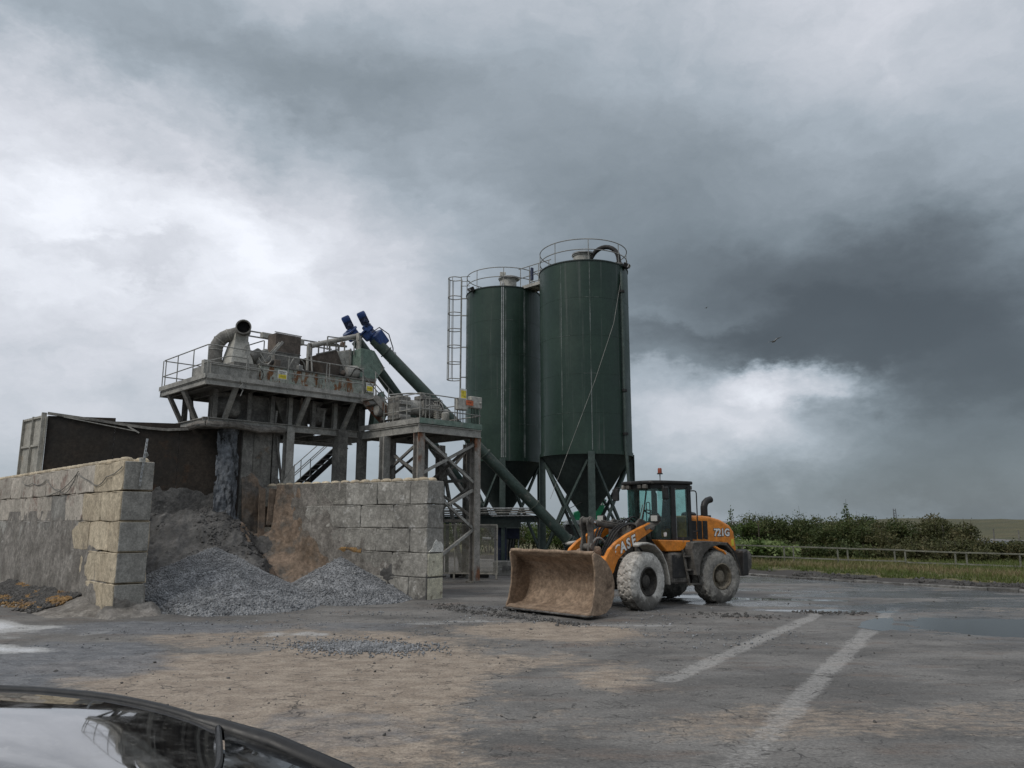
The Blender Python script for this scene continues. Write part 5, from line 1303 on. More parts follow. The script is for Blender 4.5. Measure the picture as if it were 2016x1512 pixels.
    for k in range(9): prof += [(.36, .04 + k * .075), (.36, .07 + k * .075), (.31, .075 + k * .075), (.31, .105 + k * .075)]
    prof += [(.36, .74), (.36, .9), (.2, .96)]
    MB().lathe(prof, (7.88, -1.4, LD + .68), X, 24).build('finned_motor', M_steel, p)
    MB().box((8.05, -1.4, LD + 1.12), (.50, .5, .16)).build('motor_lid', M_steel_dk, p, bevel=.02)
    MB().box((8.02, -1.75, LD + .8), (.46, .06, .40)).build('louvre_panel', M_steel_dk, p)
    MB().box((7.75, -1.35, LD + .14), (1.9, .8, .26)).build('bed_frame', M_steel_dk, p, bevel=.02)
    for k in range(7): MB().lathe([(.11, -.02), (.15, -.01), (.15, .02), (.11, .03)], (8.35, -1.95, LD + .1 + k * .08), (0, 0, 1), 14).build('bellows_ring', M_cream, p)
    tb('hose', M_rubber, p, bend([(8.2, -1.6, LD + 1.05), (8.6, -1.8, LD + 1.0), (8.75, -1.9, LD + .4), (8.6, -1.9, LD + .05)], .2), .04, 8)
    tb('hose', M_rail, p, bend([(6.5, -1.3, LD + 1.1), (7.4, -1.5, LD + 1.25), (8.1, -1.5, LD + 1.28), (8.45, -1.6, LD + .7)], .2), .03, 8)
    MB().lathe([(.14, 0), (.16, .03), (.16, .3), (.1, .34)], (8.55, -2.2, LD + .2), (0, 0, 1), 14).build('grease_pot', M_cream, p, smooth=True)
    MB().lathe([(.12, 0), (.14, .03), (.14, .26), (.1, .3)], (8.75, -1.7, LD + .62), (1, -.2, 0), 14).build('small_motor', M_steel, p, smooth=True)
    # control boxes on the front rail
    for a, w, z, lab in ((8.66, .50, 6.71, 'grey control box on the lower platform rail below the yellow sign'), (9.38, .58, 6.84, 'wider grey control box at the right end of the lower platform rail')):
        e = thing('control_box', lab, 'control box', (a, -2.98, z), 'control boxes on the lower platform')
        MB().box((a, -2.98, z), (w, .22, .46)).build('case', M_cream, e, bevel=.015)
        MB().box((a, -3.10, z), (w - .06, .014, .40)).build('door', M_cream, e)
        for k in range(5): tb('conduit', M_rubber, e, [(a - .16 + .08 * k, -2.98, z - .23), (a - .16 + .08 * k + .02, -2.96, LD + .1)], .014, 6)
    MB().lathe([(.045, 0), (.045, .05), (.03, .06)], (9.55, -3.10, 6.83), (0, -1, 0), 12).build('isolator', M_cream, e, smooth=True)
    frame(W0)
    sign_plate('warning_sign', 'tall yellow warning sign above the control boxes', PL, (8.86, -2.9, 7.16), (1, 0), .30, .38, [(M_yellow, 0, -.03, .26, .30), ('text', '!', .13, M_ink, 0, .03), ('text', 'DANGER', .045, M_ink, 0, -.1)], M_white)
    sign_plate('warning_sign', 'small orange plate with dark print between the control boxes', PL, (8.98, -3.14, 6.78), (1, 0), .36, .19, [('text', 'STOP', .07, M_ink, -.02, .0)], M_orange_sign)
build_lower()

# ------------------------------------------------------------------ screw conveyors
def conveyor(label, top, bottom, r, motor_dir, off, lift):
    top, bot = Vector(top), Vector(bottom); d = (bot - top).normalized()
    c = thing('screw_conveyor', label, 'conveyor', bot)
    tb('tube', M_green_pipe, c, [top, bot], r, 22)
    L = (bot - top).length
    for t in (.06, .30, .55, .80, .97):
        p = top + d * (L * t); MB().lathe([(r, -.02), (r + .05, -.02), (r + .05, .02), (r, .02)], p, d, 22).build('flange', M_green_pipe, c)
    for t in (.10, .33): 
        p = top + d * (L * t) + Vector((0, 0, r + .06)); MB().tube(arc(p, .07, 0, 6.28, 12, plane='xz')[:-1], .014, 6, closed=True).build('lifting_eye', M_rail, c, smooth=True)
    MB().bar(top + d * .3 + Vector((0, 0, r + .01)), top + d * (L * .5) + Vector((0, 0, r + .01)), .10, .05).build('cable_channel', M_rust_beam, c)
    MB().lathe([(r * .8, -.1), (r + .1, -.1), (r + .1, .25), (r * .9, .3)], bot, -d, 20).build('inlet_boot', M_green_dk, c)
    # gearbox and motor
    g0 = top - d * .10
    MB().lathe([(r, -.35), (r + .07, -.33), (r + .07, -.05), (r, 0)], g0, d, 6).build('gearbox', M_blue, c, bevel=.02)
    MB().lathe([(r + .10, -.43), (r + .10, -.37)], g0, d, 18).build('gear_flange', M_blue, c)
    md = Vector(motor_dir).normalized(); m0 = g0 + Vector(off)
    MB().box(m0 + md * .02, (.34, .32, .34), d.to_track_quat('X', 'Z').to_matrix()).build('adapter', M_blue, c, bevel=.03)
    MB().lathe([(.18, .10), (.19, .14), (.12, .17), (.16, .19), (.16, .52)], m0, md, 20).build('motor', M_blue_dk, c, smooth=True)
    for k in range(14):
        t = 2 * math.pi * k / 14; q = md.to_track_quat('Z', 'Y'); v = q @ Vector((math.cos(t), math.sin(t), 0))
        MB().bar(m0 + md * .22 + v * .163, m0 + md * .50 + v * .163, .012, .03, v).build('fin', M_blue_dk, c)
    MB().lathe([(.17, .50), (.18, .52), (.18, .68), (.15, .74), (.0, .75)], m0, md, 20).build('fan_cowl', M_blue, c, smooth=True)
    MB().box(m0 + md * .42 + Vector((.0, -.15, -.10)), (.16, .12, .14)).build('terminal_box', M_blue_dk, c, bevel=.015)
    return c
frame(PL)
B1 = PL.inverted() @ Vector((2.62, 33.4, 1.25)); B2 = PL.inverted() @ Vector((-.45, 37.6, 1.3))
c1 = conveyor('long green screw conveyor with right hand blue motor, running under the right silo', (7.30, 1.0, 9.72), B1, .235, (-.55, 0, .83), (-.26, -.05, .34), .3)
conveyor('green screw conveyor with left hand blue motor, running down behind to the left silo', (7.25, 2.2, 9.86), B2, .25, (-.55, 0, .83), (-.16, 0, .26), .3)
p = Vector((7.30, 1.0, 9.72))
tb('power_cable', M_rubber, c1, [p + Vector(v) for v in ((-.3, -.3, .2), (0, -.36, .45), (.5, -.34, .25), (.75, -.32, -.3), (.8, -.3, -.8), (.6, -.3, -1.0))], .022, 6)
MB().tube([p + Vector(v) for v in ((.45, -.3, -.55), (.6, -.36, -.72), (.8, -.34, -.68), (.72, -.3, -.95), (.55, -.3, -.8))], .035, 7).build('cable_coil', M_rail, c1, smooth=True)
MB().box(p + Vector((.18, -.06, .02)), (.62, .56, .52), Matrix.Rotation(.78, 3, 'Y')).build('gear_case', M_blue, c1, bevel=.04)
frame(W0)

# ------------------------------------------------------------------ silos
def build_silo(label, c, r, bits):
    frame(Matrix.Translation((c[0], c[1], 0)))
    s = thing('silo', label, 'silo', (0, 0, 0), 'green cement silos')
    zb, zt = 5.15, 13.68; n = 96
    MB().lathe([(r, zb), (r, zt)], n=n).build('barrel', M_green, s, smooth=True)
    MB().lathe([(r + .012, zb - .06), (r + .035, zb - .06), (r + .035, zb + .10), (r + .012, zb + .10)], n=n, closed=True).build('skirt_ring', M_green, s, smooth=True)
    MB().lathe([(r + .03, zt - .03), (r + .03, zt + .02), (.5, zt + .22), (0, zt + .25)], n=n).build('roof', M_green_dk, s, smooth=True)
    MB().lathe([(r - .02, zb - .02), (r * .55, 3.75), (.20, 2.45), (.20, 2.2)], n=48).build('cone', M_green_dk, s, smooth=True)
    MB().lathe([(.27, 1.95), (.30, 1.95), (.30, 2.22), (.27, 2.22)], n=20, closed=True).build('butterfly_valve', M_steel_dk, s)
    MB().lathe([(.20, 1.2), (.20, 1.96)], n=20).build('outlet_pipe', M_green_dk, s, smooth=True)
    MB().box((.42, -.1, 2.08), (.3, .22, .2)).build('valve_drive', M_blue_dk, s, bevel=.02)
    for k in range(1, 5):
        z = zb + (zt - zb) * k / 5; a0 = -2.1 + .5 * rng.standard_normal()
        MB().tube([(math.cos(t) * (r + .001), math.sin(t) * (r + .001), z) for t in np.linspace(-math.pi, math.pi, 73)[:-1]], .006, 4, closed=True).build('ring_weld', M_green, s)
        t0 = bits['welds'][k % 2]; MB().tube([(math.cos(t) * (r + .003), math.sin(t) * (r + .003), z) for t in np.linspace(t0 - .16, t0 + .2, 9)], .007, 4).build('chalky_weld', M_seam, s)
    for t, w in zip(bits['welds'], bits['weld_w']):
        MB().bar((math.cos(t) * r, math.sin(t) * r, zb + .1), (math.cos(t) * r, math.sin(t) * r, zt - .1), w, .012, (math.cos(t), math.sin(t), 0)).build('seam_weld', M_seam, s)
    # legs on the four quarters, braces in crosses between them
    R = r - .06; q = [(-math.pi / 2 + k * math.pi / 2) for k in range(4)]
    for t in q:
        x, y = R * math.cos(t), R * math.sin(t)
        MB().ibeam((x, y, .05), (x, y, zb + .05), .28, .28, .03, (math.cos(t), math.sin(t), 0)).build('leg', M_green_leg, s)
        MB().box((x, y, .30), (.62, .62, .60)).build('plinth', M_block_wall, s, bevel=.02)
    for k in range(4):
        t0, t1 = q[k], q[(k + 1) % 4]; a = Vector((R * math.cos(t0), R * math.sin(t0), 0)); b = Vector((R * math.cos(t1), R * math.sin(t1), 0))
        MB().bar(a.lerp(b, .06) + Vector((0, 0, 4.85)), a.lerp(b, .96) + Vector((0, 0, .95)), .11, .11).build('brace', M_green_leg, s)
        MB().bar(b.lerp(a, .06) + Vector((0, 0, 4.85)), b.lerp(a, .96) + Vector((0, 0, .95)), .10, .10).build('brace', M_green_leg, s)
    # top railing
    rr = r - .02
    for z in (zt + .98, zt + .50):
        MB().tube([(rr * math.cos(t), rr * math.sin(t), z) for t in np.linspace(0, 2 * math.pi, 65)[:-1]], .022, 6, closed=True).build('guard_hoop', M_rail, s, smooth=True)
    for k in range(8):
        t = -math.pi / 2 + .02 + k * math.pi / 4
        tb('rail_post', M_rail, s, [(rr * math.cos(t), rr * math.sin(t), zt - .05), (rr * math.cos(t), rr * math.sin(t), zt + .98)], .02, 6)
    # filter vent
    vx, vy = bits['vent']
    MB().lathe([(.43, zt + .1), (.43, zt + .78), (.47, zt + .78), (.47, zt + .82)], (vx, vy, 0), n=28).build('filter_vent', M_cream, s, smooth=True)
    v = MB().lathe([(.55, zt + .84), (.56, zt + .90), (.32, zt + 1.0), (0, zt + 1.03)], (vx + .05, vy, 0), n=28).build('vent_lid', M_galv, s, smooth=True)
    # floodlight on a bracket
    fx, fy = bits['flood']
    d = Vector((fx, fy, 0)).normalized(); o = d * (r + .06)
    tb('flood_bracket', M_black, s, [d * (r - .02) + Vector((0, 0, zt - .2)), o + Vector((0, 0, zt - .02))], .02, 6)
    fl = MB().box(o + d * .06 + Vector((0, 0, zt + .03)), (.30, .30, .22), Matrix.Rotation(.5, 3, Vector((-d.y, d.x, 0)))).build('floodlight', M_black, s, bevel=.02)
    MB().box(o + d * .20 + Vector((0, 0, zt - .03)), (.05, .2, .14), Matrix.Rotation(math.atan2(d.y, d.x), 3, 'Z') @ Matrix.Rotation(.5, 3, 'Y')).build('flood_glass', M_galv, fl)
    return s, zb, zt

def on(t, r, z): return (r * math.cos(t), r * math.sin(t), z)
RS = (3.35, 34.3); LS = (-.45, 38.0)
s, zb, zt = build_silo('right hand dark green cement silo standing nearer, with arched filler pipe on top', RS, 2.05,
                       {'welds': (-1.54, -2.18), 'weld_w': (.030, .022), 'vent': (-.05, -.2), 'flood': (1.75, -1.1)})
tf = -.62
tb('filler_pipe', M_rubber, s, [(.28, -.35, zt + .1)] + [(.28 + (1.52 - .28) * (1 - math.cos(k)) / 2, -.35 - .72 * (1 - math.cos(k)) / 2, zt + .35 + .72 * math.sin(k)) for k in np.linspace(0, math.pi, 14)] + [(1.55, -1.12, zt + .1)], .105, 12)
MB().lathe([(.10, -.04), (.17, -.04), (.17, .04), (.10, .04)], (1.53, -1.10, zt + .12), (0, 0, 1), 14).build('pipe_flange', M_steel_dk, s)
tb('fill_line', M_green_leg, s, [(1.55, -1.12, zt + .1), (1.56, -1.40, zt - .5), (1.57, -1.46, zt - 1), (1.57, -1.46, 5.4), (1.72, -1.46, 2.6), (1.72, -1.5, 1.0)], .07, 10)
for z in (12.4, 7.9, 6.0): MB().lathe([(.07, -.05), (.12, -.05), (.12, .05), (.07, .05)], (1.57, -1.46, z), (0, 0, 1), 12).build('pipe_clamp', M_black, s)
tb('slack_cable', M_rail, s, [(1.62, -1.35, zt - .35), (1.1, -1.95, 10.8), (.2, -2.2, 8.2), (-.9, -2.25, 5.4), (-1.75, -2.25, 3.2)], .010, 6)
tb('cable_loop', M_rubber, s, [(-.3, -.6, 3.1), (-.9, -.7, 2.8), (-.95, -.7, 2.5), (-.6, -.7, 2.3), (-.85, -.7, 2.1), (-.5, -.6, 2.0)], .015, 6)
s, zb, zt = build_silo('left hand dark green cement silo standing further back, with caged ladder on its flank', LS, 1.90,
                       {'welds': (-1.50, -.98), 'weld_w': (.07, .10), 'vent': (.25, -.3), 'flood': (-1.45, -1.15)})
for dx in (-.05, .03): tb('conduit', M_galv, s, [(dx - .02, -.3, zt + .62), (dx - .02, -1.2, zt + .45), (dx, -1.90, zt + .1), (dx, -1.90, 5.2), (dx, -1.92, 2.5)], .020, 6)
MB().box((-.02, -.55, zt + .98), (.30, .2, .34)).build('sensor_box', M_cream, s, bevel=.02)
tb('sensor_stem', M_rail, s, [(-.02, -.55, zt + .1), (-.02, -.55, zt + .9)], .03, 6)
# caged ladder, part of the left silo
lx = -1.90
def ladder():
    L = MB(); top = zt + .98; y = -.1
    lad = MB().bar((lx - .26, y - .22, 8.25), (lx - .26, y - .22, top), .07, .05).build('caged_ladder', M_rail, s)
    MB().bar((lx - .26, y + .22, 8.25), (lx - .26, y + .22, top), .07, .05).build('stile', M_rail, lad)
    z = 8.5
    while z < top: tb('rung', M_rail, lad, [(lx - .26, y - .22, z), (lx - .26, y + .22, z)], .014, 6); z += .3
    for k in range(7):
        z = 9.32 + k * .86 if k < 6 else top - .03
        pts = [(lx - .26, y - .24, z)] + [(lx - .58 - .36 * math.sin(t), y - .36 * math.cos(t), z) for t in np.linspace(0, math.pi, 11)] + [(lx - .26, y + .24, z)]
        tb('cage_hoop', M_rail, lad, pts, .024, 6)
    for t in (.35, .95, math.pi / 2, 2.2, 2.8):
        tb('cage_bar', M_rail, lad, [(lx - .58 - .36 * math.sin(t), y - .36 * math.cos(t), 9.32), (lx - .58 - .36 * math.sin(t), y - .36 * math.cos(t), top - .03)], .018, 6)
    for z in (9.4, 10.95, 12.6, 13.5): br('standoff', M_rail, lad, (lx - .26, y - .22, z), (lx + .05, y - .22, z), .05, .05)
    for z in (top, top - .25, top - .5): tb('gate_rail', M_rail, lad, [(lx - .26, y - .24, z), (lx + .2, y - .3, z)], .018, 6)
ladder()
frame(W0)

def silo_walkway():
    a = Vector((LS[0], LS[1], 0)); b = Vector((RS[0], RS[1], 0)); d = (b - a).normalized(); n = Vector((-d.y, d.x, 0))
    p = a + d * 1.75; q = b - d * 1.95; z = 13.72; U = Vector((0, 0, z))
    w = thing('silo_walkway', 'short railed steel walkway bridging the tops of the two silos', 'walkway', p + U)
    br('floor_plate', M_cream, w, p + U, q + U, .8, .05)
    for k in (-1, 1):
        br('side_channel', M_cream, w, p + n * .41 * k + U, q + n * .41 * k + U, .05, .16)
        for h in (1.0, .5): tb('rail', M_rail, w, [p - d * .25 + n * .41 * k + U + Vector((0, 0, h)), q + d * .3 + n * .41 * k + U + Vector((0, 0, h))], .022, 6)
        for t in (-.08, .3, .68, 1.1): c = p.lerp(q, t) + n * .41 * k + U; tb('rail_post', M_rail, w, [c, c + Vector((0, 0, 1.0))], .022, 6)
    for t in (.2, .5, .8): br('cross_bar', M_steel_dk, w, p.lerp(q, t) + n * .38 + U - Vector((0, 0, .06)), p.lerp(q, t) - n * .38 + U - Vector((0, 0, .06)), .05, .06)
    c = p.lerp(q, .42) - n * .43 + U + Vector((0, 0, .55))
    MB().box(c, (.10, .14, .62), Matrix.Rotation(math.atan2(d.y, d.x), 3, 'Z')).build('gate_panel', M_blue_dk, w, bevel=.01)
silo_walkway()

def under_silos():
    # pipe bridge round the foot of the left silo
    y = 34.6; z = 2.62
    g = thing('pipe_bridge', 'low steel bridge carrying pipes and cables in front of the left silo legs', 'pipework', (-1, y, 0))
    ib('beam', M_green_leg, g, (-3.4, y + .2, z - .28), (1.30, y + .1, z - .24), .14, .30, .02)
    for k, (dz, r, m) in enumerate(((.0, .035, M_steel), (.10, .045, M_steel_dk), (.20, .03, M_galv), (-.09, .03, M_rubber))):
        pts = [(-3.3, y - .05, z + dz), (1.05 - .06 * k, y - .1, z + dz + .03), (1.32 - .03 * k, y - .1, z + dz - .3), (1.34, y - .1, .2)]
        tb('pipe', m, g, bend(pts, .25), r, 8)
    for x in (-2.9, -.4, 1.25): ib('trestle', M_green_leg, g, (x, y + .2, 0), (x, y + .2, z - .42), .16, .16, .02, (0, 1, 0))
    tb('hand_loop', M_galv, g, bend([(-1.3, y - .2, z + .25), (-.95, y - .2, z + .25), (-.95, y - .2, z - .12), (.9, y - .2, z - .1)], .08), .018, 6)
    MB().box((-.9, y + .4, 2.2), (2.6, .7, .42)).build('trough', M_green_dk, g)
    c = thing('control_cabinet', 'blue grey control cabinet with hanging hoses under the left silo', 'cabinet', (.05, 35.6, 0))
    MB().box((.05, 35.7, 1.72), (.62, .4, .52)).build('case', M_green_leg, c, bevel=.02)
    MB().box((.05, 35.49, 1.72), (.54, .02, .44)).build('door', M_blue_dk, c)
    for x in (-.2, .3): br('stand', M_galv, c, (x, 35.7, 0), (x, 35.7, 1.46), .06, .06)
    for k in range(6):
        x = -.16 + .06 * k; tb('hose', M_rubber if k % 2 else M_steel_dk, c, [(x, 35.6, 1.46), (x - .06, 35.45, 1.0), (x + .05 * k - .1, 35.4, .55), (x + .1, 35.5, .15), (x + .35, 35.6, .05)], .035, 7)
    d = thing('air_receiver', 'dark upright tank at the left silo foot behind the mesh guard', 'tank', (-.52, 35.2, 0))
    MB().lathe([(.0, .35), (.26, .4), (.28, .55), (.28, 1.9), (.22, 2.05), (0, 2.1)], (-.52, 35.2, 0), n=22).build('shell', M_blue_dk, d, smooth=True)
    for t in (0, 2.1, 4.2): br('foot', M_steel_dk, d, (-.52 + .2 * math.cos(t), 35.2 + .2 * math.sin(t), 0), (-.52 + .22 * math.cos(t), 35.2 + .22 * math.sin(t), .6), .05, .05)
    k = thing('concrete_plinth', 'dark stained concrete plinth beside the mesh guard, under the left silo', 'plinth', (-.1, 33.5, 0))
    MB().box((-.15, 33.9, .28), (1.3, .8, .60)).build('body', M_block_wall, k, bevel=.03)
    MB().box((-.15, 33.48, .3), (.5, .03, .2)).build('recess', M_steel_dk, k)
    # timber sleeper lying under the mesh guard
    t = thing('timber_sleeper', 'dark timber sleeper lying on the ground under the mesh guard', 'timber', (-1.9, 32.2, 0))
    MB().box((-1.75, 32.3, .11), (1.6, .28, .22)).build('beam', M_black, t, bevel=.02)
under_silos()

def build_guard():
    x0, x1, y0, y1 = -2.95, -.60, 31.6, 31.3
    g = thing('mesh_guard', 'beige steel mesh guard panel standing between the block wall and silos', 'guard', (x0, y0, 0))
    m = wmat('beige_guard_paint', (.36, .335, .28), (.44, .41, .345), 3, c3=(.2, .15, .1), s3=3, lo3=.6, hi3=.7, rough=.6, bump=.05)
    P = lambda t, z, o=0: Vector((x0 + (x1 - x0) * t, y0 + (y1 - y0) * t - o, z))
    zl, zh = .22, 2.13
    for z in (zl, zh): br('frame_rail', m, g, P(0, z), P(1, z), .06, .06)
    for t in (0, .27, .64, 1): br('frame_post', m, g, P(t, zl), P(t, zh), .06, .06)
    for t in (.26, .62, .99): br('foot', m, g, P(t, 0), P(t, zl), .07, .07)
    w = MB()
    for k in range(52): t = (k + .5) / 52; w.bar(P(t, zl), P(t, zh), .012, .012)
    for k in range(42): z = zl + (zh - zl) * (k + .5) / 42; w.bar(P(0, z, .006), P(1, z, .006), .012, .012)
    w.build('wire_mesh', m, g, kind='stuff')
    p = thing('marker_post', 'white graduated marker post standing behind the mesh guard', 'post', (-1.45, 32.1, 0))
    MB().bar((-1.42, 32.2, .4), (-1.42, 32.2, 2.0), .17, .05).build('board', M_white, p)
    for k in range(12): MB().box((-1.37, 32.17, .55 + k * .12), (.07, .012, .03)).build('mark', M_ink, p)
    tb('stem', M_galv, p, [(-1.36, 32.25, 0), (-1.36, 32.25, 2.25)], .025, 6)
    tb('side_arm', M_white, p, [(-1.22, 32.2, 1.58), (-.86, 32.2, 1.56)], .05, 8)
build_guard()

def build_green_machine():
    # green tipping body parked behind the right silo, beyond the yard
    M_g = wmat('bright_green_paint', (.012, .20, .085), (.02, .25, .11), 2, c3=(.05, .12, .07), s3=3, lo3=.6, hi3=.7, rough=.4, bump=.02, grain=.08)
    M_t = wmat('teal_paint', (.02, .24, .20), (.03, .29, .25), 2, rough=.4, bump=.02, grain=.08)
    Y = 43.6; frame(Matrix.Translation((4.75, Y, 0)))
    r = thing('mobile_screener', 'bright green mobile screening machine parked behind the right silo', 'machine', (0, 0, 0))
    MB().prism([(-.55, 2.35), (.15, 2.35), (.52, 3.45), (.1, 3.55), (-.25, 3.1)], -.8, .8, 'xz').build('hopper', M_g, r, bevel=.03)
    MB().prism([(-1.5, 2.15), (-.6, 2.15), (-.75, 2.95), (-1.3, 2.75)], -.7, .8, 'xz').build('engine_cover', M_g, r, bevel=.03)
    for k in range(3): MB().box((.10 + .12 * k, -.815, 3.22), (.06, .02, .16), Matrix.Rotation(.3, 3, 'Y')).build('white_mark', M_white, r)
    MB().box((-.3, 0, 2.2), (2.8, 1.6, .24)).build('grey_band', M_galv, r, bevel=.02)
    MB().box((.72, -.3, 1.72), (.55, .9, .62)).build('teal_case', M_t, r, bevel=.03)
    MB().box((-.3, 0, 1.55), (3.0, 1.3, 1.05)).build('chassis', M_black, r, bevel=.03)
    MB().box((-1.2, .2, 2.35), (.5, .4, .3)).build('vent_box', M_black, r)
    for x in (-1.3, .9):
        for y in (-.75, .75): MB().lathe([(.2, -.14), (.48, -.14), (.52, -.06), (.52, .06), (.48, .14), (.2, .14)], (x, y, .52), (0, 1, 0), 24).build('wheel', M_rubber, r, smooth=True)
    frame(W0)
build_green_machine()

# ------------------------------------------------------------------ wheel loader
def build_loader():
    M_or = wmat('orange_machine_paint', (.62, .205, .022), (.68, .235, .03), 1.2, c3=(.42, .17, .05), s3=2.2, lo3=.53, hi3=.70, c4=(.17, .12, .08), s4=3.6, lo4=.63, hi4=.73, rough=.38, bump=.03, grain=.08)
    M_bucket = wmat('dusty_brown_bucket', (.225, .160, .110), (.315, .232, .165), 1.6, c3=(.115, .078, .052), s3=1.5, lo3=.54, hi3=.68, c4=(.34, .27, .205), s4=4, lo4=.62, hi4=.72, rough=.9, bump=.6, bs=14, bd=.02)
    M_edge = wmat('worn_edge', (.10, .09, .08), (.2, .19, .18), 4, rough=.5, metal=.5)
    M_tyre = wmat('dusty_tyre', (.36, .345, .315), (.48, .465, .43), 1.6, c3=(.20, .19, .17), s3=3, lo3=.56, hi3=.68, c4=(.04, .038, .036), s4=4.5, lo4=.645, hi4=.70, rough=.92, bump=.35, bs=18, bd=.012)
    M_tyre_r = wmat('dusty_rear_tyre', (.205, .195, .175), (.30, .285, .255), 1.6, c3=(.11, .105, .095), s3=3, lo3=.54, hi3=.66, c4=(.045, .043, .04), s4=3.5, lo4=.60, hi4=.68, rough=.92, bump=.35, bs=18, bd=.012)
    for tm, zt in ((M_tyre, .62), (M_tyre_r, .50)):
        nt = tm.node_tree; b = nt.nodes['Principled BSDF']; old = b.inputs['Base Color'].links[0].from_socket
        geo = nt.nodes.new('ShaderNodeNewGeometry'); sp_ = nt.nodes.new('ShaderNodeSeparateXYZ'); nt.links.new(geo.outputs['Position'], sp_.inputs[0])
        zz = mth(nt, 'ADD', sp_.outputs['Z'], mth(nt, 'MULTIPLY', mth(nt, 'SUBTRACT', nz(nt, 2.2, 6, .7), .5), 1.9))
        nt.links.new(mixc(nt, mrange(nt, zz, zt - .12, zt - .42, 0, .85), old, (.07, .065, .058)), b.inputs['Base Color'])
    M_rim_d = wmat('black_caked_rim', (.030, .027, .024), (.075, .068, .06), 4, rough=.85, bump=.4)
    M_rim_b = wmat('brown_caked_rim', (.13, .112, .082), (.21, .185, .145), 4, c3=(.06, .05, .04), s3=6, lo3=.55, hi3=.66, rough=.9, bump=.5)
    M_dirt = wmat('dirty_machine_grey', (.065, .06, .053), (.15, .14, .125), 2.2, c3=(.25, .235, .21), s3=3, lo3=.56, hi3=.68, st3=(1, 1, .5), rough=.85, bump=.4)
    M_blk = wmat('black_machine_paint', (.014, .014, .0145), (.026, .025, .024), 3, c3=(.12, .112, .10), s3=3.2, lo3=.56, hi3=.72, rough=.55, bump=.1)
    M_mud_w = wmat('pale_fender_dust', (.30, .285, .255), (.40, .385, .35), 2, c3=(.12, .11, .10), s3=3, lo3=.56, hi3=.66, rough=.9, bump=.3)
    M_chrome, nt, b = nodes('chrome_rod'); b.inputs['Base Color'].default_value = (.6, .6, .6, 1); b.inputs['Metallic'].default_value = 1; b.inputs['Roughness'].default_value = .25
    M_white_l = wmat('white_lettering', (.70, .70, .68), (.78, .78, .76), 9, c3=(.5, .45, .38), s3=7, lo3=.62, hi3=.7, rough=.5, bump=0, grain=.05)
    M_lens, nt, b = nodes('lamp_lens'); b.inputs['Base Color'].default_value = (.42, .42, .39, 1); b.inputs['Roughness'].default_value = .15
    M_red, nt, b = nodes('beacon_lens'); b.inputs['Base Color'].default_value = (.24, .05, .02, 1); b.inputs['Roughness'].default_value = .25
    M_seat = wmat('seat_cloth', (.012, .012, .014), (.02, .02, .022), 9, rough=.9, bump=.1)
    # tinted cab glass
    M_glass, nt, b = nodes('tinted_cab_glass')
    tr = nt.nodes.new('ShaderNodeBsdfTransparent'); tr.inputs[0].default_value = (.80, .935, .915, 1)
    gl = nt.nodes.new('ShaderNodeBsdfGlossy'); gl.inputs['Roughness'].default_value = .04; gl.inputs['Color'].default_value = (.9, .95, .95, 1)
    df = nt.nodes.new('ShaderNodeBsdfDiffuse'); df.inputs[0].default_value = (.22, .21, .19, 1)
    lw = nt.nodes.new('ShaderNodeLayerWeight'); lw.inputs[0].default_value = .5; fr_o = mth(nt, 'ADD', mth(nt, 'MULTIPLY', mth(nt, 'POWER', lw.outputs['Facing'], 4.0), .5), .04)
    m1 = nt.nodes.new('ShaderNodeMixShader'); m2 = nt.nodes.new('ShaderNodeMixShader')
    nt.links.new(fr_o, m1.inputs[0]); nt.links.new(tr.outputs[0], m1.inputs[1]); nt.links.new(gl.outputs[0], m1.inputs[2])
    nt.links.new(mrange(nt, nz(nt, 3, 5, .7), .5, .75, .01, .16), m2.inputs[0]); nt.links.new(m1.outputs[0], m2.inputs[1]); nt.links.new(df.outputs[0], m2.inputs[2])
    nt.links.new(m2.outputs[0], nt.nodes['Material Output'].inputs['Surface'])

    WB = 1.68
    tf, trr = R_(44), R_(31)
    hf = Vector((-math.cos(tf), -math.sin(tf), 0)); hr = Vector((-math.cos(trr), -math.sin(trr), 0))
    of = Vector((2.70, 21.35, 0)); J = of - hf * WB; orr = J - hr * WB
    FF = fmat(of, hf); RF = fmat(orr, hr)
    frame(RF)
    L = thing('wheel_loader', 'orange wheel loader with big dusty brown bucket parked in front of the green silos', 'wheel loader', (WB, 0, 0))

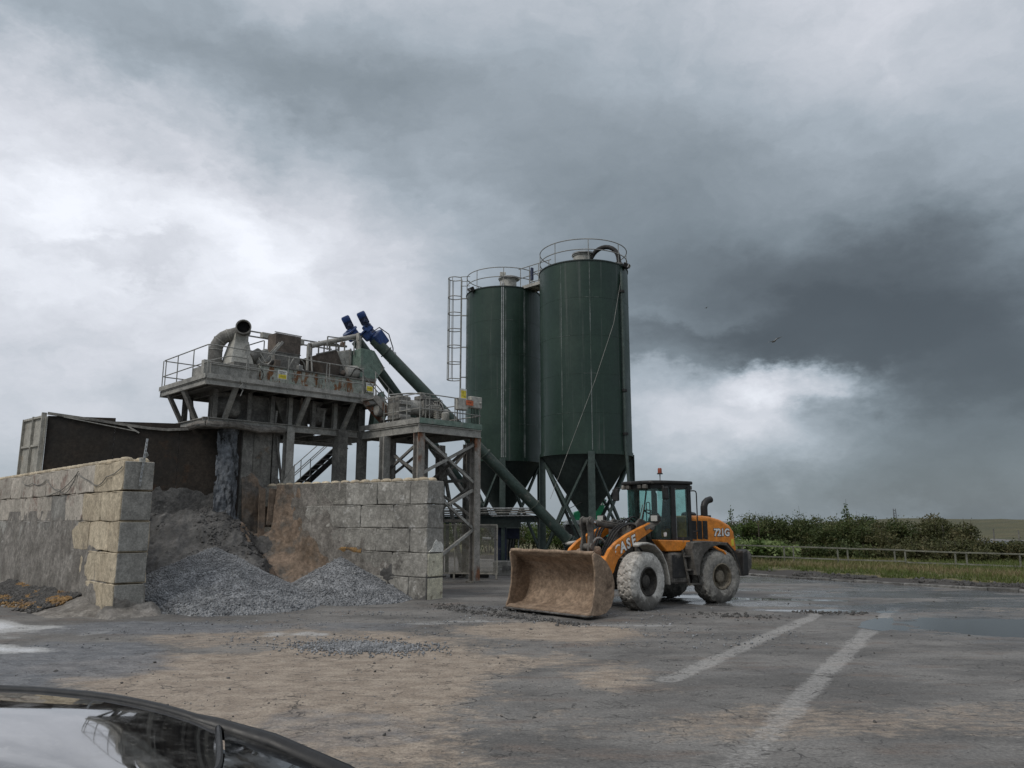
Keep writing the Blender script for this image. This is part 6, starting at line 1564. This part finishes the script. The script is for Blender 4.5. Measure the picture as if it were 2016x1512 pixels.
    # ---- wheels
    def wheel(F, y, tyre_mat, rim_mat, lug, seed, dark):
        frame(F); s = 1 if y > 0 else -1; NT = 176; W = .52
        prof = [(-.23, .36), (-.255, .42), (-.275, .52), (-.272, .60), (-.25, .67), (-.222, .705)]
        tread = list(np.linspace(-.215, .215, 15))
        rows = prof + [(t, .715 + .012 * (1 - (t / .215) ** 2)) for t in tread] + [(-a, b) for a, b in reversed(prof)]
        rg = np.random.default_rng(seed); vs = []; nlug = 22
        for k in range(NT):
            th = 2 * math.pi * k / NT
            for i, (a, rr) in enumerate(rows):
                if len(prof) <= i < len(rows) - len(prof):
                    u = a / .215
                    if lug == 'zig': ph = (th / (2 * math.pi) * nlug + .42 * abs(((u * 1.5) % 1) - .5) * 2 + (.5 if u > 0 else 0)) % 1; up = ph < .80
                    else: ph = (th / (2 * math.pi) * 20 + .55 * abs(u) + (.5 if u > 0 else 0)) % 1; up = ph < .58 and abs(u) > .1
                    rr += .030 if up else 0.
                elif i in (len(prof) - 1, len(rows) - len(prof), len(prof) - 2, len(rows) - len(prof) + 1):
                    ph = (th / (2 * math.pi) * (nlug if lug == 'zig' else 20) + (.5 if i > len(prof) else .42)) % 1; rr += .02 if ph < .6 else 0
                z = rr * math.cos(th); x = rr * math.sin(th); bul = 0
                if z < -.715: bul = .02; z = -.735 + .06 * (z + .715)
                if z < -.735: z = -.737
                vs.append((x, y + a * (1 + bul), .737 + z))
        n = len(rows)
        fs = [(k * n + i, k * n + i + 1, ((k + 1) % NT) * n + i + 1, ((k + 1) % NT) * n + i) for k in range(NT) for i in range(n - 1)]
        wh = bpy.data.objects.new('wheel', None); wh.empty_display_size = .2; COL.objects.link(wh); wh.parent = L
        w = MB().add(vs, fs).build('tyre', tyre_mat, wh)
        w.data.shade_smooth(); w.data.set_sharp_from_angle(angle=R_(28))
        o = (0, y + s * .02, .737); ax = (0, s, 0)
        MB().lathe([(.37, -.2), (.375, .225), (.345, .235), (.335, .16), (.30, .10), (.27, .02), (.17, .02), (.165, .14), (.12, .17), (0, .175)], o, ax, 40).build('rim', rim_mat, wh, smooth=True)
        MB().lathe([(.335, .205), (.36, .205), (.36, .225), (.335, .225)], o, ax, 40, closed=True).build('lock_ring', rim_mat, wh, smooth=True)
        for k in range(10):
            t = 2 * math.pi * k / 10; MB().lathe([(.02, 0), (.02, .035)], (.225 * math.cos(t), y + s * .04, .737 + .225 * math.sin(t)), ax, 6).build('wheel_bolt', rim_mat, wh)
    wheel(FF, 1.0, M_tyre, M_rim_d, 'zig', 1, True); wheel(FF, -1.0, M_tyre, M_rim_d, 'zig', 2, True)
    wheel(RF, 1.0, M_tyre_r, M_rim_b, 'lug', 3, False); wheel(RF, -1.0, M_tyre_r, M_rim_b, 'lug', 4, False)

    # ---- front frame
    frame(FF)
    MB().lathe([(.16, -.85), (.2, -.5), (.27, -.2), (.27, .2), (.2, .5), (.16, .85)], (0, 0, .737), (0, 1, 0), 20).build('front_axle', M_dirt, L, smooth=True)
    MB().prism([(-1.55, .55), (.45, .55), (.55, .9), (.2, 1.35), (-.3, 1.6), (-.45, 2.2), (-.95, 2.25), (-1.15, 1.5), (-1.55, 1.2)], -.36, .36, 'xz').build('front_frame', M_dirt, L, bevel=.03)
    for s in (-1, 1):
        MB().prism([(-.98, 1.35), (-.50, 1.35), (-.55, 2.24), (-.72, 2.36), (-.98, 2.30)], s * .46 - .04, s * .46 + .04, 'xz').build('arm_tower', M_dirt, L, bevel=.02)
        # boom arm
        arm = [(-.90, 2.25), (-.45, 2.13), (.15, 1.95), (.62, 1.76), (.92, 1.57), (1.10, 1.36), (1.22, 1.15), (1.38, .80), (1.46, .52), (1.36, .36), (1.16, .40), (1.06, .62), (.94, .86), (.78, .97), (.70, 1.12), (.58, 1.29), (.34, 1.45), (.02, 1.60), (-.45, 1.82), (-1.04, 2.05), (-1.06, 2.18)]
        MB().prism(arm, s * .67 - .055, s * .67 + .055, 'xz').build('boom_arm', M_or, L, bevel=.018)
        MB().lathe([(.11, -.08), (.11, .08)], (-.93, s * .67, 2.15), (0, 1, 0), 20).build('arm_pin', M_dirt, L)
        MB().lathe([(.10, -.09), (.10, .09)], (1.36, s * .67, .48), (0, 1, 0), 20).build('arm_pin', M_dirt, L)
        # lift rams
        MB().tube([(-.75, s * .46, 1.05), (.15, s * .50, 1.28)], .075, 12).build('ram_barrel', M_dirt, L, smooth=True)
        MB().tube([(.15, s * .50, 1.28), (.62, s * .52, 1.40)], .04, 12).build('ram_rod', M_chrome, L, smooth=True)
        # front fenders
        pts = [(.46, 1.67), (.30, 1.72), (0, 1.74), (-.32, 1.67), (-.62, 1.46), (-.82, 1.17), (-.92, .85), (-.95, .60)]
        iny = [1.10, 1.04, .92, .74, .70, .70, .70, .70]; fv = []
        for i, (a, z) in enumerate(pts):
            k = .955
            fv += [(a, s * 1.27, z), (a, s * iny[i], z), (a * k, s * iny[i], .737 + (z - .737) * k), (a * k, s * 1.27, .737 + (z - .737) * k)]
        ff = [(0, 1, 2, 3), (28, 31, 30, 29)] + [(4 * i + q, 4 * i + (q + 1) % 4, 4 * i + 4 + (q + 1) % 4, 4 * i + 4 + q) for i in range(7) for q in range(4)]
        MB().add(fv, ff).build('front_fender', M_mud_w, L, bevel=.008)
        MB().prism(pts[2:] + [(a * .93, .737 + (z - .737) * .93) for a, z in reversed(pts[2:])], s * .68 - .012, s * .68 + .012, 'xz').build('fender_web', M_blk, L)
        # work lamps on raking brackets
        br('lamp_bracket', M_dirt, L, (-.62, s * .72, 2.08), (-.92, s * .95, 2.26), .07, .10)
        MB().box((-.82, s * .95, 2.36), (.16, .26, .20)).build('headlamp', M_blk, L, bevel=.04)
        MB().box((-.735, s * .95, 2.36), (.02, .21, .15)).build('lamp_lens', M_lens, L, bevel=.005)
    MB().lathe([(.13, -.62), (.13, .62)], (.92, 0, 1.26), (0, 1, 0), 18).build('cross_tube', M_or, L, smooth=True)
    MB().box((.72, -.15, 1.40), (.42, .62, .40), Matrix.Rotation(.3, 3, 'Y')).build('valve_cover', M_bucket, L, bevel=.08, seg=2)
    # z-bar linkage
    for y in (-.12, .12):
        MB().prism([(.86, 2.36), (.98, 2.42), (1.10, 2.36), (1.13, 2.2), (1.05, 1.9), (1.10, 1.62), (1.12, 1.30), (1.02, 1.22), (.90, 1.30), (.88, 1.65), (.92, 1.9), (.84, 2.2)], y - .03, y + .03, 'xz').build('bellcrank', M_dirt, L, bevel=.012)
    for z in (2.30, 1.62, 1.32): MB().lathe([(.085, -.19), (.085, .19)], (.98, 0, z), (0, 1, 0), 16).build('link_pin', M_dirt, L)
    br('tilt_link', M_dirt, L, (.98, 0, 1.30), (1.62, 0, .98), .12, .14)
    br('link_guard', M_dirt, L, (.80, -.02, 1.3), (.80, -.02, 2.15), .10, .16)
    tb('tilt_rod', M_chrome, L, [(.98, 0, 2.28), (.60, 0, 2.235)], .045, 12)
    tb('tilt_barrel', M_dirt, L, [(.60, 0, 2.235), (-.80, 0, 2.06)], .085, 14)
    for y in (-.11, .11): tb('hydraulic_pipe', M_dirt, L, [(.5, y, 2.30), (-.7, y, 2.16)], .022, 8)
    for k, y in enumerate((-.42, -.30, -.2, .2, .32, .44)):
        tb('hydraulic_hose', M_rubber, L, bend([(-.85, y, 1.9 + .05 * (k % 2)), (-.4, y * 1.05, 2.25), (.1, y * .9, 2.1), (.35, y * .7, 1.75), (.6, y * .6, 1.4)], .3, 5), .026, 8)
    for k in range(4): tb('hydraulic_hose', M_rubber, L, bend([(-1.2, .2 - .13 * k, 1.75), (-1.1, .2 - .13 * k, 2.3 - .05 * k), (-.7, .22 - .14 * k, 2.45 - .04 * k), (-.4, .2 - .12 * k, 2.15)], .25, 5), .024, 8)
    tb('guard_hoop', M_mud_w, L, arc((.62, .1, 1.55), .30, .5, 2.7, 10, plane='xz'), .025, 8)

    # ---- bucket
    BW = 1.42
    prof = [(2.62, .09), (2.25, .085), (2.0, .12), (1.80, .26), (1.68, .50), (1.66, .80), (1.75, 1.08), (1.95, 1.32), (2.18, 1.47), (2.40, 1.55)]
    inn = [(2.62, .12), (2.27, .125), (2.03, .16), (1.85, .29), (1.73, .52), (1.71, .79), (1.80, 1.05), (1.98, 1.27), (2.20, 1.41), (2.42, 1.50)]
    bk = MB().prism(prof + inn[::-1], -BW, BW, 'xz').build('bucket', M_bucket, L)
    side = [(2.60, .10), (2.25, .08), (2.0, .12), (1.80, .26), (1.68, .50), (1.66, .80), (1.75, 1.08), (1.95, 1.32), (2.18, 1.47), (2.40, 1.55), (2.47, 1.48), (2.40, 1.1), (2.42, .7), (2.52, .3), (2.60, .17)]
    for s in (-1, 1): MB().prism(side, s * BW - .025, s * BW + .025, 'xz').build('bucket_side', M_bucket, bk, bevel=.012)
    MB().bar((2.60, -BW - .03, .085), (2.60, BW + .03, .085), .18, .04).build('cutting_edge', M_edge, bk, bevel=.008)
    MB().tube([(2.40, y, 1.535 + .008 * math.sin(y * 9)) for y in np.linspace(-BW, BW, 24)], .045, 8).build('top_lip', M_bucket, bk, smooth=True)
    # mud baked onto the inside of the shell
    ys = np.linspace(-BW + .02, BW - .02, 90); ip = np.array(inn); seg = np.concatenate([[0], np.cumsum(np.hypot(*np.diff(ip, axis=0).T))]); tt = np.linspace(0, seg[-1], 60)
    ix, iz = np.interp(tt, seg, ip[:, 0]), np.interp(tt, seg, ip[:, 1]); gx, gz = np.gradient(ix), np.gradient(iz); gl_ = np.hypot(gx, gz); nx, nz_2 = gz / gl_, -gx / gl_
    Yg, Tg = np.meshgrid(ys, tt, indexing='ij'); th = .035 + .07 * fbm(Yg * 2.2, Tg * 2.2, 171, 4) + .02 * fbm(Yg * 9, Tg * 9, 173, 2)
    th = th * sstep(0, .15, Tg) * sstep(seg[-1], seg[-1] - .12, Tg) + .004
    V = np.stack([ix[None] + nx[None] * th, Yg, iz[None] + nz_2[None] * th], -1).reshape(-1, 3)
    M4 = WM[L].inverted() @ FF; V = np.array([tuple(M4 @ Vector(v)) for v in V])
    np_mesh('bucket_mud', V, grid_faces(90, 60), M_bucket, bk, smooth=True)

    # ---- rear frame, cab and hood
    frame(RF)
    MB().lathe([(.16, -.85), (.2, -.5), (.27, -.2), (.27, .2), (.2, .5), (.16, .85)], (0, 0, .737), (0, 1, 0), 20).build('rear_axle', M_dirt, L, smooth=True)
    MB().prism([(-1.25, .75), (1.1, .62), (1.65, .7), (1.7, 1.3), (1.2, 1.62), (-1.25, 1.5)], -.48, .48, 'xz').build('rear_frame', M_dirt, L, bevel=.03)
    MB().lathe([(.16, .5), (.16, 1.5)], (WB, 0, 0), (0, 0, 1), 18).build('centre_hinge', M_dirt, L, smooth=True)
    for s in (-1, 1):
        MB().box((1.42, s * .82, 1.0), (.70, .40, .85)).build('side_tank', M_dirt, L, bevel=.05)
        MB().box((1.42, s * 1.03, 1.05), (.52, .02, .62)).build('tank_door', M_blk, L, bevel=.01)
        br('ladder_stile', M_dirt, L, (1.10, s * 1.06, .52), (1.30, s * 1.05, 1.50), .05, .05)
        br('ladder_stile', M_dirt, L, (.72, s * 1.06, .55), (.88, s * 1.05, 1.45), .05, .05)
        for z in (.56, .95, 1.32): br('step', M_dirt, L, (1.14 + (z - .56) * .2, s * 1.08, z), (.74 + (z - .56) * .14, s * 1.08, z), .20, .035)
        # orange sill under the cab
        MB().prism([(2.15, 1.78), (.92, 1.74), (1.10, 1.60), (1.26, 1.46), (1.84, 1.46), (2.0, 1.62)], s * .86 - .14, s * .86 + .14, 'xz').build('cab_sill', M_or, L, bevel=.02)
        # rear fender
        out = [(1.16, 1.52), (1.10, 1.70), (.5, 1.73), (-.22, 1.68), (-.48, 1.45), (-.66, 1.08), (-.76, .74)]
        inn2 = [(-.70, .74), (-.60, 1.06), (-.43, 1.38), (-.20, 1.59), (.10, 1.62), (.45, 1.55), (.72, 1.36), (.86, 1.10), (.90, .80), (1.02, .80), (1.10, 1.2)]
        MB().prism(out + inn2, s * .98 - .30, s * .98 + .30, 'xz').build('rear_fender', M_blk if s < 0 else M_dirt, L, bevel=.012)
        MB().prism([(-.22, 1.685), (-.48, 1.455), (-.66, 1.085), (-.77, .73), (-.73, .73), (-.62, 1.08), (-.45, 1.43), (-.2, 1.655)], s * 1.285 - .012, s * 1.285 + .012, 'xz').build('fender_lip', M_blk, L)
        tb('hose_bracket', M_or, L, [(.32, s * 1.24, 1.60), (.12, s * 1.26, 1.50), (-.05, s * 1.27, 1.44), (-.14, s * 1.27, 1.36)], .035, 8)
    # counterweight
    MB().prism([(-1.22, .74), (-1.38, .76), (-1.54, .95), (-1.56, 1.30), (-1.45, 1.44), (-1.22, 1.46)], -1.0, 1.0, 'xz').build('counterweight', M_dirt, L, bevel=.10, seg=3)
    for s in (-1, 1): MB().prism([(-.98, .70), (-1.24, .72), (-1.24, 1.48), (-1.05, 1.40)], s * .92 - .2, s * .92 + .2, 'xz').build('counterweight_cheek', M_blk, L, bevel=.03)
    # hood
    hd = [(.60, 1.62), (.60, 2.44), (.2, 2.45), (-.20, 2.42), (-.62, 2.33), (-1.00, 2.16), (-1.16, 1.98), (-1.22, 1.62), (-1.25, 1.18), (-.9, 1.30), (-.6, 1.62)]
    MB().prism(hd, -.70, .70, 'xz').build('engine_hood', M_or, L, bevel=.09, seg=3)
    for s in (-1, 1):
        for (a, b_) in ((.585, .405), (.365, .185), (.145, -.035)):
            v = MB().prism([(a, 1.78), (a, 2.30 - .03 * 0), (b_, 2.29), (b_, 1.76)], s * .705 - .01, s * .705 + .01, 'xz').build('side_vent', M_blk, L)
            for k in range(9): z = 1.83 + k * .052; MB().box(((a + b_) / 2, s * .718, z), (.165, .006, .018)).build('louvre', M_rubber, v)
    text = lambda nm, s, size, mat, M, off, dep=.003, sp=1.0, sh=0.: text_mesh(nm, s, size, mat, L, M, dep, off, sh, None, sp)
    def side_text(x, y, z, ang=0):                      # reads from the nose towards the tail on the left flank
        c, s = math.cos(ang), math.sin(ang)
        return Matrix(((-c, s, 0, x), (0, 0, 1, y), (s, c, 0, z), (0, 0, 0, 1)))
    text('model_number_edge', '721G', .295, M_blk, side_text(-.62, .703, 1.945), .026, .002, .98)
    text('model_number', '721G', .295, M_white_l, side_text(-.62, .707, 1.945), .010, .002, .98)
    MB().box((-1.05, .703, 1.66), (.10, .01, .20)).build('yellow_sticker', M_yellow, L)
    # exhaust and air intake
    MB().lathe([(.20, 2.38), (.22, 2.42), (.22, 2.50), (.18, 2.54), (.05, 2.57)], (.1, .1, 0), n=24).build('air_intake', M_blk, L, smooth=True)
    MB().lathe([(.20, 2.36), (.20, 2.46)], (-.42, .22, 0), n=20).build('stack_base', M_blk, L)
    MB().tube([(-.42, .22, 2.40), (-.42, .22, 2.70), (-.46, .22, 2.82), (-.56, .22, 2.90), (-.72, .22, 2.94)], [.105, .105, .105, .10, .10], 18, cap=False).build('exhaust_stack', M_blk, L, smooth=True)
    MB().lathe([(0, 0), (.095, 0)], (-.66, .22, 2.925), (-.95, 0, .25), 16).build('stack_mouth', M_dark_in, L)  # black disc painted as the unlit inside of the stack
    # cab
    zf, zr = 1.76, 3.30
    plan = [(1.98, -.36), (1.98, .36), (1.86, .60), (1.62, .74), (1.36, .77), (.85, .77), (.60, .72), (.60, -.72), (.85, -.77), (1.36, -.77), (1.62, -.74), (1.86, -.60)]
    MB().prism([(a * .985 + .01, b_ * .985) for a, b_ in plan], zf - .08, zf + .04, 'xy').build('cab_floor', M_blk, L)
    MB().prism([(a + (.18 if a > 1.5 else .05) * (1 if a > 1.2 else -1), b_ * 1.10) for a, b_ in plan], 3.33, 3.43, 'xy').build('cab_roof', M_blk, L, bevel=.035, seg=2)
    MB().prism([(a + (.02 if a > 1.2 else 0), b_ * 1.02) for a, b_ in plan], 3.20, 3.335, 'xy').build('roof_header', M_blk, L, bevel=.01)
    PIL = [(1.36, .775, .15), (.72, .75, .12), (1.36, -.775, .12), (.72, -.75, .10)]
    for a, b_, w in PIL: br('pillar', M_blk, L, (a, b_, zf - .05), (a + .0, b_ * .99, 3.26), .10, w, (1, 0, 0))
    for a, b_ in ((1.96, .46), (1.96, -.46)): br('pillar', M_blk, L, (a, b_ * 1.05, zf), (a - .02, b_, zf + .35), .03, .03)
    br('door_edge', M_galv, L, (1.27, .795, zf), (1.27, .785, 3.22), .02, .03)
    br('door_rail', M_blk, L, (1.36, .785, zf + .03), (.72, .785, zf + .03), .03, .10)
    def pane(p, q, z0=zf + .03, z1=3.22):
        p, q = Vector((*p, 0)), Vector((*q, 0)); u = Vector((0, 0, 1))
        MB().bar(p + u * ((z0 + z1) / 2), q + u * ((z0 + z1) / 2), .008, z1 - z0).build('glass_pane', M_glass, L)
    for p, q in (((1.98, -.36), (1.98, .36)), ((1.98, .365), (1.86, .60)), ((1.86, .605), (1.62, .74)), ((1.615, .742), (1.44, .768)), ((1.28, .772), (.79, .772)), ((.60, .70), (.60, -.70)), ((.68, .74), (.605, .715)),
                 ((1.98, -.365), (1.86, -.60)), ((1.86, -.605), (1.62, -.74)), ((1.615, -.742), (1.42, -.768)), ((1.28, -.772), (.79, -.772))): pane(p, q)
    MB().prism([(1.97, -.34), (1.97, .34), (1.85, .57), (1.6, .57), (1.6, -.57), (1.85, -.57)], zf + .04, 2.28, 'xy').build('dashboard', M_blk, L, bevel=.03)
    MB().box((1.05, 0, 2.15), (.5, .52, .14)).build('seat', M_seat, L, bevel=.05, seg=2)
    MB().box((.82, 0, 2.55), (.14, .48, .78), Matrix.Rotation(-.12, 3, 'Y')).build('seat_back', M_seat, L, bevel=.05, seg=2)
    MB().box((.76, 0, 3.0), (.11, .26, .18)).build('headrest', M_seat, L, bevel=.04, seg=2)
    MB().box((.95, -.38, 2.2), (.6, .14, .35)).build('side_console', M_blk, L, bevel=.03)
    st = tb('steering_column', M_blk, L, [(1.66, .02, 2.1), (1.50, .02, 2.50)], .035, 10)
    q = Vector((-.37, 0, .93)).to_track_quat('Z', 'Y')
    MB().tube([Vector((1.49, .02, 2.53)) + q @ Vector((.20 * math.cos(t), .20 * math.sin(t), 0)) for t in np.linspace(0, 2 * math.pi, 25)[:-1]], .018, 8, closed=True).build('steering_wheel', M_blk, L, smooth=True)
    for t in (0, 2.1, 4.2): tb('wheel_spoke', M_blk, L, [Vector((1.49, .02, 2.53)), Vector((1.49, .02, 2.53)) + q @ Vector((.20 * math.cos(t), .20 * math.sin(t), 0))], .012, 6)
    # wiper, lamps under the roof, beacon
    tb('wiper_arm', M_blk, L, [(2.0, .42, 3.25), (2.03, .34, 2.72), (2.02, .30, 2.55)], .018, 6)
    br('wiper_blade', M_blk, L, (2.01, .42, 3.12), (2.01, .22, 2.30), .02, .03)
    for p, q_ in (((2.06, .30, 2.75), (2.06, .02, 2.02)), ((2.06, .38, 2.75), (2.06, .12, 2.02))): tb('guard_rod', M_dirt, L, [p, q_], .013, 6)
    for b_ in (.22, .44, -.3, -.5): MB().box((2.07, b_, 3.26), (.12, .15, .12)).build('roof_lamp', M_dirt, L, bevel=.02)
    for b_ in (.6, -.6): MB().box((.52, b_, 3.25), (.10, .16, .12)).build('roof_lamp', M_dirt, L, bevel=.02)
    tb('beacon_stem', M_galv, L, [(1.10, .0, 3.42), (1.10, .0, 3.68)], .018, 8)
    bc = MB().lathe([(.085, 3.66), (.085, 3.69), (.06, 3.69)], (1.10, 0, 0), n=18).build('beacon_base', M_blk, L)
    MB().lathe([(.062, 3.69), (.060, 3.82), (.045, 3.845), (0, 3.85)], (1.10, 0, 0), n=18).build('beacon_lens', M_red, bc, smooth=True)
    # mirrors and rails
    for s, x in ((1, 1.82), (-1, 2.0)):
        tb('mirror_arm', M_blk, L, bend([(1.75, s * .78, 3.27), (x + .05, s * .98, 3.26), (x + .04, s * 1.0, 3.1)], .06), .016, 8)
        MB().box((x, s * (1.0 if s > 0 else .98), 3.06), (.09, .24, .36), Matrix.Rotation(s * -.12, 3, 'Z')).build('mirror', M_blk, L, bevel=.035, seg=2)
        tb('grab_rail', M_blk, L, bend([(.70, s * .80, 3.15), (.50, s * .86, 3.16), (.50, s * .86, 2.0), (.62, s * .8, 1.98)], .10), .018, 8)
    tb('grab_rail', M_blk, L, bend([(.92, -.70, 2.1), (.92, -.70, 2.85), (1.06, -.70, 2.85), (1.06, -.70, 2.1)], .06), .014, 8)
    MB().prism([(1.62, 1.86), (1.70, 1.86), (1.72, 1.95), (1.69, 1.98), (1.66, 1.94), (1.63, 1.99), (1.60, 1.95)], .755, .762, 'xz').build('white_decal', M_white_l, L)
    # lettering along the near boom arm; the first letter is half scraped away
    frame(FF)
    ang = math.atan2(1.88 - 1.55, .95)
    for s, dx in (('A', -.02), ('S', .235), ('E', .475)):
        X = .62 - (.26 + dx) * math.cos(ang); Z = 1.525 + (.26 + dx) * math.sin(ang)
        text('lettering_edge', s, .36, M_blk, side_text(X, .727, Z, ang), .030, .002, sh=.12)
        text('lettering', s, .36, M_white_l, side_text(X, .731, Z, ang), .013, .002, sh=.12)
    X = .62 - .0 * math.cos(ang); Z = 1.53
    text('worn_lettering', 'C', .36, M_white_l, side_text(X, .729, Z, ang), .004, .002, sh=.12)
    for k, (dx, dz, w, h) in enumerate(((-.02, -.07, .11, .08), (-.08, -.03, .05, .09), (.05, .02, .06, .03))):
        MB().prism([(X + dx - w, Z + dz - h * .4), (X + dx - w * .3, Z + dz - h), (X + dx + w, Z + dz - h * .5), (X + dx + w * .7, Z + dz + h * .5), (X + dx, Z + dz + h), (X + dx - w * .8, Z + dz + h * .4)], .730, .7345, 'xz').build('paint_patch', M_or, L)
    frame(W0)
build_loader()

# ------------------------------------------------------------------ parked car in the near corner
def build_car():
    M_paint, nt, b = nodes('black_car_paint')
    n = nz(nt, 6, 7, .7); d = mrange(nt, n, .42, .74, .02, .42); sp = mrange(nt, nz(nt, 38, 4, .75), .55, .68, 0, .7)
    nt.links.new(mixc(nt, mth(nt, 'MAXIMUM', d, sp), (.006, .006, .007), (.15, .145, .135)), b.inputs['Base Color'])
    nt.links.new(mrange(nt, n, .45, .75, .03, .22), b.inputs['Roughness'])
    b.inputs['Coat Weight'].default_value = 1.0; b.inputs['Coat Roughness'].default_value = .03; b.inputs['Specular IOR Level'].default_value = .8
    M_cg, nt, b = nodes('dark_car_glass'); n = nz(nt, 8, 6, .7)
    nt.links.new(mixc(nt, mrange(nt, n, .5, .75, 0, .35), (.006, .007, .008), (.16, .155, .14)), b.inputs['Base Color']); nt.links.new(mrange(nt, n, .4, .7, .03, .25), b.inputs['Roughness'])
    M_trim = wmat('black_car_trim', (.010, .010, .010), (.018, .018, .018), 8, rough=.45, bump=.05)
    M_lampc, nt, b = nodes('car_lamp_glass'); b.inputs['Base Color'].default_value = (.5, .5, .5, 1); b.inputs['Roughness'].default_value = .1
    hc = Vector((.951, -.308, 0)); F = fmat((-2.4 - .308 * .62, 3.6 - .951 * .62, 0), hc)      # x forward, y to the far (left) side; roof rail at y = .62
    frame(F)
    c = thing('parked_car', 'glossy dusty black car roof and windscreen mirroring the plant, lower corner of the view', 'car', (0, 0, 0))
    # roof profile along the car (x, z at the rail)
    xs = [-1.6, -1.2, -.8, -.4, 0, .4, .75, 1.05, 1.28]; zr = [1.36, 1.46, 1.515, 1.545, 1.562, 1.574, 1.573, 1.552, 1.520]
    hw = [.50, .55, .58, .60, .61, .615, .61, .60, .585]
    NX, NY = 60, 41
    T = np.linspace(-1, 1, NY); rail = lambda x: np.interp(x, PX, PZ)
    PX = np.linspace(-1.7, 2.6, 120); PZ = np.interp(PX, xs[:-1] + [1.30, 1.55, 1.85, 2.2, 2.6], zr[:-1] + [1.516, 1.462, 1.375, 1.22, 1.0])
    for _ in range(12): PZ[1:-1] = (PZ[:-2] + 2 * PZ[1:-1] + PZ[2:]) / 4
    HWf = lambda x: np.interp(x, xs + [1.9], hw + [.60])
    def crown(x, t):
        x = np.asarray(x, float); t = np.asarray(t, float)
        c_ = np.maximum(.02, 1.635 - .075 * (x - .8) - np.interp(x, PX, PZ)); c_ = np.where(x < .3, np.minimum(c_, .09), c_)
        return c_ * (1 - ((t + .4) ** 2 / 1.96 + .01) ** .8) * (1 - np.maximum(0, -t) ** 4)
    bow = lambda t: 1.82 - .49 * np.sqrt(np.asarray(t, float) ** 2 + .02)
    S, TT = np.meshgrid(np.linspace(0, 1, NX), T, indexing='ij')
    XX = -1.6 + (bow(TT) + 1.6) * S; YY = HWf(XX) * TT; ZZ = rail(XX) + crown(XX, TT)
    V = list(zip(XX.ravel(), YY.ravel(), ZZ.ravel()))
    MB().add(V, [tuple(int(q) for q in f) for f in grid_faces(NX, NY)]).build('roof', M_paint, c, smooth=True)
    X = np.linspace(-1.6, 1.28, NX); Zr = rail(X); HW = HWf(X)
    # windscreen
    wx = [1.30, 1.55, 1.85, 2.2]; wz = [1.512, 1.452, 1.362, 1.20]; wh = [.58, .605, .64, .68]
    S, TT = np.meshgrid(np.linspace(0, 1, 24), T * .985, indexing='ij'); fall = 1 - .55 * S
    xb = bow(TT) + .012; XX = xb + (2.35 + .25 * (1 - TT ** 2) - xb) * S
    YY = np.interp(XX, [1.2, 1.9, 2.6], [.60, .645, .70]) * TT; ZZ = rail(XX) + crown(bow(TT) + 0 * XX, TT) * fall - .004
    V = list(zip(XX.ravel(), YY.ravel(), ZZ.ravel()))
    MB().add(V, [tuple(int(q) for q in f) for f in grid_faces(24, NY)]).build('windscreen', M_cg, c, smooth=True)
    tt = np.linspace(-.97, .97, 31)
    MB().tube([(float(bow(t)) + .004, float(HWf(bow(t)) * t), float(rail(bow(t)) + crown(bow(t), t)) + .003) for t in tt], .011, 8).build('screen_seal', M_trim, c, smooth=True)
    for s in (-1, 1):
        tb('roof_rail', M_trim, c, [(X[i], s * (HW[i] + .008), Zr[i] - .004) for i in range(0, NX, 2)] + [(1.29, s * .60, 1.515)], .022, 10)
        tb('windscreen_pillar', M_trim, c, [(1.20, s * .598, 1.523), (1.30, s * .60, 1.505), (1.55, s * .625, 1.452), (1.85, s * .66, 1.355), (2.2, s * .70, 1.19), (2.45, s * .72, 1.02)], [.024, .034, .042, .045, .045, .04], 10)
        # flank: glass house and lower body
        for (x0, x1, z0, z1) in ((-1.35, -.35, 1.34, 1.50), (-.30, .55, 1.53, 1.535), (.60, 1.9, 1.53, 1.30)):
            MB().add([(x0, s * .80, .98), (x1, s * .80, .98), (x1, s * .66, z1), (x0, s * .66, z0), (x0, s * .77, .98), (x1, s * .77, .98), (x1, s * .63, z1), (x0, s * .63, z0)], [(0, 1, 2, 3), (7, 6, 5, 4), (0, 4, 5, 1), (1, 5, 6, 2), (2, 6, 7, 3), (3, 7, 4, 0)]).build('side_window', M_cg, c)
    for s in (-1, 1):
        body = [(-2.1, .35), (-2.2, .75), (-2.05, 1.0), (-1.5, .98), (2.2, .98), (2.6, .93), (3.25, .82), (3.35, .55), (3.3, .32), (2.9, .25), (2.82, .5), (2.6, .64), (2.38, .5), (2.3, .25), (-.9, .25), (-.98, .5), (-1.2, .64), (-1.42, .5), (-1.5, .25)]
    MB().prism(body, -.84, .84, 'xz').build('body', M_paint, c, bevel=.05, seg=2)
    MB().prism([(-2.02, 1.0), (-1.62, 1.34), (-1.55, 1.0)], -.55, .55, 'xz').build('rear_screen', M_cg, c)
    MB().prism([(2.15, .99), (2.2, 1.03), (2.7, .97), (3.2, .85), (3.2, .82)], -.74, .74, 'xz').build('bonnet', M_paint, c, bevel=.03)
    for s in (-1, 1):
        MB().box((3.26, s * .62, .68), (.16, .3, .14)).build('headlight', M_lampc, c, bevel=.03)
        MB().box((1.75, s * .93, 1.02), (.14, .2, .14)).build('door_mirror', M_trim, c, bevel=.04)
        for x in (-1.2, 2.6):
            w = MB().lathe([(.22, -.1), (.30, -.105), (.325, -.06), (.325, .06), (.30, .105), (.22, .1)], (x, s * .74, .325), (0, s, 0), 30).build('wheel', M_rubber, c, smooth=True)
            MB().lathe([(.0, .06), (.1, .07), (.22, .085), (.225, .1)], (x, s * .74, .325), (0, s, 0), 24).build('hub', M_galv, w)
    frame(W0)
build_car()
